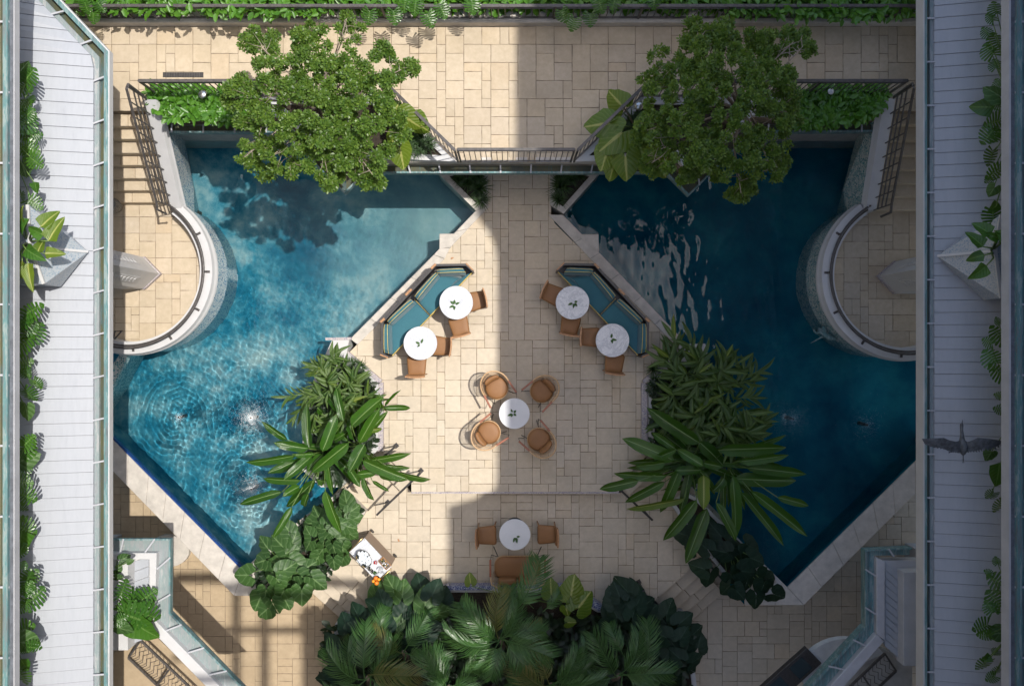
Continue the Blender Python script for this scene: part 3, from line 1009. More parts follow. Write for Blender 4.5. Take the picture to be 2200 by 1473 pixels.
# planters on the upper terrace
for nm, poly, lb in (('planter', [(349, 210), (842, 210), (984, 351), (880, 351)] , 'left raised bed of the upper terrace, under the sunlit tree'),
                     ('planter', [(1232, 351), (1376, 210), (1900, 210), (1340, 351)], 'right raised bed of the upper terrace, under the shaded tree')):
    if nm and poly[0][0] < 1000:
        pwr = [P2(349, 210, 2.2), P2(842, 210, 2.2), P2(980, 348, 2.2)] + [inset(front, 0.24)[k] for k in (3, 2, 1)] + [(P2(349, 210, 2.2)[0], inset(front, 0.24)[1][1])]
    else:
        pwr = [P2(1236, 348, 2.2), P2(1376, 210, 2.2), P2(1898, 210, 2.2), (P2(1898, 210, 2.2)[0], inset(front, 0.24)[6][1])] + [inset(front, 0.24)[k] for k in (6, 5, 4)]
    planter(nm, pwr, ZU, 2.24, lb, 0.14, world=True)

# cornice gutter that hangs off the slab edge
def gutter(name, line, width, z, label, cat='gutter', flip=1, brk=0.62, lipmat=None):
    c = Vector((*line[len(line) // 2], z - 0.15))
    t = thing(name, c, label, cat)
    inn2 = inset(line, width * flip)
    lip = MB(); bedm = MB(); backm = MB()
    for i in range(len(line) - 1):
        a, b = line[i], line[i + 1]
        ai, bi = inn2[i], inn2[i + 1]
        q = lambda p, r, k: (p[0] + (r[0] - p[0]) * k, p[1] + (r[1] - p[1]) * k)
        k = 0.035 / width
        lip.prism([a, b, q(b, bi, k), q(a, ai, k)], z - 0.16, z)
        bedm.prism([q(a, ai, k), q(b, bi, k), q(b, bi, 1), q(a, ai, 1)], z - 0.155, z - 0.1)
        L = (Vector(b) - Vector(a)).length
        n = max(1, round(L / brk))
        for j in range(n):
            f = (j + 0.5) / n
            p = Vector(a).lerp(Vector(b), f)
            r = Vector(ai).lerp(Vector(bi), f)
            part('bracket', MB().bar((p.x, p.y, z - 0.005), (r.x, r.y, z - 0.005), 0.03, 0.02), M['fascia'], t)
    part('gutter_lip', lip, M['copper'], t)
    part('gutter_bed', bedm, M['gutter'], t)
    return t
gutter('cornice_gutter', front[1:7], 0.17, 1.9, 'verdigris lipped cornice gutter that zigzags below the upper terrace over both pools')
gutter('cornice_gutter', [ug(335, 285), (front[1][0] - 0.01, front[1][1])], 0.17, 1.9, 'short verdigris gutter below the left creeper bed, above the sunny pool')
gutter('cornice_gutter', [(front[6][0] + 0.01, front[6][1]), front[7]], 0.17, 1.9, 'short verdigris gutter below the right creeper bed, above the shaded pool')

# north kerb wall and what grows on it
structure('north_kerb', MB().box((0, yN + 0.16, 2.19), (18.6, 0.32, 0.2)), M['coping'], bevel=0.015)
structure('north_bank', MB().box((0, yN + 1.75, 2.05), (18.6, 2.8, 0.5)), M['soil'])
t = thing('garden_wall', (0, yN + 0.75, 2.25), 'white wall half hidden by creepers along the top of the picture', 'wall')
part('wall_body', MB().box((0, yN + 0.75, 2.5), (18.6, 0.3, 0.42)), M['white'], t)

# ------------------------------------------------------------------ railings
BAL = {}
def railing(name, pts, h, label, gap=0.11, foot=0.05, post_every=1.6, out=Vector((0, 0, 0)), mat=None, group=None, ends=True):
    """iron railing: pts run along its feet"""
    mat = mat or M['railing']
    pts = [Vector(p) for p in pts]
    t = thing(name, pts[0], label, 'railing', group)
    top, bot = MB(), MB()
    for i in range(len(pts) - 1):
        a, b = pts[i], pts[i + 1]
        up = Vector((0, 0, h))
        top.bar(a + up, b + up, 0.055, 0.035)
        bot.bar(a + Vector((0, 0, foot)), b + Vector((0, 0, foot)), 0.03, 0.02)
        bot.bar(a + Vector((0, 0, h - 0.1)), b + Vector((0, 0, h - 0.1)), 0.03, 0.016)
        L = (b - a).length
        n = max(1, int(round(L / post_every)))
        for k in range(n + (1 if i == len(pts) - 2 else 0)):
            p = a.lerp(b, k / n)
            part('post', MB().box(p + Vector((0, 0, h / 2)), (0.035, 0.035, h)), mat, t)
        k = int(L / gap)
        key = (round(h, 2), round(foot, 2), mat.name)
        if key not in BAL:
            me = MB().box((0, 0, (foot + h - 0.1) / 2), (0.014, 0.014, h - 0.1 - foot)).mesh('baluster')
            me.materials.append(mat)
            BAL[key] = me
        for j in range(1, k):
            o = bpy.data.objects.new('baluster', BAL[key])
            COL.objects.link(o)
            o.parent = t
            o.location = a.lerp(b, j / k) - pts[0]
    part('handrail', top, mat, t)
    part('cross_rail', bot, mat, t)
    return t
zt = 2.29
railing('railing', [(-9.0, yN + 0.08, zt), (9.0, yN + 0.08, zt)], 0.58, 'long dark iron railing along the top of the picture, overgrown by creepers', gap=0.13)
def ub(px, py): return P(px, py, ZU + 0.005)
railing('railing', [P(345, 207, 2.24), P(840, 207, 2.24), P(984, 347, 2.24)], 0.92, 'dark iron railing round the left raised bed, under the sunlit tree')
railing('railing', [ub(990, 347), ub(1226, 347)], 0.98, 'short dark railing in the middle, above the covered walkway', gap=0.1)
railing('railing', [P(1233, 347, 2.24), P(1378, 207, 2.24), P(1900, 207, 2.24)], 0.92, 'dark iron railing round the right raised bed, under the shaded tree')

# ------------------------------------------------------------------ round terraces, their stairs and parapets
def round_side(s, C, Rr, jx, label_s, stair_x, noses, mos, ang0, ang1, pr_top, pr_bot):
    """s = -1 left, +1 right. C centre, angles measured in the mirrored frame (from the axis pointing to the pool)"""
    def pt(r, a):
        return (C.x - s * r * math.cos(a), C.y + r * math.sin(a))
    # floor
    poly = [pt(Rr - 0.12, ang0 + (ang1 - ang0) * k / 40) for k in range(41)]
    ytop = P(0, noses[-1] + 2, ZC).y
    arc = [p for p in poly if p[1] < ytop - 0.02]
    first = min(arc, key=lambda p: abs(p[1] - ytop))
    poly = [(first[0] + s * 0.01, ytop)] + arc + [(s * 9.3, arc[-1][1] - 0.2), (s * 9.3, ytop)]
    o = bed('round_terrace', poly, ZC, -1.2)
    pave(o, poly, ZC, M['paver_up'], 30 + s, org=(s * 7.6, 1.5), joint=0.006)
    # parapet
    t = thing('balcony_parapet', (C.x, C.y, -0.2), 'curved white parapet with broken tile mosaic, round the %s balcony' % label_s, 'wall')
    prof = [(Rr - 0.13, ZC - 0.05), (Rr - 0.13, 0.88), (Rr + 0.13, 0.88), (Rr + 0.15, 0.80), (Rr + 0.12, 0.77), (Rr + 0.165, 0.70), (Rr + 0.135, 0.62), (Rr + 0.15, 0.58), (Rr + 0.11, 0.52)]
    n = 64
    rings = []
    for r, z in prof:
        rings.append([(*pt(r, ang0 + (ang1 - ang0) * k / n), z) for k in range(n + 1)])
    part('parapet_cap', MB().loft(rings, closed=False, cap=False), M['white'], t)
    rings = [[(*pt(r, ang0 + (ang1 - ang0) * k / n), z) for k in range(n + 1)] for r, z in ((Rr + 0.108, 0.53), (Rr + 0.10, 0.2), (Rr + 0.09, -1.1))]
    w = part('mosaic_skin', MB().loft(rings, closed=False, cap=False), mos, t, True)
    # stair parapet, straight, joined to the round one
    a0 = pt(Rr, ang0)
    for (nm, w0, w1, mat, zz) in (('stair_parapet', 0.0, 0.2, M['white'], None),):
        tp = [Vector(p) for p in pr_top]
        m = MB()
        (ax, ay, az), (bx, by, bz) = tp
        top = []
        for (x, y, z) in ((ax, ay, az), (bx, by, bz)):
            top.append([(x + s * 0.11, y, z), (x - s * 0.11, y, z), (x - s * 0.14, y, z - 0.09), (x - s * 0.11, y, z - 0.13), (x - s * 0.15, y, z - 0.2), (x - s * 0.1, y, z - 0.3), (x + s * 0.11, y, z - 1.2)])
        part(nm, MB().loft([top[0], top[1]], True, True), mat, t)
        mo = []
        for (x, y, z), (qx, qy) in zip(tp, pr_bot):
            mo.append([(x - s * 0.098, y, z - 0.29), (qx, qy, ZW - 0.9), (qx + s * 0.3, qy, ZW - 0.9), (x + s * 0.05, y, z - 0.29)])
        part('mosaic_skin', MB().loft(mo, True, True), mos, t)
    # curved handrail on brackets
    h = thing('handrail', (C.x, C.y, 0.9), 'curved dark handrail on the parapet of the %s balcony' % label_s, 'railing')
    part('top_rail', MB().tube([(*pt(Rr, ang0 + 0.02 + (ang1 - ang0 - 0.04) * k / 48), 1.02) for k in range(49)], 0.026, 6), M['railing'], h, True)
    part('low_rail', MB().tube([(*pt(Rr - 0.05, ang0 + 0.02 + (ang1 - ang0 - 0.04) * k / 48), 0.955) for k in range(49)], 0.02, 6), M['railing'], h, True)
    for k in range(7):
        a = ang0 + 0.06 + (ang1 - ang0 - 0.12) * k / 6
        p = pt(Rr, a)
        m = MB().box((p[0], p[1], 0.94), (0.035, 0.035, 0.13))
        m.box((*pt(Rr + 0.045, a), 0.887), (0.075, 0.05, 0.012), rz=-s * (a) if s > 0 else a)
        part('bracket', m, M['railing'], h)
    # stairs
    n = len(noses)
    st_ = structure('stairs_left' if s < 0 else 'stairs_right', MB().box((s * 8.55, P(0, (noses[0] + noses[-1]) / 2, 1.2).y, 0.1), (1.6, 2.2, 0.5)), M['mortar'])
    for k in range(1, n):
        z = ZU + (ZC - ZU) * k / n
        y0 = P(0, noses[k - 1], ZU + (ZC - ZU) * (k - 1) / n).y
        y1 = P(0, noses[k], z).y
        xi = tp[0].x + (tp[1].x - tp[0].x) * (y0 - tp[0].y) / (tp[1].y - tp[0].y) + s * 0.1
        xo = s * 9.2
        cuts = [xi, xi + s * random.uniform(0.35, 0.8), xi + s * random.uniform(1.0, 1.4), xo]
        for c in range(3):
            xa, xb = cuts[c] + s * 0.003, cuts[c + 1] - s * 0.003
            MB().box(((xa + xb) / 2, (y0 + y1) / 2, z - 0.1), (abs(xb - xa), y0 - y1 + 0.02, 0.2)).build('stone_tread', M['paver_up'], st_, False, 0.01)
    # sloping stair railing
    r = thing('railing', tp[0], 'sloping iron ladder-like railing beside the %s stairs' % label_s, 'railing')
    A, B = tp
    lat = Vector((s * 0.06, 0, 0))
    m = MB()
    for dz in (0.18, 0.36, 0.54):
        m.bar(A + lat + Vector((0, 0, dz)), B + lat + Vector((0, 0, dz)), 0.022, 0.022)
    part('mid_rail', m, M['railing'], r)
    m = MB()
    m.tube([A + lat + Vector((0, 0.02, 0.05)), A + lat + Vector((0, 0.05, 0.74)), A + lat + Vector((0, -0.05, 0.8)), B + lat + Vector((0, 0, 0.8)), B + lat + Vector((s * 0.02, -0.16, 0.72)), B + lat + Vector((s * 0.02, -0.18, 0.3))], 0.028, 6)
    part('top_rail', m, M['railing'], r)
    for k in range(9):
        p = A.lerp(B, k / 8) + lat
        part('upright', MB().bar(p + Vector((0, 0, 0.0)), p + Vector((0, 0, 0.8)), 0.02, 0.02), M['railing'], r)
    return t

CL = P(271, 580, 1.0); CR = P(1954, 590, 1.0)
def V3(px, py, z): return tuple(P(px, py, z))
round_side(-1, CL, 1.64, 0, 'left', 0, [239, 270, 298, 328, 354, 382, 408, 434], M['mosaic'], R(53), R(-112),
           (V3(322, 214, 2.55), V3(378, 446, 0.9)), (P2(374, 292, ZW), P2(404, 446, ZW)))
round_side(1, CR, 1.67, 0, 'right', 0, [233, 267, 301, 333, 364, 393, 421, 451], M['mosaic_green'], R(57), R(-112),
           (V3(1912, 212, 2.55), V3(1871, 452, 0.9)), (P2(1862, 292, ZW), P2(1822, 452, ZW)))
# short tiled wing wall behind the left balcony
t = thing('wing_wall', P(255, 790, 0.0), 'pale teal tiled wing wall rising from the water below the left balcony', 'wall')
part('wall_body', MB().prism(wpoly([(280, 758), (262, 756), (180, 870), (180, 925), (239, 838)], 0.0), -1.0, 0.02), M['mosaic_green'], t)

# ------------------------------------------------------------------ pointed piers that carry the roofs
def pier(s, apex, sideA, sideB, x_out, zt_, label):
    """prow shaped pier: apex on the floor, two flank corners behind it"""
    A = P(*apex, ZC); Bp = P(*sideA, ZC); Cp = P(*sideB, ZC)
    t = thing('pier', (A.x, A.y, ZC), label, 'pillar')
    back1 = (s * (abs(Bp.x) + 0.5), Bp.y); back2 = (s * (abs(Cp.x) + 0.5), Cp.y)
    poly = [back2, (Cp.x, Cp.y), (A.x, A.y), (Bp.x, Bp.y), back1]
    part('shaft', MB().prism(poly, ZC, zt_), M['white'], t)
    m = MB()
    out = [(Cp.x - s * 0.015, Cp.y - 0.012), (A.x - s * 0.035, A.y), (Bp.x - s * 0.015, Bp.y + 0.012)]
    m.prism([(Cp.x, Cp.y), out[0], out[1], (A.x, A.y)], ZC, ZC + 0.1)
    m.prism([(A.x, A.y), out[1], out[2], (Bp.x, Bp.y)], ZC, ZC + 0.1)
    part('tile_base', m, M['band'], t)
    # raised ornamental panel on each flank
    for q in (Bp, Cp):
        mid = A.lerp(q, 0.55)
        d = (q - A).normalized()
        nrm = Vector((-d.y, d.x, 0))
        if nrm.x * s > 0: nrm = -nrm
        mm = MB()
        up = Vector((0, 0, 1))
        rz = math.atan2(d.y, d.x)
        mm.box(mid + nrm * 0.006 + up * 1.45, (0.17, 0.02, 1.5), rz)
        for k in range(9):
            mm.box(mid + nrm * 0.02 + up * (0.85 + k * 0.15), (0.10, 0.016, 0.07), rz, 0.0, 0.785)
        part('relief_panel', mm, M['white'], t)
    return t
pier(-1, (346, 589), (312, 553), (312, 621), 9, 3.8, 'pointed white pier on the sunlit round balcony')
pier(1, (1884, 594), (1920, 562), (1920, 631), 9, 3.8, 'pointed white pier on the shaded round balcony')

# ------------------------------------------------------------------ wings: lower roofs, gutters, ledges, towers
ZG = 3.9
def wing(s, g_out, g_lip, g_in, r_in, r_out, f_in, f_out, corner, label):
    """pixel columns: fascia, gutter, roof and upper ledge of one side"""
    def X(px, z): return P(px, CY, z).x
    t = thing('hotel_wing', (s * 9.0, 0, 2.0), label, 'building')
    off = Vector(t.location)
    y0, y1 = -7.6, 7.6
    if s < 0:
        ycut = P(0, 110, ZG).y
    xo, xl_, xi = X(g_out, ZG), X(g_lip, ZG), X(g_in, ZG)
    zb = 4.2
    xw = X(r_out, 4.25) + s * 0.75
    # outline of the roof edge: straight, with a cut corner at the north of the left wing
    def line(x):
        if s > 0: return [(x, y0), (x, y1)]
        dx = x - xo
        k = abs(dx) * 0.42
        yc = ycut - k
        return [(x, y0), (x, yc), (x - (y1 - yc) * 0.95, y1)]
    lo = line(xo)
    fh, lh = (0.13, 0.13) if s < 0 else (0.26, 0.2)
    l1, l2, l3 = line(xo + s * 0.02), line(xl_), line(xi)
    def strip(a, b, z0a, z1a):
        m = MB()
        for i in range(len(a) - 1):
            m.prism([a[i], a[i + 1], b[i + 1], b[i]], z0a, z1a)
        return m
    part('fascia', strip(lo, l1, ZG - fh, ZG), M['white'], t)
    part('gutter_lip', strip(l1, l2, ZG - 0.1, ZG + 0.015), M['copper'], t)
    lm = line(xi + (xl_ - xi) * 0.42)
    part('gutter_side', strip(lm, l3, ZG - 0.2, ZG - 0.05), M['flash'], t)
    gb = part('gutter', strip(l2, lm, ZG - 0.2, ZG - 0.1), M['gutter'], t)
    for i in range(len(l2) - 1):
        a, b, c, d = [Vector(p) for p in (l2[i], l2[i + 1], l3[i], l3[i + 1])]
        n = max(1, round((b - a).length / 0.75))
        for k in range(n):
            f = (k + 0.45) / n
            p, q = a.lerp(b, f), c.lerp(d, f)
            o = MB().bar((p.x, p.y, ZG - 0.005), (q.x, q.y, ZG - 0.005), 0.028, 0.02)
            o = shift(o, off).build('bracket', M['fascia'], gb)
    # roof boards, one by one
    pitch = 0.214
    rf = part('roof', strip(l3, [(xw + s * 0.3, p[1]) for p in l3] if s > 0 else [(xw - 0.3, l3[0][1]), (xw - 0.3, l3[1][1]), (xw - 1.2, l3[2][1])], ZG - 0.22, ZG - 0.06), M['underside'], t)
    k = 0
    y = y0
    rng = random.Random(5 + s)
    zr0, zr1 = ZG - 0.01, 4.27
    def xin(y):
        if s > 0 or y < l3[1][1]: return xi
        return xi - (y - l3[1][1]) * 0.95
    while y < y1:
        ya, yb_ = y, y + pitch
        g = 0.003
        xa0, xa1 = xin(ya), xin(yb_ - g)
        step = 0.009
        if abs(xa1) < abs(xw) + 0.3:
            m = MB()
            va = [(xa0, ya + g, zr0 + step), (xa1, yb_ - g, zr0), (xw, yb_ - g, zr1), (xw, ya + g, zr1 + step)]
            vb = [(p[0], p[1], p[2] - 0.04 - (0.02 if i in (0, 3) else 0)) for i, p in enumerate(va)]
            if s > 0: pass
            m.add(va + vb, [(0, 1, 2, 3), (7, 6, 5, 4), (0, 4, 5, 1), (1, 5, 6, 2), (2, 6, 7, 3), (3, 7, 4, 0)])
            shift(m, off).build('roof_board', M['roofpaint'], rf)
        y += pitch
    # upper ledge with its own gutter
    zl = 5.4
    xf, xf2 = X(f_in, zl), X(f_out, zl)
    lf = [(xf, y0 - 1), (xf, y1 + 1)]
    led = part('upper_ledge', strip(lf, [(xf2, p[1]) for p in lf], zl - lh, zl), M['fascia'], t)
    q1, q2 = xf2 + s * 0.075, xf2 + s * 0.15
    part('ledge_flashing', strip([(xf2, p[1]) for p in lf], [(q1, p[1]) for p in lf], zl - 0.12, zl - 0.03), M['slate'], t)
    part('ledge_gutter_lip', strip([(q1, p[1]) for p in lf], [(q2, p[1]) for p in lf], zl - 0.2, zl + 0.03), M['copper'], t)
    ug_ = part('ledge_gutter', strip([(q2, p[1]) for p in lf], [(s * 8.02, p[1]) for p in lf], zl - 0.2, zl - 0.08), M['gutter' if s < 0 else 'copper'], t)
    for k in range(14):
        yy = y0 + 0.5 + k * 1.1
        shift(MB().bar((xf2 + s * 0.07, yy, zl - 0.01), (s * 8.02, yy, zl - 0.01), 0.03, 0.02), off).build('bracket', M['fascia'], ug_)
    part('ledge_wall', MB().box((s * 8.7, 0, (zl + 4.0) / 2 - 0.1), (0.3, y1 - y0, zl - 4.0)), M['white'], t)
    part('ledge_soffit', MB().box((s * 8.35, 0, zl - 0.24), (0.9, y1 - y0 + 2, 0.06)), M['underside'], t)
    return t
wing(-1, 235, 224, 200, 199, 68, 31, 29, None, 'sunlit left wing with a white boarded lower roof and verdigris gutters')
wing(1, 1984, 1991, 2008, 2009, 2140, 2168, 2172, None, 'shaded right wing with a white boarded lower roof and verdigris gutters')

# guest room towers that stand behind the ledges (they shade the court and are mirrored in the pools)
def tower(s, prof, label):
    x0, x1 = s * 8.05, s * 17.0
    t = thing('unseen_tower', (s * 12.0, 0, 5.2), label, 'building')
    pts = [(y, z) for y, z in prof]
    n = len(pts)
    vs = [(x0, y, z) for y, z in pts] + [(x1, y, z) for y, z in pts]
    m = MB().add(vs, [tuple(range(n)), tuple(reversed(range(n, 2 * n)))] + [(i, n + i, n + (i + 1) % n, (i + 1) % n) for i in range(n)])
    part('wall', m, M['tower'] if s < 0 else M['tower_dark'], t)
    for fl in range(5):
        for k in range(8):
            y = -10.2 + k * 2.9
            z = 7.0 + fl * 2.6
            w = MB().box((x0 - s * 0.015, y, z), (0.07, 1.25, 1.5))
            f = part('window', w, M['fascia'], t)
            g = shift(MB().box((x0 - s * 0.04, y, z), (0.05, 1.1, 1.36)), Vector(t.location)).build('pane', M['glass'], f)
    return t
def curve(y0, z0, y1, z1, n=6):
    return [(y0 + (y1 - y0) * math.sin(math.pi / 2 * k / n), z0 + (z1 - z0) * (1 - math.cos(math.pi / 2 * k / n))) for k in range(n + 1)]
H0 = 19.95
profR = [(-14, 5.2), (14, 5.2), (14, H0 + 1.15)] + [(4.75, H0 + 1.15)] + [(4.6, H0 + 0.95), (4.3, H0 + 0.45), (4.0, H0 + 0.15), (3.6, H0)] + [(-1.2, H0), (-1.45, H0 + 0.12), (-1.62, H0 + 0.9), (-1.66, H0 + 2.4), (-14, H0 + 2.4)]
tower(1, profR, 'tall right hotel tower outside the picture that shades half of the court')
profL = [(-14, 5.2), (14, 5.2), (14, 19.0), (-14, 19.0)]  # height raised to throw warm sunlight into the shaded half
tower(-1, profL, 'left hotel tower outside the picture, made tall and cream to bounce sunlight')

t = thing('unseen_tower', (2.0, -13.0, -1.3), 'unseen south block added to cut the sky light over the south end', 'building')  # added out of view to darken the south end
part('wall', MB().box((2.0, -13.0, 9.0), (30.0, 4.0, 20.6)), M['tower_dark'], t)
for fl in range(5):
    for k in range(7):
        f = part('window', MB().box((-8.0 + 3.2 * k, -10.985, 4.0 + 2.9 * fl), (1.3, 0.07, 1.6)), M['fascia'], t)
        shift(MB().box((-8.0 + 3.2 * k, -10.96, 4.0 + 2.9 * fl), (1.14, 0.05, 1.44)), Vector(t.location)).build('pane', M['glass'], f)
# unseen trellis added off the right tower, laid out for its shade: it throws the slab of shade and the soft bars over the south end
t = thing('shade_trellis', (6.0, -5.0, 22.0), 'unseen trellis added by the right tower to cast a slab and bars of shade', 'trellis')
part('slab', MB().box((5.85, -7.2, 22.1), (2.1, 6.0, 0.2)), M['tower_dark'], t)
for y0_, w_ in ((-3.5, 0.26), (-4.75, 0.16)):
    part('beam', MB().box((5.0, y0_, 22.1), (6.5, w_, 0.25)), M['tower_dark'], t)
for x0_ in (3.3, 3.98):
    part('beam', MB().box((x0_, -6.8, 22.32), (0.15, 7.0, 0.18)), M['tower_dark'], t)

# ------------------------------------------------------------------ low bays at the bottom corners
def bay(s, X0, label):
    pass
tL = thing('bay_roof', P(300, 1280, 2.2), 'small white bay roof with glass-like gutter at the bottom left corner', 'roof')
zb = 2.3
gl = [P2(232, 1157, zb), P2(366, 1157, zb), P2(366, 1316, zb), P2(560, 1515, zb)]
gi = [P2(232, 1186, zb), P2(338, 1186, zb), P2(334, 1330, zb), P2(520, 1520, zb)]
m1, m2 = MB(), MB()
for i in range(3):
    q = lambda k, j: (gl[j][0] + (gi[j][0] - gl[j][0]) * k, gl[j][1] + (gi[j][1] - gl[j][1]) * k)
    m1.prism([q(0, i), q(0, i + 1), q(0.12, i + 1), q(0.12, i)], zb - 0.1, zb)
    m2.prism([q(0.12, i), q(0.12, i + 1), q(1, i + 1), q(1, i)], zb - 0.2, zb - 0.1)
    a, b, c, d = [Vector(p) for p in (gl[i], gl[i + 1], gi[i], gi[i + 1])]
    n = max(1, round((b - a).length / 0.6))
    for k in range(n):
        f = (k + 0.5) / n
        part('bracket', MB().bar((*a.lerp(b, f), zb - 0.005), (*c.lerp(d, f), zb - 0.005), 0.03, 0.02), M['fascia'], tL)
part('gutter_lip', m1, M['copper'], tL)
part('gutter_bed', m2, M['flash'], tL)
part('moulding', MB().prism([gi[0], gi[1], gi[2], P2(322, 1330, zb), P2(322, 1200, zb), P2(232, 1200, zb)], zb - 0.25, zb + 0.04), M['white'], tL, False, 0.01)
part('moulding', MB().prism([gi[2], gi[3], P2(490, 1520, zb), P2(316, 1342, zb)], zb - 0.25, zb + 0.03), M['white'], tL, False, 0.01)
rfb = part('roof', MB().prism([P2(232, 1202, zb), P2(321, 1202, zb), P2(321, 1330, zb), P2(270, 1398, zb), P2(232, 1398, zb)], zb - 0.3, zb - 0.06), M['white'], tL)
for k in range(8):
    y = 1205 + k * 22
    b = MB().prism([P2(270, y + 8, zb), P2(318, y - 10, zb), P2(318, y + 11, zb), P2(270, y + 29, zb)], zb - 0.058, zb - 0.03 + 0.004 * (k % 2))
    shift(b, Vector(tL.location) + Vector(rfb.location)).build('roof_board', M['roofpaint'], rfb, False, 0.004)
part('planter_wall', MB().prism([P2(252, 1205, 2.6), P2(272, 1205, 2.6), P2(272, 1398, 2.6), P2(252, 1398, 2.6)], zb - 0.1, 2.55), M['white'], tL)
part('bay_wall', MB().prism([P2(100, 1175, 0), P2(205, 1175, 0), P2(205, 1330, 0), P2(100, 1400, 0)], ZL, zb - 0.26), M['white'], tL)

tR = thing('bay_roof', P(1900, 1290, 2.2), 'small grey bay roof with teal gutter at the bottom right corner', 'roof')
gl = [P2(1960, 1176, zb), P2(1859, 1181, zb), P2(1859, 1345, zb), P2(1700, 1515, zb)]
gi = [P2(1960, 1194, zb), P2(1882, 1196, zb), P2(1882, 1360, zb), P2(1745, 1515, zb)]
m1, m2 = MB(), MB()
for i in range(3):
    q = lambda k, j: (gl[j][0] + (gi[j][0] - gl[j][0]) * k, gl[j][1] + (gi[j][1] - gl[j][1]) * k)
    m1.prism([q(0, i), q(0, i + 1), q(0.2, i + 1), q(0.2, i)], zb - 0.2, zb)
    m2.prism([q(0.2, i), q(0.2, i + 1), q(1, i + 1), q(1, i)], zb - 0.2, zb - 0.1)
    a, b, c, d = [Vector(p) for p in (gl[i], gl[i + 1], gi[i], gi[i + 1])]
    n = max(1, round((b - a).length / 0.7))
    for k in range(n):
        f = (k + 0.5) / n
        part('bracket', MB().bar((*a.lerp(b, f), zb - 0.005), (*c.lerp(d, f), zb - 0.005), 0.03, 0.02), M['fascia'], tR)
part('gutter_lip', m1, M['copper'], tR)
part('gutter_bed', m2, M['copper'], tR)
part('moulding', MB().prism([gi[1], gi[2], P2(1900, 1375, zb), P2(1900, 1205, zb)], zb - 0.25, zb + 0.03), M['fascia'], tR, False, 0.01)
part('moulding', MB().prism([gi[2], gi[3], P2(1775, 1515, zb), P2(1898, 1376, zb)], zb - 0.25, zb + 0.03), M['fascia'], tR, False, 0.01)
rfb = part('roof', MB().prism([P2(1901, 1205, zb), P2(1990, 1205, zb), P2(1990, 1430, zb), P2(1942, 1428, zb), P2(1901, 1380, zb)], zb - 0.3, zb - 0.06), M['fascia'], tR)
for k in range(11):
    y = 1208 + k * 16.5
    b = MB().prism([P2(1903, y, zb), P2(1940, y + 32, zb), P2(1940, y + 47.5, zb), P2(1903, y + 15.5, zb)], zb - 0.058, zb - 0.028 + 0.005 * (k % 2))
    shift(b, Vector(tR.location) + Vector(rfb.location)).build('roof_board', M['roofpaint'], rfb, False, 0.004)
part('ridge_fascia', MB().prism([P2(1941, 1228, 2.5), P2(1990, 1228, 2.5), P2(1990, 1430, 2.5), P2(1941, 1430, 2.5)], zb - 0.1, 2.5), M['fascia'], tR, False, 0.01)
part('bay_wall', MB().prism([P2(2100, 1195, 0), P2(2000, 1195, 0), P2(2000, 1355, 0), P2(2100, 1425, 0)], ZL, zb - 0.26), M['fascia'], tR)

# small balconies with scrolled iron fronts beside the bays
def scroll_rail(a, b, d, h, label):
    """railing panel lying between two rails as seen from above: a-b is the near rail"""
    t = thing('balcony_railing', a, label, 'railing')
    a, b = Vector(a), Vector(b)
    up = Vector((0, 0, h)) + d
    part('top_rail', MB().bar(a + up, b + up, 0.04, 0.04), M['railing'], t)
    part('bottom_rail', MB().bar(a, b, 0.04, 0.04), M['railing'], t)
    L = (b - a).length
    n = max(1, round(L / 0.8))
    for k in range(n + 1):
        p = a.lerp(b, k / n)
        part('post', MB().bar(p, p + up, 0.035, 0.035), M['railing'], t)
    k = int(L / 0.1)
    for j in range(k):
        p = a.lerp(b, (j + 0.5) / k)
        e = (b - a).normalized() * 0.04
        part('scroll', MB().tube([p + up * 0.04 - e, p + up * 0.15, p + up * 0.32 + e, p + up * 0.55 - e, p + up * 0.78 + e, p + up * 0.97 - e * 0.5], 0.008, 4), M['railing'], t)
    return t
scroll_rail(P(276, 1412, 1.0), P(400, 1530, 1.0), Vector((0.42, 0.5, 0)), 0.35, 'sunlit scrolled iron balcony railing at the bottom left corner')
scroll_rail(P(1925, 1440, 1.0), P(1830, 1530, 1.0), Vector((-0.4, 0.5, 0)), 0.35, 'dark scrolled iron balcony railing at the bottom right corner')
t = thing('balcony', P(340, 1450, 0.7), 'tan balcony floor behind the scrolled railing at bottom left', 'balcony')
part('floor', MB().prism(wpoly([(240, 1404), (330, 1362), (500, 1520), (240, 1520)], 0.9), 0.7, 0.9), M['paver_tan'], t)
t = thing('balcony', P(1880, 1450, 0.7), 'dim balcony floor behind the dark scrolled railing at bottom right', 'balcony')
part('floor', MB().prism(wpoly([(1960, 1420), (1890, 1390), (1760, 1520), (1960, 1520)], 0.9), 0.7, 0.9), M['underside'], t)
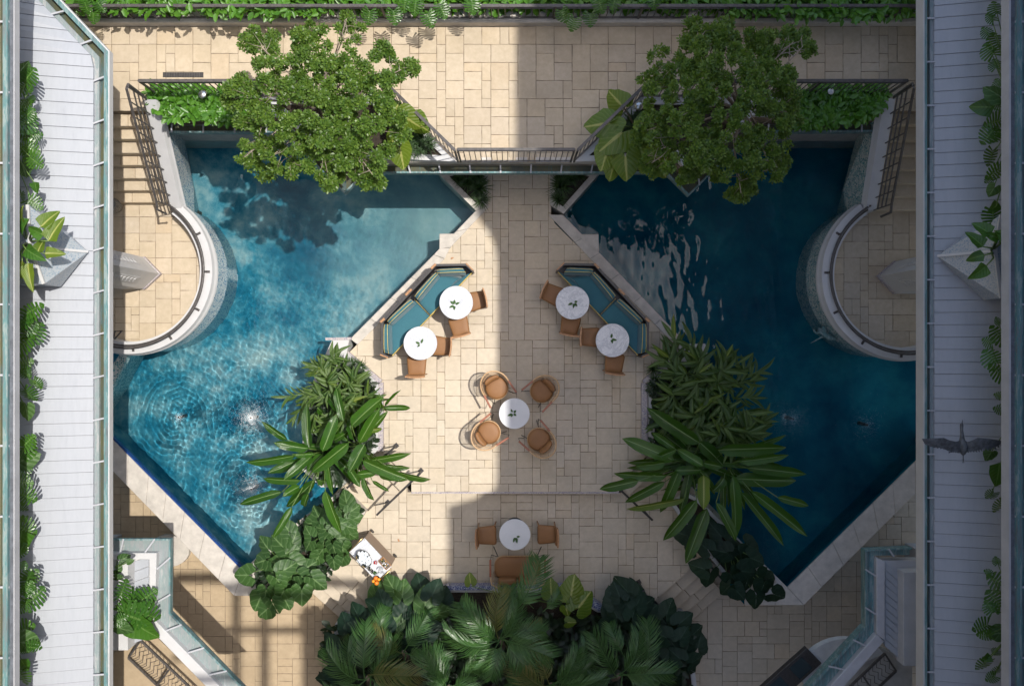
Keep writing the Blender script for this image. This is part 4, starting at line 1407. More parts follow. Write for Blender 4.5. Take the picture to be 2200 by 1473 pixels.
# half round white canopy and dark framed skylight, bottom right
t = thing('awning', P(1790, 1410, 0.9), 'half round white awning beside the dark framed skylight', 'awning')
ce = P(1818, 1442, 1.0)
part('canopy', MB().prism([(ce.x + 0.95 * math.cos(R(a)), ce.y + 0.72 * math.sin(R(a))) for a in range(30, 211, 10)], 0.9, [0.95 + 0.12 * math.sin(R(a - 30)) for a in range(30, 211, 10)]), M['awning'], t)
t = thing('skylight', P(1700, 1440, 1.0), 'dark framed glass skylight at the bottom right corner', 'skylight')
q = [P(1734, 1391, 1.1), P(1766, 1424, 1.1), P(1660, 1520, 1.1), P(1628, 1485, 1.1)]
part('frame', MB().prism([(p.x, p.y) for p in q], 0.95, 1.1), M['black'], t, False, 0.01)
for f0, f1 in ((0.1, 0.46), (0.54, 0.92)):
    e = [q[0].lerp(q[3], f0), q[1].lerp(q[2], f0), q[1].lerp(q[2], f1), q[0].lerp(q[3], f1)]
    cc = sum(e, Vector((0, 0, 0))) / 4
    e = [cc + (p - cc) * 0.72 for p in e]
    part('pane', MB().prism([(p.x, p.y) for p in e], 1.09, 1.106), M['glass'], t)
# half round white landing beside the left bay
t = thing('landing', P(385, 1185, -1.1), 'pale half round landing between the left bay and the broad pool edge', 'step')
ce = P(366, 1180, ZL)
part('slab', MB().prism([(ce.x + 0.5 * math.cos(R(a)), ce.y + 0.38 * math.sin(R(a))) for a in range(0, 360, 15)], ZL - 0.05, ZL + 0.14), M['coping'], t, False, 0.01)
# wedge shaped tiled planters on the lower roofs
def wedge(s, apex, up_, dn, label, mos):
    A = P(*apex, 3.98)
    B_, C_ = P(*up_, 4.75), P(*dn, 4.75)
    t = thing('wedge_planter', (A.x, A.y, 3.9), label, 'planter')
    m = MB()
    m.add([A, B_, C_, (B_.x + s * 0.1, B_.y, 4.1), (C_.x + s * 0.1, C_.y, 4.1), Vector((s * 8.6, B_.y, 4.75)), Vector((s * 8.6, C_.y, 4.75)), A + Vector((s * 0.55, 0, 0.75))],
          [(0, 1, 7), (0, 7, 2), (0, 3, 1), (0, 2, 4), (7, 1, 5), (7, 5, 6), (7, 6, 2), (1, 3, 5), (2, 6, 4), (0, 4, 3), (3, 4, 6, 5)])
    part('tiled_body', m, mos, t)
    k = MB().bar(A + Vector((0, 0, 0.02)), A + Vector((s * 0.55, 0, 0.77)), 0.04, 0.03)
    k.bar(B_ + Vector((0, 0, 0.01)), A + Vector((s * 0.55, 0, 0.76)), 0.05, 0.03)
    k.bar(C_ + Vector((0, 0, 0.01)), A + Vector((s * 0.55, 0, 0.76)), 0.05, 0.03)
    part('edge_trim', k, M['white'], t)
    return t
wedge(-1, (190, 541), (60, 440), (95, 610), 'pointed mosaic planter on the left lower roof, holding a yellow green plant', M['mosaic_fine'])
wedge(1, (2013, 550), (2150, 462), (2150, 640), 'pointed mosaic planter on the right lower roof, holding a dark leaved plant', M['mosaic_fine'])

# ------------------------------------------------------------------ leaf meshes
def grid_leaf(name, n, prof, arch, fold, wave, mat, cols=(-1, -0.5, 0, 0.5, 1), seed=0, x0=0.0, droop=0.0, lobes=None, tears=0):
    """unit leaf from (0,0,0) to (1,0,0); width comes from prof(t) (full width 1)"""
    rng = random.Random(seed)
    vs, fs, uv = [], [], []
    ph = rng.uniform(0, 6)
    m = len(cols)
    bend = rng.uniform(-0.05, 0.05)
    for i in range(n + 1):
        t = i / n
        w = prof(t) * 0.5
        for c in cols:
            x = x0 + (1 - x0) * t + (lobes(t, c) if lobes else 0.0)
            ww = w * (1 + (0.05 * math.sin(9 * t + ph + 2 * c) if abs(c) == 1 else 0))
            z = 4 * arch * t * (1 - t) + fold * abs(c) * w * 2 + wave * math.sin(t * 16 + ph + (1.5 if c > 0 else 0)) * abs(c) ** 2 - droop * t * t
            vs.append((x, c * ww + bend * math.sin(math.pi * t), z))
            uv.append((0.5 + c * 0.5 * (0.3 + 0.7 * min(1, w * 4)), t))
    for i in range(n):
        for j in range(m - 1):
            if tears and j in (0, m - 2) and rng.random() < tears: 
                continue
            fs.append((i * m + j, i * m + j + 1, (i + 1) * m + j + 1, (i + 1) * m + j))
    me = bpy.data.meshes.new(name)
    me.from_pydata(vs, [], fs)
    ul = me.uv_layers.new(name='UVMap')
    for l in me.loops:
        ul.data[l.index].uv = uv[l.vertex_index]
    me.polygons.foreach_set('use_smooth', [True] * len(me.polygons))
    me.materials.append(mat)
    return me

lanceP = lambda t: max(0.0, math.sin(math.pi * min(1, t ** 0.75)) ** 0.8) if 0 < t < 1 else 0.02
helicP = lambda t: (min(1, (t / 0.16)) ** 0.6) * (1 if t < 0.6 else max(0.02, (1 - ((t - 0.6) / 0.4) ** 2.2)))
broadP = lambda t: (min(1, t / 0.05) ** 0.5) * 0.72 * (1 - t) ** 0.42 * (1 + 0.55 * math.sin(math.pi * t)) if t < 1 else 0.01

def heart_mesh(name, mat, seed):
    """heart shaped leaf: stalk joins at the origin, tip at x = 0.68, lobes at x = -0.32; width 1"""
    rng = random.Random(seed)
    half = [(0.68, 0.0), (0.63, 0.095), (0.545, 0.20), (0.42, 0.315), (0.26, 0.42), (0.07, 0.49), (-0.12, 0.485), (-0.26, 0.40), (-0.33, 0.26), (-0.29, 0.12), (-0.17, 0.05), (-0.04, 0.0)]
    mid = [0.70, 0.58, 0.45, 0.33, 0.22, 0.13, 0.06, 0.02, -0.01, -0.03, -0.035, -0.04]
    vs, uv, fs = [], [], []
    n = len(half)
    def zf(x, y, k):
        return 0.07 * (0.5 - abs(y)) - 0.16 * max(0, x) ** 2 - 0.25 * y * y + (0.03 * (1 if k % 2 else -1)) * min(1, abs(y) * 4) + rng.uniform(-0.012, 0.012)
    for s in (1, -1):
        for i, (x, y) in enumerate(half):
            r = 1 + rng.uniform(-0.045, 0.045)
            for f in (0, 0.5, 1.0):
                mx = mid[i]
                px, py = mx + (x * r - mx) * f, s * y * r * f
                vs.append((px, py, zf(px, py, i)))
                uv.append((0.5 + s * 0.5 * f * (min(1, y * 2.5 + 0.15)), 0.5 * (1 - (px - 0.7) / -1.03) + 0.5 * f * 0.12))
    for si in range(2):
        b = si * n * 3
        for i in range(n - 1):
            for f in range(2):
                a0, a1 = b + i * 3 + f, b + i * 3 + f + 1
                c0, c1 = a0 + 3, a1 + 3
                fs.append((a0, a1, c1, c0) if si == 1 else (a0, c0, c1, a1))
    me = bpy.data.meshes.new(name)
    me.from_pydata(vs, [], fs)
    ul = me.uv_layers.new(name='UVMap')
    for l in me.loops: ul.data[l.index].uv = uv[l.vertex_index]
    me.polygons.foreach_set('use_smooth', [True] * len(me.polygons))
    me.materials.append(mat)
    return me

def monstera_mesh(name, mat, seed):
    """heart outline cut into fingers"""
    rng = random.Random(seed)
    vs, uv, fs = [], [], []
    def out(t):   # half outline at t from the lobe (0) to the tip (1)
        a = math.pi * (1 - t)
        x = 0.2 + 0.5 * -math.cos(a * 0.93) if False else -0.28 + 0.98 * t
        y = 0.5 * math.sin(math.pi * min(1, t * 0.86 + 0.14)) ** 0.75
        return x, y
    k = 7
    for s in (1, -1):
        for i in range(k):
            t0, t1 = i / k + 0.012, (i + 1) / k - (0.035 if i < k - 1 else 0.0)
            tm = (t0 + t1) / 2
            inner = 0.0
            cut = rng.uniform(0.2, 0.36)
            pts = []
            for t, fr in ((t0, 0.0), (t0, cut), (t0 + 0.01, 0.96), (tm, 1.03), (t1, 0.95), (t1 + 0.012, cut), (i / k + 1 / k, 0.0)):
                x, y = out(max(0.0, min(1.0, t)))
                mx = max(-0.02, 0.02 + 0.66 * (t - 0.12))
                if fr == 0: px, py = mx, 0.0
                else: px, py = mx + (x - mx) * fr, y * fr
                z = -0.15 * max(0, px) ** 2 - 0.35 * py * py + 0.05 * py + rng.uniform(-0.012, 0.012)
                vs.append((px, s * py, z))
                uv.append((0.5 + s * 0.5 * fr * 0.9, 0.1 + 0.9 * t))
            b = len(vs) - 7
            f = [(b, b + 1, b + 5, b + 6), (b + 1, b + 2, b + 3), (b + 1, b + 3, b + 5), (b + 3, b + 4, b + 5)]
            fs += [tuple(reversed(q)) if s == 1 else q for q in f]
    me = bpy.data.meshes.new(name)
    me.from_pydata(vs, [], fs)
    ul = me.uv_layers.new(name='UVMap')
    for l in me.loops: ul.data[l.index].uv = uv[l.vertex_index]
    me.polygons.foreach_set('use_smooth', [True] * len(me.polygons))
    me.materials.append(mat)
    return me

def frond_mesh(name, mat, seed, n=34, ll=0.40, lw=0.0105, droop=0.35, vee=0.5):
    """feather palm frond: unit length along x with narrow folded leaflets"""
    rng = random.Random(seed)
    m = MB()
    def rach(t):
        return Vector((t * (1 - 0.12 * t * t), 0.06 * math.sin(3 * t + seed), 0.10 * math.sin(math.pi * t) - droop * t ** 2.2))
    pts = [rach(t / 10) for t in range(11)]
    m.tube(pts, [0.013 * (1 - 0.8 * t / 10) for t in range(11)], 4)
    for i in range(n):
        t = 0.17 + 0.83 * (i + 0.5) / n
        p = rach(t)
        d = (rach(min(1, t + 0.02)) - rach(t - 0.02)).normalized()
        L = ll * (0.55 + 0.45 * math.sin(math.pi * min(1, t * 1.02)) ** 0.7) * (1 if t < 0.85 else 1 - (t - 0.85) * 2.2)
        for s in (1, -1):
            side = Vector((-d.y, d.x, 0)).normalized() * s
            a = R(rng.uniform(48, 58) - 22 * t)
            dirn = (d * math.cos(a) + side * math.sin(a) + Vector((0, 0, vee * 0.35))).normalized()
            Lr = L * rng.uniform(0.86, 1.08)
            w = d.cross(Vector((0, 0, 1))).normalized() if False else dirn.cross(Vector((0, 0, 1))).normalized()
            dr = rng.uniform(0.10, 0.24)
            q0 = p
            q1 = p + dirn * Lr * 0.5 + Vector((0, 0, -dr * 0.1 * Lr))
            q2 = p + dirn * Lr + Vector((0, 0, -dr * Lr * 1.6)) + d * 0.05 * Lr
            hw = lw * rng.uniform(0.85, 1.15)
            u = Vector((0, 0, 0.35 * hw))
            m.add([q0 - w * hw * 0.5, q0 + w * hw * 0.5, q1 - w * hw + u, q1, q1 + w * hw + u, q2], [(0, 3, 2), (0, 1, 3), (1, 4, 3), (2, 3, 5), (3, 4, 5)])
    me = m.mesh(name, False, False)
    me.materials.append(mat)
    me.uv_layers.new(name='UVMap')
    return me

HEL = [grid_leaf('leaf', 16, helicP, 0.05, 0.10, 0.012, M['l_helic'], seed=i, droop=0.03) for i in range(5)]
HELY = [grid_leaf('leaf', 14, helicP, 0.05, 0.10, 0.012, M['l_yellow'], seed=20 + i) for i in range(2)]
LAN = [grid_leaf('leaf', 6, lanceP, 0.06, 0.18, 0.0, M['l_ginger'], cols=(-1, 0, 1), seed=40 + i, droop=0.08) for i in range(4)]
LANY = [grid_leaf('leaf', 6, lanceP, 0.06, 0.18, 0.0, M['l_yellow'], cols=(-1, 0, 1), seed=50 + i) for i in range(2)]
HRT = [heart_mesh('leaf', M['l_alo'], i) for i in range(5)]
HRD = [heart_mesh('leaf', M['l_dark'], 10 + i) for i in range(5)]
HRY = [heart_mesh('leaf', M['l_yellow'], 30 + i) for i in range(3)]
MON = [monstera_mesh('leaf', M['l_monst'], i) for i in range(4)]
FRO = [frond_mesh('frond', M['l_palm'], i, n=31) for i in range(4)]
FROY = [frond_mesh('frond', M['l_palmy'], 7, n=28)]
PHI = [grid_leaf('leaf', 10, lambda t: (min(1, t / 0.08) ** 0.6) * (1 - t ** 1.8) ** 0.8 if t < 1 else 0.02, 0.05, 0.12, 0.012, M['l_yellow'], seed=60 + i, droop=0.06) for i in range(3)]
PHG = [grid_leaf('leaf', 10, lambda t: (min(1, t / 0.08) ** 0.6) * (1 - t ** 1.8) ** 0.8 if t < 1 else 0.02, 0.05, 0.12, 0.012, M['l_monst'], seed=70 + i, droop=0.06) for i in range(3)]
SPR = [grid_leaf('leaf', 6, lanceP, 0.08, 0.12, 0.01, M['l_sprig'], cols=(-1, 0, 1), seed=80 + i) for i in range(2)]

def put_leaf(root, mesh, a, b, width, roll=0.0, name='leaf', zs=None):
    """a leaf from point a to point b (world), under an unrotated thing"""
    a, b = Vector(a), Vector(b)
    x = b - a
    L = x.length
    d = x / L
    y = Vector((0, 0, 1)).cross(d)
    if y.length < 1e-3: y = Vector((0, 1, 0))
    y.normalize()
    z = d.cross(y)
    c, s = math.cos(roll), math.sin(roll)
    y, z = y * c + z * s, z * c - y * s
    zz = zs or (L + width) / 2
    off = a - Vector(root.location)
    o = bpy.data.objects.new(name, mesh)
    COL.objects.link(o)
    o.parent = root
    o.matrix_basis = Matrix(((d.x * L, y.x * width, z.x * zz, off.x), (d.y * L, y.y * width, z.y * zz, off.y), (d.z * L, y.z * width, z.z * zz, off.z), (0, 0, 0, 1)))
    return o

def heart(root, mesh, c, ang, size, tilt=0.25, roll=0.0):
    """heart leaf centred near world point c, pointing along ang"""
    c = Vector(c)
    d = Vector((math.cos(ang) * math.cos(tilt), math.sin(ang) * math.cos(tilt), -math.sin(tilt)))
    a = c - d * size * 0.2
    return put_leaf(root, mesh, a, a + d * size, size * 0.92, roll)

# ------------------------------------------------------------------ trees
def blobs_crown(lumps, zc, n_cl, rng, leaf=(0.060, 0.0155), sq=0.7):
    V, Fc = [], []
    areas = np.array([r * r for _, _, r, *_ in lumps], float)
    pr = areas / areas.sum()
    for _ in range(n_cl):
        i = rng.choice(len(lumps), p=pr)
        px, py, r = lumps[i][:3]
        zz = zc + (lumps[i][3] if len(lumps[i]) > 3 else 0)
        c = P(px, py, zz)
        rad = r * (CAM_H - zz) / F
        while True:
            v = rng.uniform(-1, 1, 3)
            q = np.linalg.norm(v)
            if 0.05 < q <= 1: break
        v = v / q * (q ** 0.6)
        if v[2] < -0.2 and rng.rand() < 0.6: v[2] = -v[2]
        p = np.array((c.x + v[0] * rad, c.y + v[1] * rad, zz + v[2] * rad * sq))
        axis = np.array((v[0] * 0.7, v[1] * 0.7, 0.75 + 0.5 * abs(v[2]))) + rng.uniform(-0.45, 0.45, 3)
        axis /= np.linalg.norm(axis)
        t1 = np.cross(axis, (0.3, 0.9, 0.1)); t1 /= np.linalg.norm(t1)
        t2 = np.cross(axis, t1)
        k = rng.randint(7, 12)
        a0 = rng.uniform(0, 6.28)
        for j in range(k):
            a = a0 + j * 2.4
            el = 0.15 + 0.75 * (j / k)
            rd = t1 * math.cos(a) + t2 * math.sin(a)
            d = rd * math.cos(el) + axis * math.sin(el)
            side = np.cross(axis, rd)
            L = leaf[0] * rng.uniform(0.7, 1.25)
            w = leaf[1] * rng.uniform(0.8, 1.2)
            b = p + rd * 0.012 - axis * 0.05 * (1 - j / k)
            nrm = np.cross(d, side)
            base = len(V)
            V += [b, b + d * L * 0.35 + side * w - nrm * 0.006, b + d * L * 0.75 + side * w * 0.8 - nrm * 0.006, b + d * L - axis * 0.012, b + d * L * 0.75 - side * w * 0.8 - nrm * 0.006, b + d * L * 0.35 - side * w - nrm * 0.006]
            Fc += [(base, base + 1, base + 2, base + 3), (base, base + 3, base + 4, base + 5)]
    return V, Fc

def np_mesh(name, V, Fc, mat):
    V = np.asarray(V, np.float32)
    Fc = np.asarray(Fc, np.int32)
    me = bpy.data.meshes.new(name)
    me.vertices.add(len(V))
    me.vertices.foreach_set('co', V.ravel())
    me.loops.add(Fc.size)
    me.loops.foreach_set('vertex_index', Fc.ravel())
    me.polygons.add(len(Fc))
    me.polygons.foreach_set('loop_start', (np.arange(len(Fc)) * Fc.shape[1]).astype(np.int32))
    me.update(calc_edges=True)
    me.uv_layers.new(name='UVMap')
    me.materials.append(mat)
    return me

def tree(lumps, base_px, zc, n, label, seed):
    rng = np.random.RandomState(seed)
    r = random.Random(seed)
    big = lumps
    lumps = []
    tries = 0
    gx = sum(b[0] for b in big) / len(big)
    gy = sum(b[1] for b in big) / len(big)
    while len(lumps) < 132 and tries < 9000:
        tries += 1
        b = r.choice(big)
        a, q = r.uniform(0, 6.283), r.random() ** 0.5
        x, y = b[0] + math.cos(a) * q * b[2] * 0.9, b[1] + math.sin(a) * q * b[2] * 0.9
        if any((x - l[0]) ** 2 + (y - l[1]) ** 2 < (19 + 5 * r.random()) ** 2 for l in lumps): continue
        dd = math.hypot(x - gx, y - gy) / 190
        lumps.append((x, y, r.uniform(10, 22), 0.75 * (1 - dd * dd) + r.uniform(-0.3, 0.2)))
    base = P(*base_px, 2.2)
    t = thing('courtyard_tree', base, label, 'tree', 'trees on the upper terrace')
    V, Fc = blobs_crown(lumps, zc, n, rng)
    V = np.asarray(V) - np.array(base)
    c = link('crown', np_mesh('crown', V, Fc, M['l_tree']), None, t)
    fork = base + Vector((0.05, 0.0, 0.8))
    part('trunk', MB().tube([base - Vector((0, 0, 0.05)), base + Vector((0.03, 0, 0.4)), fork], [0.075, 0.06, 0.055], 8), M['bark'], t, True)
    for px, py, rr, *dz in big:
        e = P(px, py, zc + 0.25)
        mid = fork.lerp(e, 0.5) + Vector((r.uniform(-0.12, 0.12), r.uniform(-0.12, 0.12), 0.12))
        m = MB().tube([fork, fork.lerp(mid, 0.5) + Vector((0, 0, 0.05)), mid, e], [0.035, 0.024, 0.014, 0.006], 5)
        near = sorted(lumps, key=lambda l: (l[0] - px) ** 2 + (l[1] - py) ** 2)[:6]
        for l in near:
            q = mid.lerp(e, r.uniform(0.4, 1))
            f = P(l[0], l[1], zc + l[3] + 0.06)
            m.tube([q, q.lerp(f, 0.5) + Vector((r.uniform(-.05, .05), r.uniform(-.05, .05), 0.02)), f], [0.007, 0.005, 0.003], 4)
        part('limb', m, M['twig'], t, True)
    return t
LT = [(560, 100, 42), (745, 62, 34, -.2), (690, 125, 80), (620, 140, 60), (795, 130, 52, -.2), (862, 150, 24, -.3), (800, 175, 40), (590, 190, 75, .2), (530, 210, 48, -.2), (690, 220, 100, .45), (790, 225, 70), (560, 275, 62, -.1), (650, 310, 75), (745, 315, 75), (815, 275, 60, -.2), (525, 338, 24, -.6), (585, 335, 45, -.4), (620, 352, 30, -.5), (700, 355, 45, -.4), (775, 350, 50, -.4), (800, 375, 24, -.6), (640, 235, 80, .3), (730, 180, 70, .3), (745, 40, 22, -.4), (675, 60, 26, -.3), (660, 90, 36)]
tree(LT, (700, 262), 4.0, 3700, 'sunlit small leaved tree whose broad crown overhangs the left pool', 3)
RT = [(1500, 75, 34, -.2), (1560, 100, 60), (1640, 105, 50), (1705, 90, 30, -.3), (1420, 125, 32, -.3), (1470, 150, 55), (1560, 190, 95, .4), (1655, 185, 75), (1435, 220, 58), (1530, 290, 85, .2), (1630, 275, 80), (1690, 240, 45, -.2), (1420, 320, 48, -.2), (1500, 360, 50, -.3), (1580, 365, 58, -.2), (1592, 415, 20, -.6), (1645, 330, 50), (1390, 280, 30, -.4), (1725, 100, 16, -.4), (1480, 240, 75, .2), (1600, 230, 90, .4), (1400, 350, 26, -.5), (1670, 360, 22, -.4), (1400, 170, 22, -.4)]
tree(RT, (1555, 262), 4.0, 3700, 'shaded small leaved tree whose crown overhangs the right pool', 4)

# ------------------------------------------------------------------ creepers and tufts
def leaf_field(name, spots, zfun, size, mat, rng, up=0.6):
    V, Fc = [], []
    for (px, py), z in spots:
        p = np.array(P(px, py, z))
        a = rng.uniform(0, 6.28)
        el = rng.uniform(-0.5, 0.5)
        d = np.array((math.cos(a) * math.cos(el), math.sin(a) * math.cos(el), math.sin(el)))
        s = np.array((-math.sin(a), math.cos(a), rng.uniform(-0.5, 0.5)))
        s /= np.linalg.norm(s)
        L = size * rng.uniform(0.65, 1.3)
        w = L * rng.uniform(0.22, 0.32)
        n = np.cross(d, s)
        b = len(V)
        V += [p, p + d * L * 0.35 + s * w + n * 0.01, p + d * L * 0.75 + s * w * 0.7, p + d * L - n * 0.02, p + d * L * 0.75 - s * w * 0.7, p + d * L * 0.35 - s * w + n * 0.01]
        Fc += [(b, b + 1, b + 2, b + 3), (b, b + 3, b + 4, b + 5)]
    return V, Fc

def creeper(poly, n, z0, z1, size, label, seed, name='creeper', mat='l_creeper'):
    rng = np.random.RandomState(seed)
    xs = [p[0] for p in poly]; ys = [p[1] for p in poly]
    spots = []
    while len(spots) < n:
        x, y = rng.uniform(min(xs), max(xs)), rng.uniform(min(ys), max(ys))
        if inside(poly, x, y):
            spots.append(((x, y), z0 + (z1 - z0) * (0.5 + 0.5 * noise.noise((x * 0.02, y * 0.02, seed))) + rng.uniform(-0.1, 0.1)))
    V, Fc = leaf_field(name, spots, None, size, M[mat], rng)
    c = P(sum(xs) / len(xs), sum(ys) / len(ys), z0)
    V = np.asarray(V) - np.array(c)
    o = link(name, np_mesh(name, V, Fc, M[mat]), None, None, c)
    return tag(o, label, 'creeper', None, 'stuff')
creeper([(312, 205), (330, 182), (420, 185), (500, 195), (560, 205), (560, 262), (470, 262), (440, 258), (360, 255), (330, 235)], 1500, 2.3, 2.6, 0.14, 'bright green creeper filling the left raised bed beside the sunlit tree', 5)
creeper([(1690, 200), (1760, 185), (1850, 182), (1905, 185), (1905, 215), (1880, 250), (1840, 262), (1760, 275), (1690, 268)], 1500, 2.3, 2.6, 0.14, 'dark green creeper filling the right raised bed beside the shaded tree', 6)
creeper([(150, -40), (1980, -40), (1980, 4), (150, 4)], 3000, 2.55, 2.8, 0.17, 'thick creeper hedge behind the railing along the top of the picture', 7, 'hedge')
creeper([(150, -6), (1980, -6), (1980, 24), (150, 24)], 2600, 2.3, 2.42, 0.15, 'lower creeper leaves seen through the bars of the top railing', 17, 'creeper')
creeper([(180, 10), (700, 10), (700, 30), (560, 34), (400, 28), (180, 24)], 320, 2.6, 2.9, 0.15, 'loose creeper sprays pushing through the railing at top left', 8, 'creeper')
creeper([(1560, 10), (1965, 10), (1965, 34), (1850, 44), (1700, 36), (1560, 30)], 420, 2.6, 2.9, 0.15, 'dark creeper sprays hanging through the railing at top right', 9, 'creeper')

def tuft_mesh(n, L, w, seed, mat):
    rng = np.random.RandomState(seed)
    V, Fc = [], []
    for i in range(n):
        a = rng.uniform(0, 6.28)
        el = rng.uniform(0.15, 1.3)
        l = L * rng.uniform(0.6, 1.1)
        d = np.array((math.cos(a), math.sin(a), 0))
        s = np.array((-math.sin(a), math.cos(a), 0)) * w
        o = d * rng.uniform(0, 0.05)
        m = o + d * l * 0.5 * math.cos(el) + np.array((0, 0, l * 0.5 * math.sin(el) + 0.04))
        e = o + d * l * (math.cos(el) + 0.1) + np.array((0, 0, l * 0.7 * math.sin(el)))
        b = len(V)
        V += [o - s * 0.7, o + s * 0.7, m + s, e, m - s]
        Fc += [(b, b + 1, b + 2, b + 4), (b + 4, b + 2, b + 3, b + 3)]
    me = bpy.data.meshes.new('grass_tuft')
    me.from_pydata([tuple(v) for v in V], [], [f if f[2] != f[3] else f[:3] for f in Fc])
    me.uv_layers.new(name='UVMap')
    me.materials.append(mat)
    return me
TUF = [tuft_mesh(90, 0.3, 0.008, i, M['l_grass']) for i in range(3)]
def tuft(px, py, z, s, label, group, k=0):
    o = link('grass_tuft', TUF[k % 3], None, None, P(px, py, z))
    o.scale = (s, s, s)
    o.rotation_euler.z = random.uniform(0, 6)
    return tag(o, label, 'plant', group)
gw = 'spiky tufts at the walkway mouth'
for k, (x, y, s) in enumerate([(1030, 405, 1.15), (1005, 395, 0.9), (1035, 432, 0.9), (985, 385, 0.7), (1030, 380, 0.9)]):
    tuft(x, y, 0.05, s, 'spiky green tuft in the triangular bed at the left mouth of the walkway', gw, k)
for k, (x, y, s) in enumerate([(1205, 400, 1.15), (1225, 385, 0.9), (1200, 428, 0.9), (1245, 378, 0.7), (1205, 378, 0.9)]):
    tuft(x, y, 0.05, s, 'dim spiky tuft in the triangular bed at the right mouth of the walkway', gw, k)
for k, (x, y) in enumerate([(885, 305), (905, 300), (900, 320), (875, 325), (920, 312), (860, 300)]):
    tuft(x, y, 2.25, 0.9, 'grassy tuft at the right tip of the left raised bed, under the big lobed leaves', 'tufts on the upper beds', k)
for k, (x, y) in enumerate([(1380, 240), (1355, 262), (1370, 275), (1345, 300), (1330, 275)]):
    tuft(x, y, 2.25, 0.9, 'dark grassy tuft at the left tip of the right raised bed, behind the path lamp', 'tufts on the upper beds', k)
for k, (x, y, s) in enumerate([(712, 1015, .9), (728, 1030, .8), (722, 1000, .8)]):
    tuft(x, y, 0.12, s, 'fine leaved tuft at the foot of the left planter, under the long leaves', 'tufts in the pool planters', k)
for k in range(22):
    x, y = random.uniform(690, 790), random.uniform(775, 850)
    if x - y > 5: x = y - random.uniform(5, 40)
    tuft(x, y, 0.12, 0.7, 'low grassy tuft among the lance leaves of the left planter', 'tufts in the pool planters', k)
for k in range(26):
    x, y = random.uniform(1398, 1520), random.uniform(790, 950)
    tuft(x, y, 0.12, 0.75, 'low dark tuft among the lance leaves of the right planter', 'tufts in the pool planters', k)

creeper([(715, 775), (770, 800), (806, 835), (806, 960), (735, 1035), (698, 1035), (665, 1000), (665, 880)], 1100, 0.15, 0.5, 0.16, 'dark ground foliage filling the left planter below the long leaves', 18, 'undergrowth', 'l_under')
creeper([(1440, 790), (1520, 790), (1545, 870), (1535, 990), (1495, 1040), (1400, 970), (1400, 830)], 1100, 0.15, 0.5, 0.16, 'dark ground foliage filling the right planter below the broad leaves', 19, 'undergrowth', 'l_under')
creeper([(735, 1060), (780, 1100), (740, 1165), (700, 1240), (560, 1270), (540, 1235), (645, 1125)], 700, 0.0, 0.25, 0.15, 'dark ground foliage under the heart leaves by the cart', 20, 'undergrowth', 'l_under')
# ------------------------------------------------------------------ big leaved plants of the planters
def cr(o, s):
    return lambda x, y: (o[0] + x / s, o[1] + y / s)
A_, B_, C_, D_ = cr((480, 700), 4.752), cr((480, 980), 4.752), cr((1280, 690), 4.752), cr((1280, 980), 4.333)

def plant(name, base, label, cat='plant', group=None):
    return thing(name, base, label, cat, group)

def stalk(root, a, b, r=0.012, mat=None, sag=0.0):
    a, b = Vector(a), Vector(b)
    m = a.lerp(b, 0.55) + Vector((0, 0, 0.12 + sag))
    return part('stem', MB().tube([a, m, b], [r * 1.4, r, r * 0.7], 5), mat or M['stem'], root, True)

hl = [(A_, (1310, 1020), (1630, 725), 150), (A_, (1390, 1190), (1595, 840), 125), (A_, (1225, 970), (1150, 620), 95), (A_, (880, 1250), (850, 780), 120), (A_, (1010, 1280), (1155, 895), 135),
      (A_, (870, 1250), (510, 1190), 110), (A_, (740, 1320), (225, 1395), 100), (A_, (900, 1330), (480, 1490), 105), (A_, (650, 1160), (390, 975), 80), (A_, (1280, 1190), (900, 1500), 150),
      (B_, (940, 240), (640, 520), 110), (B_, (700, 510), (500, 838), 85), (A_, (1440, 1205), (1285, 1490), 150), (B_, (1420, 40), (1880, 235), 135), (B_, (1800, 165), (2115, 238), 80),
      (A_, (1500, 1375), (1915, 1300), 90), (B_, (1370, 185), (1570, 160), 100), (B_, (1650, 90), (1905, 118), 70), (B_, (1590, 190), (1890, 240), 50), (B_, (1430, 215), (1535, 452), 80),
      (B_, (1520, 250), (1692, 357), 45), (B_, (1280, 125), (1395, 310), 90), (B_, (1040, 345), (1200, 785), 130), (B_, (775, 305), (605, 405), 95), (B_, (600, 360), (165, 490), 100),
      (B_, (790, 245), (398, 225), 90), (B_, (905, -5), (610, 242), 110), (B_, (745, 45), (450, 170), 90), (B_, (870, 375), (820, 515), 85), (A_, (1015, 1305), (855, 1480), 110),
      (A_, (1330, 1160), (1290, 930), 65), (A_, (930, 1300), (695, 1310), 65), (A_, (1610, 840), (1590, 690), 70), (A_, (1640, 835), (1912, 835), 70), (A_, (1650, 820), (1808, 652), 35),
      (B_, (960, 235), (1045, 250), 90), (A_, (1450, 1060), (1620, 1045), 60), (A_, (1240, 1100), (1120, 1170), 90), (A_, (1180, 880), (1070, 720), 90), (A_, (960, 830), (1020, 880), 70)]
roots = [plant('long_leaved_plant', P(700, 965, 0.12), 'sunlit clump of long glossy leaves in the left planter, nearest the pool spouts'),
         plant('long_leaved_plant', P(775, 955, 0.12), 'sunlit clump of long glossy leaves in the left planter, reaching over the terrace')]
rng = random.Random(2)
for k, (fn, a, b, w) in enumerate(hl):
    pa, pb = fn(*a), fn(*b)
    root = roots[0] if pb[0] < 735 else roots[1]
    za = rng.uniform(0.95, 1.45) + (0.25 if w > 120 else 0)
    A1, B1 = P(*pa, za), P(*pb, za + rng.uniform(-0.3, 0.22))
    ms = HELY[k % 2] if k in (36,) else HEL[k % 5]
    put_leaf(root, ms, A1, B1, 0.86 * w / 4.752 * (CAM_H - za) / F, rng.uniform(-0.35, 0.35), zs=0.6)
    stalk(root, Vector(root.location), A1, 0.012)
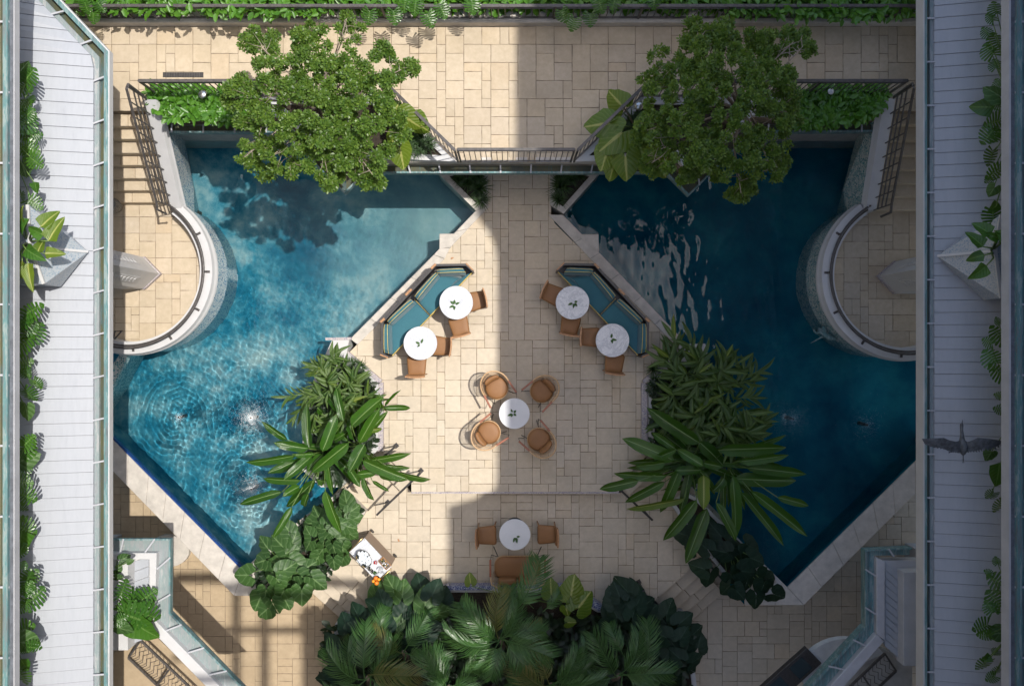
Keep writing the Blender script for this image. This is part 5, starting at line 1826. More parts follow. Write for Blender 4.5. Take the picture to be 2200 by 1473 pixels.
rl_ = random.Random(70)
for root, c, n_ in ((roots[0], (700, 960), 12), (roots[1], (765, 960), 10)):
    for k in range(n_):
        a = rl_.uniform(0, 6.28)
        A1 = P(c[0] + 20 * math.cos(a), c[1] + 20 * math.sin(a), 0.75)
        B1 = P(c[0] + rl_.uniform(60, 125) * math.cos(a), c[1] + rl_.uniform(60, 115) * math.sin(a), rl_.uniform(0.45, 0.85))
        put_leaf(root, HEL[k % 5], A1, B1, rl_.uniform(0.1, 0.16), rl_.uniform(-0.5, 0.5), zs=0.5)
        stalk(root, Vector(root.location), A1, 0.012)
hr = [(C_, (1060, 1240), (520, 880), 175), (C_, (1050, 1225), (1310, 1480), 160), (C_, (1250, 1310), (1945, 1290), 165), (C_, (1460, 1430), (1975, 1365), 100), (C_, (800, 1420), (270, 1195), 165),
      (C_, (810, 1300), (570, 1130), 90), (C_, (1100, 1473), (830, 1305), 115), (D_, (660, 180), (165, 160), 120), (D_, (400, 225), (33, 305), 120), (D_, (645, 235), (272, 430), 110),
      (D_, (830, 390), (280, 487), 95), (D_, (785, 105), (600, 525), 130), (D_, (1005, 175), (1005, 497), 145), (D_, (940, 400), (628, 785), 145), (D_, (1035, 480), (838, 1000), 160),
      (D_, (1120, 430), (1310, 790), 110), (D_, (1270, 170), (1300, 785), 150), (D_, (1350, 330), (1755, 835), 120), (D_, (1440, 320), (1975, 745), 130), (D_, (1290, 205), (1870, 225), 170),
      (D_, (1400, 105), (1965, 165), 125), (D_, (1340, 40), (1720, 10), 80), (D_, (1690, 380), (1985, 460), 95), (D_, (650, 55), (370, 92), 110), (D_, (740, 130), (985, 125), 110), (D_, (1195, 200), (1085, 330), 110),
      (D_, (1000, 60), (1180, 100), 90), (D_, (560, 20), (750, -60), 90)]
roots = [plant('long_leaved_plant', P(1480, 990, 0.12), 'shaded clump of broad glossy leaves in the right planter, reaching over the terrace'),
         plant('long_leaved_plant', P(1555, 990, 0.12), 'shaded clump of broad glossy leaves in the right planter, reaching over the pool')]
for k, (fn, a, b, w) in enumerate(hr):
    pa, pb = fn(*a), fn(*b)
    root = roots[0] if pb[0] < 1530 else roots[1]
    za = rng.uniform(0.9, 1.5)
    A1, B1 = P(*pa, za), P(*pb, za + rng.uniform(-0.35, 0.2))
    ms = HELY[k % 2] if k in (10, 12) else HEL[k % 5]
    put_leaf(root, ms, A1, B1, 0.82 * w / 4.6 * (CAM_H - za) / F, rng.uniform(-0.35, 0.35), zs=0.6)
    stalk(root, Vector(root.location), A1, 0.012)

rr_ = random.Random(77)
for root, c, n_ in ((roots[0], (1490, 985), 22), (roots[1], (1555, 985), 26)):
    for k in range(n_):
        a = rr_.uniform(0, 6.28)
        A1 = P(c[0] + 25 * math.cos(a), c[1] + 25 * math.sin(a), 0.75)
        B1 = P(c[0] + rr_.uniform(90, 165) * math.cos(a), c[1] + rr_.uniform(80, 130) * math.sin(a), rr_.uniform(0.45, 0.8))
        put_leaf(root, HEL[k % 5], A1, B1, rr_.uniform(0.11, 0.19), rr_.uniform(-0.5, 0.5), zs=0.5)
        stalk(root, Vector(root.location), A1, 0.012)

def ginger(base_px, zb, n_st, reach, label, seed, ell=(1, 1), lean=(0, 0)):
    big = 1.0 if base_px[0] < 1000 else 1.3
    rng = random.Random(seed)
    base = P(*base_px, zb)
    t = plant('lance_leaved_plant', base, label)
    k = 0
    for i in range(n_st):
        a = 2 * math.pi * (i + rng.uniform(-0.4, 0.4)) / n_st
        rr = reach * (0.35 + 0.65 * ((i * 0.618) % 1) ** 0.6)
        d = Vector((math.cos(a) * ell[0] + lean[0], math.sin(a) * ell[1] + lean[1], 0))
        foot = base + Vector((rng.uniform(-0.3, 0.3) * ell[0], rng.uniform(-0.3, 0.3) * ell[1], 0))
        top = foot + d * rr + Vector((0, 0, 0.75 + 0.35 * (1 - rr / reach)))
        mid = foot.lerp(top, 0.5) + Vector((0, 0, 0.25))
        part('cane', MB().tube([foot, mid, top], [0.012, 0.01, 0.006], 5), M['stem'], t, True)
        for j in range(9):
            f = 0.3 + 0.7 * j / 8
            p = foot.lerp(mid, f * 2) if f < 0.5 else mid.lerp(top, f * 2 - 1)
            s = 1 if j % 2 else -1
            dd = (top - mid).normalized()
            la = math.atan2(dd.y, dd.x) + s * rng.uniform(0.35, 0.95) * (1 if j < 8 else 0.1)
            L = rng.uniform(0.24, 0.42) * big
            q = p + Vector((math.cos(la) * L, math.sin(la) * L, rng.uniform(-0.12, 0.1)))
            ms = LANY[k % 2] if rng.random() < 0.07 else LAN[k % 4]
            put_leaf(t, ms, p, q, L * rng.uniform(0.18, 0.24), rng.uniform(-0.7, 0.7))
            k += 1
    return t
ginger((715, 850), 0.12, 12, 0.72, 'bushy pale green lance leaved plant in the left planter, tilting over the water', 3, (1.0, 0.75), (-0.15, 0.05))
ginger((775, 850), 0.12, 8, 0.5, 'smaller lance leaved plant in the left planter, along the mosaic edge', 4, (0.8, 0.9))
ginger((1500, 800), 0.12, 10, 0.6, 'dark lance leaved plant at the top corner of the right planter', 21, (0.9, 0.9), (0.0, 0.1))
ginger((730, 800), 0.12, 9, 0.5, 'pale lance leaved plant at the top corner of the left planter', 22, (0.9, 0.7))
ginger((1450, 820), 0.12, 12, 0.72, 'dark lance leaved plant in the right planter, nearest the teal corner sofa', 5, (0.8, 1.0), (0.0, 0.15))
ginger((1530, 850), 0.12, 14, 0.85, 'dark lance leaved plant in the right planter, leaning far over the shaded pool', 6, (1.1, 0.85), (0.15, 0.0))
ginger((1545, 930), 0.12, 10, 0.6, 'dark lance leaved plant at the pool edge of the right planter', 12, (1.0, 0.9), (0.2, 0.1))
ginger((1480, 890), 0.12, 10, 0.7, 'dark lance leaved plant in the middle of the right planter, behind the broad leaves', 8, (1.1, 0.7))

# heart leaved clumps: lists of leaf centres
def clump(name, base_px, zb, pts, fn, meshes, size, label, seed, zr=(0.3, 0.8), spread=0.9):
    rng = random.Random(seed)
    base = P(*base_px, zb)
    t = plant(name, base, label)
    for k, p in enumerate(pts):
        px, py = fn(*p[:2])
        z = zb + rng.uniform(*zr)
        c = P(px, py, z)
        out = c - base
        ang = math.atan2(out.y, out.x) + rng.uniform(-spread, spread)
        s = (p[2] if len(p) > 2 else size) * (CAM_H - z) / F * rng.uniform(0.9, 1.12)
        heart(t, meshes[k % len(meshes)], c, ang, s, rng.uniform(0.1, 0.5), rng.uniform(-0.3, 0.3))
        stalk(t, base + Vector((rng.uniform(-0.1, 0.1), rng.uniform(-0.1, 0.1), 0)), c - Vector((0, 0, 0.03)), 0.008)
    return t
a1 = [(900, 680), (870, 770), (870, 900), (1030, 740), (1040, 830), (1210, 830), (1000, 970), (1130, 940), (1220, 960), (1130, 1090), (1220, 1060), (960, 590), (1250, 430), (1230, 550), (1330, 540), (1340, 630), (1310, 800), (1170, 690), (1090, 640), (1290, 720), (950, 1050)]
a2 = [(640, 720), (430, 900), (570, 880), (710, 860), (680, 970), (390, 1070), (560, 1090), (210, 1210), (650, 1140), (870, 1120), (570, 1280), (760, 1350), (960, 1280), (600, 1400), (430, 1400), (800, 1420), (720, 1230), (360, 1480), (520, 1520), (640, 1480), (850, 1240), (760, 1090), (480, 1200), (420, 1580)]
clump('heart_leaved_plant', (715, 1130), 0.0, a1, B_, HRT, 42, 'sunny clump of heart shaped leaves between the left planter and the drinks cart', 1)
clump('heart_leaved_plant', (620, 1210), 0.0, a2, B_, HRT, 49, 'big clump of heart shaped leaves at the bottom corner of the left pool', 2)
a3 = [(800, 720), (1000, 830), (960, 1030), (1050, 1130), (1270, 1120), (1330, 1270), (1490, 1330), (1690, 1290), (1400, 1070), (1220, 1230), (1500, 1100), (1600, 1140), (1440, 840), (1350, 920), (1130, 700), (1160, 880), (900, 820), (1250, 980), (1040, 640), (930, 620), (1550, 1220), (1300, 850), (1480, 960), (1400, 1180)]
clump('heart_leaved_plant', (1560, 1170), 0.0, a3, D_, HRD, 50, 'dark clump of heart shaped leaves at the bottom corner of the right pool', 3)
E_, F_ = cr((660, 1170), 4.861), cr((1080, 1170), 4.783)
a4 = [(740, 470), (870, 400), (1180, 420), (700, 640), (850, 520), (1050, 560), (1010, 640), (910, 760), (1000, 830), (1110, 830), (1300, 640), (1290, 890), (960, 640), (1140, 660), (1400, 700), (1010, 950), (1100, 1050), (1240, 760), (780, 560), (820, 800)]
a4 += [(1330, 470), (1230, 560), (1000, 480), (1420, 560)]
clump('heart_leaved_plant', (868, 1330), -0.15, a4, E_, HRT[:2] + HRD, 53, 'dark heart leaved clump left of the palms, beside the oranges on the cart', 4, (0.4, 0.9))  # dark leaf copies stand in for shade as well as dark foliage
a5 = [(400, 800), (510, 690), (240, 990), (180, 1150), (640, 740), (250, 1330), (180, 1400), (380, 1370), (520, 880), (640, 1000), (420, 1000), (330, 1120), (560, 780), (480, 1180)]
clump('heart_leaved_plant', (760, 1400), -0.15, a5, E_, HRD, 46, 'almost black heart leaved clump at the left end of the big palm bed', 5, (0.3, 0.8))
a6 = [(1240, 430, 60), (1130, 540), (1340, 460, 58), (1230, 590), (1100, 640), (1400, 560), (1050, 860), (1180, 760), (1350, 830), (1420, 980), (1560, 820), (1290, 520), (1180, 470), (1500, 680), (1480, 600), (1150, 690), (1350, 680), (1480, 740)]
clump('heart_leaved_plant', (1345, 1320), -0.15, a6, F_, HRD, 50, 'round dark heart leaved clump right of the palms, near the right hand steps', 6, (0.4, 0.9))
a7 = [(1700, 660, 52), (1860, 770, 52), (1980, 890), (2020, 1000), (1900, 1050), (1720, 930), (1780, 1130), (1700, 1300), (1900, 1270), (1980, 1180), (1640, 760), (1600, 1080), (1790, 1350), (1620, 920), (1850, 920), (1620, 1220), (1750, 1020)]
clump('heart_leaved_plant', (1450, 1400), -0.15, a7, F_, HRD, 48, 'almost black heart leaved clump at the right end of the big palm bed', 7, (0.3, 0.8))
t = plant('heart_leaved_plant', P(1215, 1300, -0.15), 'bright yellow green heart leaved plant behind the palms, right of the loveseat')
for fn, a, b, w in ((F_, (690, 590), (745, 262), 230), (F_, (735, 700), (930, 445), 130), (F_, (640, 620), (680, 740), 130), (F_, (640, 800), (770, 790), 200), (F_, (500, 560), (490, 310), 120), (E_, (1710, 430), (1690, 270), 100)):
    pa, pb = fn(*a), fn(*b)
    A1, B1 = P(*pa, 0.6), P(*pb, 0.5)
    d = (B1 - A1)
    heart(t, HRY[int(w) % 3], A1 + d * 0.45, math.atan2(d.y, d.x), d.length * 0.95, 0.1)
    stalk(t, Vector(t.location), A1, 0.012)

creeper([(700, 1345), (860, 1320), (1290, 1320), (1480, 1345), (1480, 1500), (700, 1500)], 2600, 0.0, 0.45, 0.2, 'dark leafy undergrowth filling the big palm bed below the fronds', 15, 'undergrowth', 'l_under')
# lobed leaves on the upper terrace
def lobed(base_px, z, items, label):
    t = plant('giant_leaved_plant', P(*base_px, z), label)
    r = random.Random(len(items))
    for k, (px, py, dx, dy, L) in enumerate(items):
        zz = z + r.uniform(0.5, 0.9)
        c = P(px, py, zz)
        ang = math.atan2(-dy, dx)
        heart(t, HRY[k % 3], c, ang, L * (CAM_H - zz) / F, r.uniform(0.1, 0.4), r.uniform(-0.5, 0.5))
        stalk(t, Vector(t.location), c, 0.015, M['bark'] if k == 0 else None)
    return t
lobed((835, 262), 2.25, [(850, 235, 0.4, -1, 50), (880, 258, 1, 0.6, 62), (902, 268, 1, 0.75, 56), (862, 335, 0.2, 1, 62), (845, 300, -0.3, 1, 40)], 'yellow green giant leaved plant at the right edge of the sunlit tree')
lobed((1365, 275), 2.25, [(1325, 215, -0.8, -1, 62), (1290, 268, -1, 0.1, 75), (1318, 300, -1, 0.8, 88), (1300, 340, -0.3, 1, 60), (1345, 355, 0.1, 1, 72), (1315, 365, -0.2, 1, 55), (1415, 345, 0.6, 1, 88), (1385, 350, -0.1, 1, 50), (1385, 255, 0.2, -1, 45)], 'yellow green giant leaved plant at the left edge of the shaded tree')

# ------------------------------------------------------------------ palms
def palm(base_px, zb, top_px, zt_, fronds, label, seed, extra=()):
    r = random.Random(seed)
    base, top = P(*base_px, zb), P(*top_px, zt_)
    t = thing('palm', base, label, 'palm', 'palms of the south bed')
    part('trunk', MB().tube([base, base.lerp(top, 0.5) + Vector((0.06, 0, 0)), top], [0.07, 0.055, 0.05], 8), M['bark'], t, True)
    for k in range(fronds):
        a = 2.4 * k + r.uniform(-0.3, 0.3)
        L = r.uniform(0.85, 1.2)
        el = 0.55 - 0.75 * k / fronds
        d = Vector((math.cos(a) * math.cos(el), math.sin(a) * math.cos(el), math.sin(el)))
        put_leaf(t, FRO[k % 4] if r.random() > 0.1 else FROY[0], top, top + d * L, L, r.uniform(-0.4, 0.4), 'frond', L)
    for fn, a, b, m in extra:
        A1, B1 = P(*fn(*a), zt_ - 0.1), P(*fn(*b), zt_ - 0.25)
        L = (B1 - A1).length
        put_leaf(t, m, A1, B1, L, r.uniform(-0.3, 0.3), 'frond', L)
    return t
palm((1075, 1400), -0.15, (1075, 1372), 2.0, 12, 'tall feather palm in the middle of the south bed, half in sunlight', 1,
     [(E_, (2020, 1000), (1530, 560), FRO[0]), (E_, (1950, 1150), (1700, 850), FRO[2]), (F_, (120, 700), (400, 80), FRO[3]), (F_, (60, 900), (60, 430), FRO[1])])
palm((790, 1470), -0.15, (790, 1455), 1.5, 7, 'feather palm at the left of the south bed, above dark heart leaves', 2,
     [(E_, (560, 1400), (330, 960), FRO[1]), (E_, (840, 1470), (620, 1120), FRO[2])])
palm((870, 1420), -0.15, (868, 1400), 1.2, 4, 'low young palm between the left clumps of the south bed', 3,
     [(E_, (760, 1010), (820, 600), FRO[0]), (E_, (1150, 1473), (900, 1250), FROY[0])])
palm((970, 1480), -0.15, (965, 1475), 1.9, 8, 'feather palm at the bottom edge, left of the tallest palm', 4,
     [(E_, (1450, 1700), (1350, 1250), FRO[1])])
palm((1190, 1480), -0.15, (1185, 1470), 1.8, 9, 'shaded feather palm at the bottom edge, right of the tallest palm', 5,
     [(F_, (200, 900), (450, 780), FROY[0]), (F_, (760, 1300), (900, 960), FRO[1])])
palm((1310, 1460), -0.15, (1330, 1450), 1.6, 6, 'shaded feather palm beside the right dark clumps of the south bed', 6,
     [(F_, (330, 640), (100, 420), FRO[2]), (F_, (420, 700), (640, 470), FRO[1]), (F_, (1250, 1150), (1110, 770), FRO[0]), (F_, (1500, 1300), (1470, 740), FRO[2])])

# ------------------------------------------------------------------ plants on the lower roofs
def roof_plant(name, base_px, z, leaves, meshes, size, label, seed, side):
    r = random.Random(seed)
    if meshes is MON: meshes = MON + MON[:3] + [HRT[seed % 5], PHG[seed % 3]]
    base = P(*base_px, z)
    t = plant(name, base, label, 'plant', 'split leaved plants on the lower roofs' if name == 'split_leaved_plant' else None)
    for k, (px, py) in enumerate(leaves):
        zz = z + r.uniform(0.15, 0.55)
        c = P(px, py, zz)
        ang = math.atan2(c.y - base.y, c.x - base.x) + r.uniform(-0.6, 0.6)
        s = size * (CAM_H - zz) / F * r.choice((0.55, 0.75, 0.9, 1.0, 1.15, 1.3))
        heart(t, meshes[k % len(meshes)], c, ang, s, r.uniform(0.1, 0.6), r.uniform(-0.5, 0.5))
        stalk(t, base + Vector((0, r.uniform(-0.1, 0.1), 0)), c, 0.01)
    return t
L1 = [(60, 165), (66, 213), (63, 193), (60, 246), (75, 290), (50, 285), (73, 345), (50, 360), (76, 396), (47, 420), (71, 436), (50, 186), (52, 225), (50, 320), (55, 262), (64, 318), (48, 150)]
L2 = [(62, 700), (48, 690), (72, 715), (50, 740), (78, 823), (52, 800), (60, 845), (58, 885), (50, 865), (48, 780), (66, 668)]
L3 = [(54, 962), (50, 1003), (47, 1036), (54, 1065), (48, 1115), (58, 950), (44, 1090), (60, 985), (46, 1150), (50, 1135)]
L4 = [(72, 1284), (54, 1255), (64, 1240), (48, 1215), (50, 1300), (47, 1350), (69, 1390), (58, 1380), (48, 1420), (45, 1180), (60, 1262), (50, 1395), (46, 1448)]
for k, (ls, y) in enumerate(((L1, 300), (L2, 770), (L3, 1040), (L4, 1320))):
    lb = ['split leaved plant at the top of the left lower roof, half in ledge shade', 'split leaved plant on the left lower roof, just below the yellow green plant', 'split leaved plant on the left lower roof, level with the pool spouts', 'split leaved plant at the bottom of the left lower roof, above the bay'][k]
    roof_plant('split_leaved_plant', (30, y), 4.3, ls, MON, 46, lb, 10 + k, -1)
R1 = [(2130, 40), (2120, 70), (2128, 110), (2140, 20), (2138, 140), (2142, 90), (2146, 180), (2135, 200), (2125, 230), (2142, 225), (2138, 262), (2140, 290), (2125, 290), (2130, 335), (2125, 385), (2140, 370), (2132, 410), (2140, 440), (2134, 465)]
R2 = [(2146, 720), (2125, 735), (2145, 690), (2132, 770), (2146, 800), (2147, 850), (2150, 880), (2125, 978), (2146, 1004), (2130, 1062), (2147, 1085)]
R3 = [(2142, 1205), (2125, 1230), (2147, 1250), (2128, 1305), (2112, 1345), (2140, 1290), (2118, 1365), (2140, 1360), (2125, 1410), (2115, 1425), (2140, 1400), (2132, 1455), (2142, 1440)]
for k, (ls, y) in enumerate(((R1, 260), (R2, 880), (R3, 1330))):
    lb = ['split leaved plant at the top of the right lower roof', 'split leaved plant on the right lower roof, beside the dark heron', 'split leaved plant at the bottom of the right lower roof'][k]
    roof_plant('split_leaved_plant', (2170, y), 4.3, ls, MON, 42, lb, 20 + k, 1)
roof_plant('split_leaved_plant', (255, 1300), 2.4, [(275, 1285), (268, 1310), (300, 1300), (310, 1285), (285, 1325), (262, 1270), (312, 1320), (265, 1350), (295, 1340), (258, 1330)], MON, 62, 'big split leaved plant in front of the small bay at bottom left', 31, -1)
roof_plant('split_leaved_plant', (252, 1215), 2.4, [(268, 1198), (258, 1225), (280, 1205), (255, 1240)], HRT, 30, 'small leafy plant at the top corner of the small bay roof', 32, -1)
def phil(base_px, z, items, meshes, label):
    t = plant('broad_leaved_plant', P(*base_px, z), label)
    r = random.Random(3)
    for k, (a, b, w) in enumerate(items):
        A1, B1 = P(*a, z + 0.5), P(*b, z + r.uniform(0.3, 0.6))
        put_leaf(t, meshes[k % len(meshes)], A1, B1, w * (CAM_H - z) / F, r.uniform(-0.4, 0.4), zs=0.4)
        stalk(t, Vector(t.location), A1, 0.014)
    return t
phil((62, 520), 4.6, [((88, 488), (128, 452), 36), ((104, 518), (138, 465), 34), ((95, 505), (58, 488), 28), ((80, 545), (96, 512), 24), ((96, 545), (142, 545), 26), ((56, 535), (98, 560), 30), ((60, 565), (70, 628), 30), ((48, 480), (48, 440), 22), ((62, 470), (46, 505), 20), ((48, 560), (45, 600), 26)], PHI[:2] + PHG[:1], 'yellow green broad leaved plant in the pointed planter on the left roof')
phil((2130, 540), 4.6, [((2128, 505), (2088, 478), 34), ((2112, 530), (2074, 497), 30), ((2148, 512), (2112, 500), 22), ((2116, 548), (2074, 560), 26), ((2120, 570), (2080, 600), 34), ((2140, 495), (2150, 520), 20)], PHG, 'dark broad leaved plant in the pointed planter on the right roof')
# overhanging split leaves on the top railing
t = plant('split_leaved_plant', P(880, 5, 2.7), 'split leaved plant hanging over the top railing beside the sunlit tree')
for k, (x, y) in enumerate([(793, 42), (847, 42), (922, 48), (892, 22), (1015, 20), (950, 30), (870, 15)]):
    heart(t, MON[k % 4], P(x, y - 8, 3.0), -1.5 + 0.3 * (k % 3 - 1), 42 * 14.8 / F, 0.35)
t = plant('split_leaved_plant', P(1250, 5, 2.7), 'split leaved plant hanging over the top railing in the shade')
for k, (x, y) in enumerate([(1232, 58), (1268, 48), (1210, 40), (1320, 12), (1405, 10), (1290, 20)]):
    heart(t, MON[k % 4], P(x, y - 8, 3.0), -1.5 + 0.4 * (k % 3 - 1), 38 * 14.8 / F, 0.35)
t = plant('split_leaved_plant', P(200, 5, 2.7), 'split leaved plant at the left end of the top railing')
for k, (x, y) in enumerate([(200, 42), (185, 20), (215, 18), (170, 8)]):
    heart(t, MON[k % 4], P(x, y - 6, 2.9), -1.4 + 0.4 * (k % 3 - 1), 34 * 14.8 / F, 0.35)

# ------------------------------------------------------------------ furniture
def rrect(w, d, r, n=4, taper=1.0):
    pts = []
    for sx, sy, a0 in ((1, 1, 0), (-1, 1, 90), (-1, -1, 180), (1, -1, 270)):
        for k in range(n + 1):
            a = R(a0 + 90 * k / n)
            x, y = sx * (w / 2 - r) + r * math.cos(a), sy * (d / 2 - r) + r * math.sin(a)
            pts.append((x, y * (1.0 if x > 0 else taper)))
    return pts

def cushion(m, poly, z0, z1, puff=0.012):
    cx = sum(p[0] for p in poly) / len(poly)
    cy = sum(p[1] for p in poly) / len(poly)
    sc = lambda f: [(cx + (p[0] - cx) * f, cy + (p[1] - cy) * f) for p in poly]
    rings = []
    h = z1 - z0
    for f, z in ((0.94, z0), (1.0, z0 + h * 0.3), (1.0, z0 + h * 0.65), (0.95, z1 - h * 0.08), (0.8, z1 + puff * 0.6), (0.4, z1 + puff)):
        rings.append([(x, y, z) for x, y in sc(f)])
    m.loft(rings)
    return m

# side chair, facing +X
def make_chair(label, group):
    t = thing('side_chair', (0, 0, 0), label, 'chair', group)
    cushion(MB(), rrect(0.42, 0.43, 0.06, 4, 0.88), 0.40, 0.465).build('seat', M['leather'], t, True)
    MB().prism(rrect(0.40, 0.41, 0.05, 3, 0.88), 0.375, 0.40).build('seat_frame', M['wood'], t, False, 0.004)
    for sx, sy in ((0.17, 0.18), (0.17, -0.18)):
        MB().tube([(sx, sy, 0.39), (sx + 0.03, sy * 1.12, 0.0)], [0.02, 0.013], 8).build('leg', M['wood'], t, True)
    for sy in (0.165, -0.165):
        MB().tube([(-0.19, sy * 1.08, 0.0), (-0.185, sy, 0.4), (-0.225, sy * 1.12, 0.78)], [0.013, 0.02, 0.016], 8).build('leg', M['wood'], t, True)
    m = MB()
    n = 8
    rings = []
    for k in range(n + 1):
        f = -1 + 2 * k / n
        y = f * 0.215
        x = -0.235 + 0.02 * f * f
        rings.append([(x - 0.016, y, 0.70), (x + 0.016, y, 0.70), (x + 0.012, y, 0.80), (x - 0.020, y, 0.80)])
    m.loft(rings)
    m.build('backrest', M['wood'], t, False, 0.006)
    rings = []
    for k in range(n + 1):
        f = -1 + 2 * k / n
        y = f * 0.19
        x = -0.205 + 0.02 * f * f
        rings.append([(x - 0.012, y, 0.52), (x + 0.012, y, 0.52), (x + 0.008, y, 0.72), (x - 0.016, y, 0.72)])
    MB().loft(rings).build('back_pad', M['leather'], t, False, 0.005)
    return t
CHAIRS = [(1022, 646, 193, 0, 'tan chair facing left at the upper sunlit table, its back to the shade line'), (987, 700, 104, 0, 'tan chair tucked under the lower side of the upper sunlit table'),
          (948, 743, 175, 0, 'tan chair on the right side of the lower sunlit table'), (895, 786, 90, 0, 'tan chair tucked under the lower side of the lower sunlit table'),
          (1187, 632, -24, 0, 'brown chair turned askew at the left of the upper shaded table'), (1225, 698, 80, 0, 'brown chair tucked under the lower side of the upper shaded table'),
          (1268, 724, -2, 0, 'brown chair on the left side of the lower shaded table'), (1320, 780, 84, 0, 'brown chair tucked under the lower side of the lower shaded table'),
          (1046, 1150, 2, ZS, 'brown chair left of the plain white table on the south terrace'), (1175, 1148, 181, ZS, 'brown chair right of the plain white table on the south terrace')]
c0 = None
for x, y, a, zf, lb in CHAIRS:
    p = P(x, y, zf + 0.46)
    if c0 is None:
        c0 = make_chair(lb, 'tan cushioned side chairs')
        c0.location = (p.x, p.y, zf); c0.rotation_euler.z = R(a)
    else:
        dup(c0, (p.x, p.y, zf), R(a), lb)

def table(px, py, zf, h, rpx, mat, label, seed):
    z = zf + h
    c = P(px, py, z)
    r = rpx * (CAM_H - z) / F
    t = thing('round_table', (c.x, c.y, zf), label, 'table', 'round white topped tables')
    MB().lathe([(0.001, h - 0.025), (r - 0.012, h - 0.025), (r, h - 0.017), (r, h - 0.005), (r - 0.006, h), (0.001, h)], n=56).build('tabletop', mat, t)
    MB().lathe([(0.001, 0.03), (0.03, 0.03), (0.028, h - 0.05), (0.1, h - 0.027), (0.001, h - 0.027)], n=16).build('column', M['black'], t, True)
    MB().lathe([(0.001, 0.0), (0.22, 0.0), (0.22, 0.012), (0.05, 0.035), (0.001, 0.035)], n=32).build('base', M['black'], t)
    return t, c, r
TABS = [(980, 650, 0, 0.75, 36, 'marble', 'upper marble table in the sun, beside the left teal sofa', 20), (903, 737, 0, 0.75, 36, 'marble', 'lower marble table in the sun, beside the left teal sofa', 80),
        (1230, 650, 0, 0.75, 36, 'marble', 'upper marble table in the shade, beside the right teal sofa', 200), (1316, 731, 0, 0.75, 36, 'marble', 'lower marble table in the shade, beside the right teal sofa', 300),
        (1105, 888, 0, 0.5, 33, 'whitetop', 'plain white table between the four woven armchairs', 130), (1106, 1148, ZS, 0.74, 33.5, 'whitetop', 'plain white table on the south terrace, between two chairs', 240)]
SPL = ['on the upper sunlit marble table', 'on the lower sunlit marble table', 'on the upper shaded marble table', 'on the lower shaded marble table', 'on the table between the woven armchairs', 'on the south terrace table']
for k, (x, y, zf, h, r, mt_, lb, a) in enumerate(TABS):
    t, c, rr = table(x, y, zf, h, r, M[mt_], lb, a)
    g = thing('herb_sprig', (c.x + (-0.03, 0.01, 0.02, -0.04, -0.03, 0.02)[k], c.y + (-0.05, -0.02, 0.0, 0.03, 0.01, -0.04)[k], zf + h), 'small sprig of green leaves lying ' + SPL[k], 'sprig', 'leaf sprigs on the tables')
    rs = random.Random(k)
    for j in range((5, 3, 4, 3, 5, 3)[k]):
        an = R(a + j * 62 + rs.uniform(-18, 18))
        b = Vector((math.cos(an) * 0.02, math.sin(an) * 0.02, 0.008))
        e = b + Vector((math.cos(an) * rs.uniform(0.06, 0.13), math.sin(an) * rs.uniform(0.06, 0.13), rs.uniform(0.0, 0.03)))
        put_leaf(g, SPR[j % 2], Vector(g.location) + b, Vector(g.location) + e, rs.uniform(0.04, 0.055), rs.uniform(-0.4, 0.4))

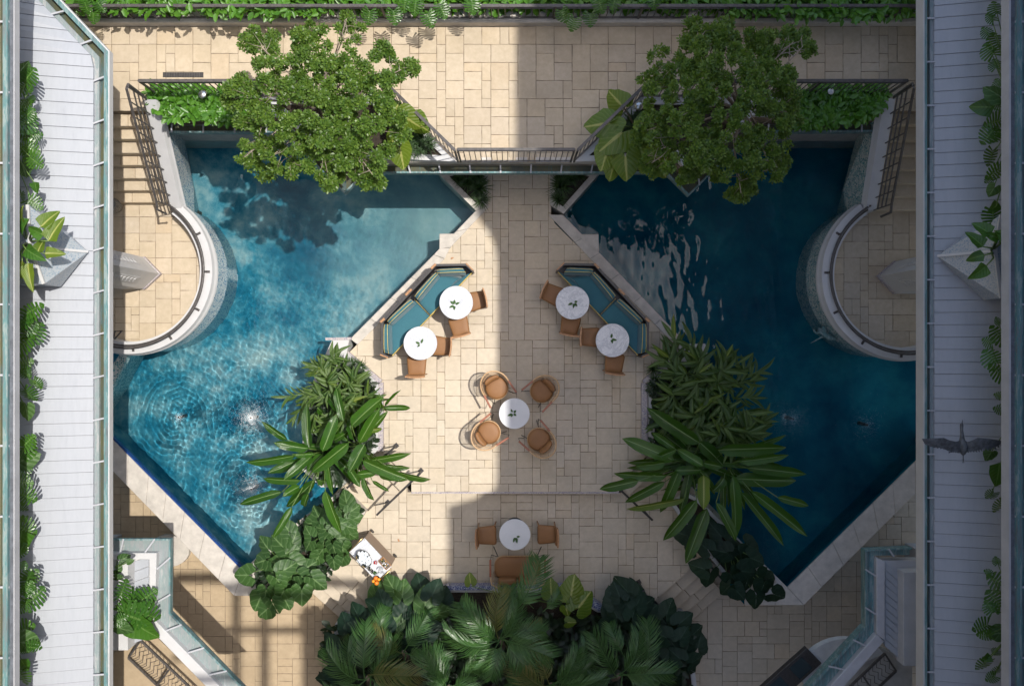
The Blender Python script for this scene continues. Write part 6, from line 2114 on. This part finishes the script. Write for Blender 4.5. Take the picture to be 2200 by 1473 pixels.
# woven armchair, facing +X
def make_armchair(label, group):
    t = thing('woven_armchair', (0, 0, 0), label, 'armchair', group)
    circ = lambda r, n=28: [(r * math.cos(2 * math.pi * k / n), r * math.sin(2 * math.pi * k / n)) for k in range(n)]
    cushion(MB(), circ(0.245), 0.36, 0.43, 0.02).build('seat_cushion', M['leather'], t, True)
    MB().lathe([(0.22, 0.335), (0.262, 0.335), (0.262, 0.36), (0.22, 0.36)], n=32).build('seat_frame', M['rattan'], t, True)
    hoop, low = [], []
    for k in range(25):
        a = R(76 + 208 * k / 24)
        f = abs(k - 12) / 12
        hoop.append((-0.05 + 0.325 * math.cos(a) - 0.02 * (1 - f), 0.30 * math.sin(a) * 1.02, 0.74 - 0.16 * f ** 1.6))
        low.append((0.25 * math.cos(a), 0.25 * math.sin(a), 0.35))
    MB().tube(hoop, 0.017, 7).build('back_hoop', M['rattan'], t, True)
    mid = [tuple(Vector(a).lerp(Vector(b), 0.55)) for a, b in zip(low, hoop)]
    m = MB().tube(mid, 0.007, 5)
    t2 = m.build('weave_band', M['rattan'], t, True)
    for k in range(0, 24):
        for dk in (0.0, 0.5):
            kk = min(24, k + dk)
            i = int(kk)
            fr = kk - i
            a = Vector(low[i]).lerp(Vector(low[min(24, i + 1)]), fr)
            b = Vector(hoop[i]).lerp(Vector(hoop[min(24, i + 1)]), fr)
            mdl = a.lerp(b, 0.5) + Vector((a.x, a.y, 0)).normalized() * 0.015
            MB().tube([a, mdl, b], 0.0042, 4).build('cane_strand', M['rattan'], t2, True)
    for s in (1, -1):
        a = Vector((-0.02, s * 0.305, 0.60))
        b = Vector((0.30, s * 0.325, 0.60))
        MB().bar(a, b, 0.042, 0.022).build('armrest', M['redwood'], t, False, 0.006)
        MB().tube([b - Vector((0.03, 0, 0.01)), Vector((0.33, s * 0.30, 0.4)), Vector((0.24, s * 0.22, 0.34))], 0.008, 6).build('arm_support', M['black'], t, True)
        MB().tube([(0.16, s * 0.16, 0.34), (0.30, s * 0.24, 0.0)], 0.009, 6).build('leg', M['black'], t, True)
        MB().tube([(-0.16, s * 0.16, 0.34), (-0.26, s * 0.22, 0.0)], 0.009, 6).build('leg', M['black'], t, True)
    m = MB()
    rings = []
    for k in range(9):
        f = -1 + 2 * k / 8
        y = f * 0.17
        e = (1 - abs(f) ** 4) ** 0.5 * 0.5 + 0.5
        x = -0.215 + 0.03 * f * f
        rings.append([(x - 0.045 * e, y, 0.44), (x + 0.055 * e, y, 0.44), (x + 0.045 * e, y, 0.56), (x + 0.0, y, 0.64), (x - 0.06 * e, y, 0.66), (x - 0.075 * e, y, 0.56)])
    m.loft(rings)
    m.build('back_cushion', M['leather'], t, True)
    return t
ac = None
for x, y, a, lb in [(1067, 833, -59, 'woven armchair at upper left of the plain table, cut by the shade line'), (1164, 840, -137, 'woven armchair at upper right of the plain table, fully shaded'),
                    (1050, 929, 36, 'woven armchair at lower left of the plain table, in full sun'), (1158, 944, 134, 'woven armchair at lower right of the plain table, fully shaded')]:
    p = P(x, y, 0.42)
    if ac is None:
        ac = make_armchair(lb, 'woven armchairs round the plain table')
        ac.location = (p.x, p.y, 0); ac.rotation_euler.z = R(a)
    else:
        dup(ac, (p.x, p.y, 0), R(a), lb)

# loveseat facing north (+Y)
p = P(1112, 1220, ZS + 0.42)
lv = thing('woven_loveseat', (p.x, p.y, ZS), 'brown cushioned loveseat half hidden by palm fronds, facing the south table', 'sofa')
cushion(MB(), rrect(1.02, 0.5, 0.2, 7), 0.36, 0.43, 0.02).build('seat_cushion', M['leather'], lv, True)
MB().prism(rrect(1.04, 0.52, 0.2, 7), 0.32, 0.36).build('seat_frame', M['rattan'], lv)
for x in (-0.22, 0.22):
    cushion(MB(), rrect(0.4, 0.14, 0.05, 4), 0.44, 0.66, 0.02).build('back_cushion', M['leather'], lv, True, loc=(x, -0.24, 0))
hp = [(-0.6, -0.12, 0.58), (-0.57, -0.28, 0.68), (-0.4, -0.36, 0.74), (0, -0.38, 0.75), (0.4, -0.36, 0.74), (0.57, -0.28, 0.68), (0.6, -0.12, 0.58)]
MB().tube(hp, 0.017, 7).build('back_hoop', M['rattan'], lv, True)
for k in range(40):
    f = k / 39 * 6
    i = min(5, int(f))
    b = Vector(hp[i]).lerp(Vector(hp[i + 1]), f - i)
    MB().tube([(b.x * 0.85, b.y * 0.65, 0.35), (b.x * 0.95, b.y * 0.95, 0.5), b], 0.0045, 4).build('cane_strand', M['rattan'], lv, True)
for s in (-1, 1):
    MB().bar((s * 0.6, -0.14, 0.6), (s * 0.6, 0.24, 0.6), 0.045, 0.022).build('armrest', M['redwood'], lv, False, 0.006)
    MB().tube([(s * 0.6, 0.22, 0.59), (s * 0.58, 0.3, 0.42), (s * 0.46, 0.24, 0.34)], 0.008, 6).build('arm_support', M['black'], lv, True)
    MB().tube([(s * 0.42, 0.2, 0.34), (s * 0.54, 0.37, 0.0)], 0.01, 6).build('leg', M['black'], lv, True)
    MB().tube([(s * 0.42, -0.2, 0.34), (s * 0.5, -0.3, 0.0)], 0.01, 6).build('leg', M['black'], lv, True)

# corner sofas: outline points are photograph pixels of the left one; the right one is its mirror
def sofa(mir, label, dx=0.0, dy=0.0):
    def q(x, y, z):
        if mir: x = 2 * 1106.5 - x
        return P(x + dx, y + dy, z)
    o0 = q(905, 660, 0.0)
    t = thing('corner_sofa', (o0.x, o0.y, 0), label, 'sofa', 'teal corner sofas')
    zS, zB = 0.43, 0.70
    # frame
    out = [(936, 570), (1002, 569), (1016, 582), (843, 763), (822, 758), (821, 692)]
    part('plinth', MB().prism([(q(*p, 0.3).x, q(*p, 0.3).y) for p in out], 0.05, 0.30), M['black'], t)
    # seat cushions
    s1 = [(945, 590), (1008, 588), (1015, 583), (925, 677), (892, 642)]
    s2 = [(890, 644), (923, 679), (844, 762), (838, 757), (836, 700)]
    for s in (s1, s2):
        pl_ = [(q(*p, zS).x, q(*p, zS).y) for p in s]
        part('seat_cushion', cushion(MB(), pl_, 0.30, zS, 0.015), M['fabric'], t, True)
    # back bolsters: outer top edge and inner top edge
    bol = [((938, 577), (994, 574), 'arm'), ((888, 634), (934, 583), 'b'), ((829, 688), (879, 641), 'b'), ((822, 757), (822, 696), 'arm')]
    inn_ = {0: ((938, 588), (1000, 586)), 1: ((897, 644), (941, 590)), 2: ((837, 696), (888, 649)), 3: ((836, 760), (834, 696))}
    for k, (a, b, kind) in enumerate(bol):
        ia, ib = inn_[k]
        A, B = q(*a, zB), q(*b, zB)
        C, D = q(*ia, zB - 0.02), q(*ib, zB - 0.02)
        fw = (C - A).normalized()
        fw.z = 0
        m = MB()
        rings = []
        for j in range(9):
            f = j / 8
            e = 1 - 0.12 * abs(2 * f - 1) ** 6
            o, i_ = A.lerp(B, f), C.lerp(D, f)
            rings.append([Vector((o.x, o.y, 0.33)) + fw * 0.02, Vector((o.x, o.y, zB * e - 0.05)), Vector((o.x, o.y, zB * e)) + fw * 0.03, Vector((i_.x, i_.y, zB * e)) - fw * 0.02, Vector((i_.x, i_.y, zB * e - 0.05)) + fw * 0.01, Vector((i_.x, i_.y, 0.44)) + fw * 0.05])
        m.loft(rings)
        cu = part('back_cushion', m, M['fabric'], t, False, 0.012)
        pm = MB()
        pm.tube([r[2] + Vector((0, 0, 0.006)) for r in rings], 0.0065, 5)
        pm.tube([r[3] + Vector((0, 0, 0.006)) for r in rings], 0.0065, 5)
        part('piping', pm, M['piping'], cu)
    # dark back shell and wooden trim
    sh = [(934, 567), (1003, 566), (1017, 581), (1015, 584), (1001, 571), (936, 572), (824, 692), (823, 758), (836, 765), (834, 768), (819, 761), (818, 690)]
    part('back_shell', MB().prism([(q(*p, 0.66).x, q(*p, 0.66).y) for p in sh], 0.08, 0.66), M['black'], t)
    for a, b in (((926, 577), (936, 567)), ((871, 634), (884, 621)), ((817, 692), (826, 684))):
        A, B = q(*a, 0.68), q(*b, 0.68)
        part('back_rest_block', MB().bar(A - Vector((0, 0, 0.25)), B - Vector((0, 0, 0.25)), 0.05, 0.52), M['wood'], t, False, 0.006)
    for a, b in (((1002, 567), (1017, 582)), ((819, 761), (836, 768))):
        part('end_trim', MB().bar(q(*a, 0.5), q(*b, 0.5), 0.03, 0.35), M['wood'], t, False, 0.005)
    pm = MB()
    zp = zS + 0.004
    pm.tube([q(1016, 583, zp), q(924, 678, zp), q(890, 642, zp)], 0.007, 5)
    pm.tube([q(924, 679, zp), q(843, 763, zp)], 0.007, 5)
    pm.tube([q(1016, 584, 0.33), q(843, 764, 0.33)], 0.008, 5)
    part('piping', pm, M['piping'], t)
    return t
sofa(False, 'left teal corner sofa with yellow piping, in full sun by the pool')
sofa(True, 'right teal corner sofa with yellow piping, in the shade by the pool', 0, -1)

# drinks cart
cc = P(795.7, 1201.4, ZS + 0.85)
ct = thing('drinks_cart', (cc.x, cc.y, ZS), 'marble topped drinks cart with brass rails and taupe panels', 'cart', None, R(-46.8))
MB().box((0, 0, 0.84), (0.86, 0.45, 0.02)).build('top', M['marble'], ct, False, 0.004)
for s in (1, -1):
    MB().box((0, s * 0.205, 0.5), (0.84, 0.018, 0.62)).build('side_panel', M['cartpanel'], ct, False, 0.004)
    MB().box((s * 0.41, 0, 0.5), (0.018, 0.39, 0.62)).build('end_panel', M['cartpanel'], ct, False, 0.004)
    MB().tube([(s * 0.43, -0.2, 0.86), (s * 0.455, -0.2, 0.89), (s * 0.455, 0.2, 0.89), (s * 0.43, 0.2, 0.86)], 0.009, 6).build('brass_rail', M['brass'], ct, True)
    for sy in (1, -1):
        m = MB()
        m.lathe([(0.001, -0.014), (0.05, -0.014), (0.05, 0.014), (0.001, 0.014)], n=16)
        m.v = [(x, z, y) for x, y, z in m.v]
        m.v = [(x + s * 0.38, y + sy * 0.22, z + 0.05) for x, y, z in m.v]
        m.build('wheel', M['black'], ct)
        MB().bar((s * 0.40, sy * 0.2, 0.1), (s * 0.40, sy * 0.2, 0.85), 0.02, 0.02).build('leg', M['brass'], ct)
MB().box((0, 0, 0.22), (0.82, 0.40, 0.02)).build('shelf', M['wood'], ct)
def on_cart(px, py):
    z = ZS + 0.85
    return P(720 + px / 9.206, 1110 + py / 9.206, z)
p = on_cart(590, 790)
b = thing('ice_bowl', p, 'oval steel bowl heaped with ice on the drinks cart', 'bowl', None, R(-50))
prof = [(0.001, 0.0), (0.12, 0.0), (0.17, 0.05), (0.19, 0.13), (0.196, 0.13), (0.178, 0.045), (0.12, 0.008), (0.001, 0.008)]
MB().lathe(prof, n=40, sx=1.05, sy=0.78).build('bowl_body', M['steel'], b, True)
m = MB()
ri = random.Random(1)
for k in range(230):
    a, r_ = ri.uniform(0, 6.28), ri.random() ** 0.5 * 0.165
    m.box((r_ * math.cos(a) * 1.05, r_ * math.sin(a) * 0.78, 0.105 + ri.uniform(0, 0.03) - r_ * 0.05), (0.024, 0.022, 0.02), ri.uniform(0, 3), ri.uniform(0, 3))
o = m.build('ice', M['ice'], b); o['kind'] = 'stuff'
bt = None
for x, y, lb in ((470, 770, 'dark bottle leaning in the ice bowl, nearest its upper end'), (585, 915, 'dark bottle at the lower rim of the ice bowl'), (455, 740, 'short dark bottle behind the rim of the ice bowl'), (610, 940, 'second dark bottle at the lower rim of the ice bowl')):
    q = on_cart(x, y)
    if bt is None:
        bt = thing('bottle', q, lb, 'bottle', 'bottles at the ice bowl')
        MB().lathe([(0.001, 0), (0.033, 0), (0.034, 0.12), (0.03, 0.15), (0.012, 0.18), (0.012, 0.23), (0.001, 0.23)], n=14).build('glass', M['bottle'], bt, True)
        MB().lathe([(0.014, 0.215), (0.015, 0.215), (0.015, 0.235), (0.001, 0.235)], n=10).build('cap', M['brass'], bt, True)
    else:
        dup(bt, q, 0.5, lb)
q = on_cart(505, 855)
l_ = thing('lemon_jar', q, 'small jar of yellow green lemons beside the ice bowl', 'jar')
MB().lathe([(0.001, 0), (0.036, 0), (0.038, 0.07), (0.034, 0.075), (0.001, 0.07)], n=16).build('jar_glass', M['lime'], l_, True)
for k in range(4):
    MB().ball((0.018 * math.cos(k * 1.57), 0.018 * math.sin(k * 1.57), 0.08), 0.016, 8).build('lemon', M['lime'], l_, True)
q = on_cart(805, 890)
l_ = thing('berry_bowl', q, 'little heap of red berries beside the ice bowl', 'berries')
MB().lathe([(0.001, 0), (0.03, 0), (0.045, 0.025), (0.042, 0.025), (0.001, 0.01)], n=16).build('dish', M['clear'], l_, True)
for k in range(12):
    MB().ball((ri.uniform(-0.035, 0.035), ri.uniform(-0.035, 0.035), 0.03 + ri.uniform(0, 0.02)), 0.014, 6).build('berry', M['red'], l_, True)
q = on_cart(985, 905)
l_ = thing('herb_box', q, 'open wooden box of small jars on the upper edge of the cart', 'box', None, R(-46.8))
m = MB()
for s in (1, -1):
    m.box((0, s * 0.066, 0.03), (0.26, 0.01, 0.06)).box((s * 0.127, 0, 0.03), (0.01, 0.13, 0.06))
m.box((0, 0, 0.005), (0.25, 0.125, 0.01))
m.build('crate', M['wood'], l_)
for k in range(18):
    x, y = -0.1 + 0.04 * (k % 6), -0.04 + 0.04 * (k // 6)
    j = MB().lathe([(0.001, 0.01), (0.017, 0.01), (0.017, 0.055), (0.001, 0.06)], n=8, c=(x, y, 0)).build('jar', [M['clear'], M['pot'], M['l_sprig'], M['brass']][ri.randrange(4)], l_, True)
q = on_cart(910, 1050)
l_ = thing('glassware', q, 'cluster of small clear glasses on the lower half of the cart', 'glasses')
for k in range(11):
    x, y = ri.uniform(-0.085, 0.085), ri.uniform(-0.07, 0.07)
    MB().lathe([(0.001, 0), (0.02, 0), (0.026, 0.08), (0.023, 0.08), (0.018, 0.008), (0.001, 0.008)], n=12, c=(x, y, 0)).build('glass', M['clear'], l_, True)
q = on_cart(690, 1020)
l_ = thing('garnish_tray', q, 'dark grey mixed garnish jars along the left edge of the cart', 'jars', None, R(-46.8))
for k in range(14):
    MB().lathe([(0.001, 0), (0.016, 0), (0.018, 0.05), (0.001, 0.055)], n=8, c=(-0.1 + 0.033 * (k % 7), -0.02 + 0.04 * (k // 7), 0)).build('jar', [M['bottle'], M['steel'], M['pot']][k % 3], l_, True)
q = on_cart(800, 1090)
l_ = thing('mint_bunch', q, 'small bunch of green mint beside the oranges', 'herbs')
for k in range(12):
    a = k * 0.55
    put_leaf(l_, SPR[k % 2], Vector(q) + Vector((0, 0, 0.05)), Vector(q) + Vector((math.cos(a) * 0.05, math.sin(a) * 0.05, 0.07)), 0.03, 0.2)
q = on_cart(825, 1225)
l_ = thing('fruit_bowl', q, 'dark dish under the oranges at the lower corner of the cart', 'bowl')
MB().lathe([(0.001, 0), (0.05, 0), (0.085, 0.03), (0.08, 0.03), (0.001, 0.01)], n=20).build('dish', M['bottle'], l_, True)
for x, y, r_, mt_, lb in ((815, 1190, 0.05, 'orange', 'top orange of the four in the dish on the cart'), (832, 1285, 0.05, 'orange', 'bottom orange of the four in the dish on the cart'), (765, 1250, 0.036, 'tangerine', 'small yellow orange on the left of the dish on the cart'), (875, 1218, 0.034, 'tangerine', 'small yellow orange on the right of the dish on the cart')):
    q = on_cart(x, y)
    o = MB().ball((0, 0, 0), r_, 14, 0.93).build('orange', M[mt_], None, True, loc=(q.x, q.y, q.z + 0.03 + r_ * 0.9))
    tag(o, lb, 'orange', 'oranges on the drinks cart')

# step handrails on the cut corners
def step_rail(a, b, z0, z1, label):
    A, B = P(*a, z0 + 0.82), P(*b, z1 + 0.82)
    t = thing('step_handrail', (A.x, A.y, z0), label, 'railing')
    d = (B - A).normalized()
    part('handrail', MB().bar(A, B, 0.045, 0.02), M['black'], t)
    for f, z in ((0.08, z0), (0.88, z1)):
        p = A.lerp(B, f)
        part('post', MB().bar((p.x, p.y, z), (p.x, p.y, p.z), 0.03, 0.03), M['black'], t)
        part('foot_plate', MB().box((p.x, p.y, z + 0.008), (0.1, 0.1, 0.016), math.atan2(d.y, d.x)), M['black'], t)
    return t
step_rail((903, 1016), (809, 1106), 0.0, ZS, 'black handrail beside the cut corner steps, standing free on the sunny terrace')
step_rail((848, 960), (745, 1048), 0.0, ZS, 'black handrail half under the long leaves of the left planter')
step_rail((1333, 1052), (1402, 1117), 0.0, ZS, 'black handrail under the broad leaves of the right planter')
step_rail((1496, 1181), (1552, 1244), ZS, ZL, 'black handrail at the top of the right hand steps')
step_rail((1382, 1268), (1406, 1308), ZS, ZL, 'short dark handrail on the near side of the right hand steps')

# lamps
def path_lamp(px, py, z, h, r, label, mat='steel'):
    c = P(px, py, z + h)
    t = thing('path_lamp', (c.x, c.y, z), label, 'lamp', 'small garden path lamps')
    MB().tube([(0, 0, 0), (0, 0, h - 0.02)], 0.012, 6).build('stem', M['black'], t)
    MB().lathe([(0.001, h + r * 0.42), (r * 0.25, h + r * 0.4), (r * 0.7, h + r * 0.22), (r, h), (r * 0.9, h - 0.005), (0.001, h)], n=24).build('shade', M[mat], t, True)
    return t
path_lamp(435, 203, 2.25, 0.45, 0.085, 'silver domed path lamp in the bright creeper bed')
path_lamp(1373, 228, 2.25, 0.45, 0.085, 'grey domed path lamp by the giant leaves of the right bed')
path_lamp(1785, 197, 2.25, 0.4, 0.06, 'white path lamp in the dark creeper bed', 'white')
path_lamp(762, 802, 0.12, 0.4, 0.045, 'small white path lamp among the lance leaves of the left planter', 'white')
path_lamp(1212, 1288, -0.15, 0.4, 0.045, 'small white path lamp behind the bright heart leaves', 'white')
path_lamp(1517, 1182, 0.0, 0.3, 0.045, 'small white path lamp among dark leaves by the right steps', 'white')

# stone pot at the foot of the left stairs and the floor grate on the upper terrace
p = P(238, 440, ZC + 0.3)
t = thing('stone_pot', (p.x, p.y, ZC), 'pebbled stone pot at the foot of the left stairs', 'pot')
MB().lathe([(0.001, 0), (0.11, 0), (0.17, 0.18), (0.15, 0.34), (0.12, 0.36), (0.11, 0.34), (0.001, 0.3)], n=20).build('pot_body', M['pot'], t, True)
a, b = P(350, 157, ZU + 0.006), P(437, 165, ZU + 0.006)
t = thing('floor_grate', ((a.x + b.x) / 2, (a.y + b.y) / 2, ZU + 0.004), 'narrow dark floor grate beside the railing of the creeper bed', 'grate')
part('frame', MB().box(((a.x + b.x) / 2, (a.y + b.y) / 2, ZU + 0.006), (b.x - a.x, 0.1, 0.006)), M['black'], t)
for k in range(16):
    part('bar', MB().box((a.x + (b.x - a.x) * (k + 0.5) / 16, (a.y + b.y) / 2, ZU + 0.011), (0.012, 0.085, 0.005)), M['railing'], t)
p = P(263, 718, ZC + 0.4)
t = thing('handrail_end', (p.x, p.y, ZC), 'small bent grab rail at the lower end of the sunny balcony', 'railing')
part('grab_bar', MB().tube([P(243, 735, ZC + 0.0), P(246, 712, ZC + 0.5), P(262, 710, ZC + 0.5), P(246, 728, ZC + 0.45)], 0.018, 6), M['railing'], t, True)

# heron gliding over the right roof
def heron():
    z = 4.75
    def h(x, y, dz=0.0): return P(1960 + x / 9.167, 880 + y / 9.167, z + dz)
    t = thing('heron', h(1000, 680), 'dark heron with spread wings above the right lower roof', 'bird')
    body = [h(1000, 905), h(1000, 860), h(1000, 780), h(1000, 690), h(985, 620), h(982, 560), h(980, 480), h(972, 400), h(970, 320), h(974, 285), h(982, 250), h(986, 200)]
    rad = [0.004, 0.04, 0.066, 0.07, 0.05, 0.036, 0.026, 0.022, 0.026, 0.024, 0.01, 0.003]
    part('body', MB().tube(body, rad, 10), M['bird'], t, True)
    for s, lead, trail in ((-1, [(960, 600), (860, 625), (740, 600), (620, 550), (430, 560), (190, 568)], [(960, 850), (860, 830), (740, 815), (560, 750), (400, 730), (250, 680)]),
                           (1, [(1030, 600), (1090, 630), (1180, 600), (1290, 548), (1500, 565), (1785, 610)], [(1030, 850), (1120, 815), (1240, 810), (1350, 780), (1560, 770), (1720, 690)])):
        m = MB()
        n = len(lead)
        rt, rb = [], []
        for i in range(n):
            f = i / (n - 1)
            up = 0.10 * math.sin(math.pi * f * 0.8)
            for lst, dz in ((rt, 0.022), (rb, -0.004)):
                a, b = h(*lead[i], up), h(*trail[i], up - 0.03)
                lst.append([a + Vector((0, 0, dz * 0.4)), a.lerp(b, 0.3) + Vector((0, 0, dz)), a.lerp(b, 0.65) + Vector((0, 0, dz * 0.6)), b])
        vs, fs = [], []
        for lst, fl in ((rt, False), (rb, True)):
            o = len(vs)
            for r_ in lst: vs += r_
            for i in range(n - 1):
                for j in range(3):
                    q_ = (o + i * 4 + j, o + i * 4 + j + 1, o + (i + 1) * 4 + j + 1, o + (i + 1) * 4 + j)
                    fs.append(q_)
        m.add(vs, fs)
        w = part('wing', m, M['bird'], t, True)
        # trailing feathers
        for i in range(12):
            f = 0.12 + 0.86 * i / 11
            k = min(n - 2, int(f * (n - 1)))
            g = f * (n - 1) - k
            a = h(*lead[k], 0.0).lerp(h(*lead[k + 1], 0.0), g)
            b = h(*trail[k], -0.02).lerp(h(*trail[k + 1], -0.02), g)
            up = Vector((0, 0, 0.10 * math.sin(math.pi * f * 0.8) - 0.004))
            e = b + (b - a).normalized() * 0.012 + Vector((s * 0.02 * f, 0, 0))
            c = a.lerp(b, 0.5)
            sd = Vector((0.016, 0, 0))
            fe = MB().add([c - sd + up, c + sd + up, b + sd + up, e + up, b - sd + up], [(0, 1, 2, 4), (4, 2, 3)])
            part('feather', fe, M['bird'], w)
    for pts in ([h(1005, 880, -0.02), h(1003, 1010, -0.05)], [h(880, 820, -0.02), h(745, 832, -0.05)]):
        m = MB().tube(pts, 0.008, 5)
        e = Vector(pts[1])
        for a in (-0.6, 0, 0.6):
            d = (Vector(pts[1]) - Vector(pts[0])).normalized()
            d = Vector((d.x * math.cos(a) - d.y * math.sin(a), d.x * math.sin(a) + d.y * math.cos(a), 0))
            m.tube([e, e + d * 0.04], [0.005, 0.002], 4)
        part('leg', m, M['bird'], t, True)
heron()

# small bird figure at the water line of the right balcony
def spout_bird():
    def h(x, y, z): return P(1600 + x / 2.728, 420 + y / 2.728, z)
    t = thing('bird_sculpture', h(500, 830, 0.05), 'small verdigris bird sculpture on the water side of the shaded balcony', 'sculpture')
    part('body', MB().tube([h(535, 838, 0.1), h(500, 835, 0.12), h(465, 812, 0.16), h(440, 800, 0.2), (h(420, 808, 0.22)), h(408, 795, 0.24), h(403, 778, 0.2)], [0.03, 0.07, 0.055, 0.03, 0.02, 0.022, 0.005], 8), M['copper'], t, True)
    for a, b in (((470, 820), (385, 865)), ((470, 805), (455, 765)), ((450, 805), (430, 775))):
        m = MB()
        A, B = h(*a, 0.15), h(*b, 0.2)
        s = Vector((0.03, 0.03, 0))
        m.add([A - s, A + s, A.lerp(B, 0.6) + s * 1.2, B, A.lerp(B, 0.6) - s * 1.2] + [p - Vector((0, 0, 0.015)) for p in (A - s, A + s, A.lerp(B, 0.6) + s * 1.2, B, A.lerp(B, 0.6) - s * 1.2)],
              [(0, 1, 2, 3, 4), (9, 8, 7, 6, 5)] + [(i, 5 + i, 5 + (i + 1) % 5, (i + 1) % 5) for i in range(5)])
        part('wing', m, M['copper'], t)
spout_bird()

# pool spouts with their bubbling foam
def spout(px, py, label, seed, n, rmax, low):
    c = P(px, py, ZW)
    t = thing('pool_spout', (c.x, c.y, ZW), label, 'fountain', 'bubbling pool spouts')
    MB().lathe([(0.001, -0.5), (0.04, -0.5), (0.03, -0.02), (0.018, 0.05), (0.001, 0.05)], n=12).build('nozzle', M['black'] if low else M['bark'], t, True)
    r = random.Random(seed)
    m = MB()
    for k in range(n):
        a, q_ = r.uniform(0, 6.28), abs(r.gauss(0, 0.6)) * rmax
        z = 0.033 * math.exp(-(q_ / 0.16) ** 2) + r.uniform(0.0, 0.004)
        s_ = r.uniform(0.0012, 0.0032)
        x, y = q_ * math.cos(a), q_ * math.sin(a)
        m.add([(x + s_, y, z), (x, y + s_, z), (x - s_, y, z), (x, y - s_, z), (x, y, z + s_ * 0.7)], [(0, 1, 4), (1, 2, 4), (2, 3, 4), (3, 0, 4)])
    o = m.build('foam', M['foam'], t, True)
    o['kind'] = 'stuff'
for k, (px, py) in enumerate(SPOUTS_L):
    spout(px, py, ['bubbling spout in the sunlit pool, farthest from the planter', 'bubbling spout in the sunlit pool, beside the long leaves', 'bubbling spout in the sunlit pool, nearest the blue tile line'][k], k, [700, 6500, 4200][k], [0.13, 0.36, 0.38][k], k == 0)
for k, (px, py) in enumerate(SPOUTS_R):
    spout(px, py, ['dim bubbling spout in the shaded pool, nearer the planter', 'dim bubbling spout in the shaded pool, nearer the right wing'][k], 9 + k, [2600, 1300][k], 0.36, True)

# a fallen leaf on the sunny paving
for x, y, a, lb in ((968, 556, 0.4, 'dry brown leaf lying on the paving above the left teal sofa'), (858, 1163, 2.0, 'dry leaf on the sunny paving right of the drinks cart')):
    p = P(x, y, 0.006 if y < 1056 else ZS + 0.006)
    o = bpy.data.objects.new('fallen_leaf', SPR[0].copy())
    COL.objects.link(o)
    o.data.materials[0] = M['wood']
    o.location = p
    o.scale = (0.085, 0.04, 0.05)
    o.rotation_euler = (0, 0, a)
    tag(o, lb, 'leaf')
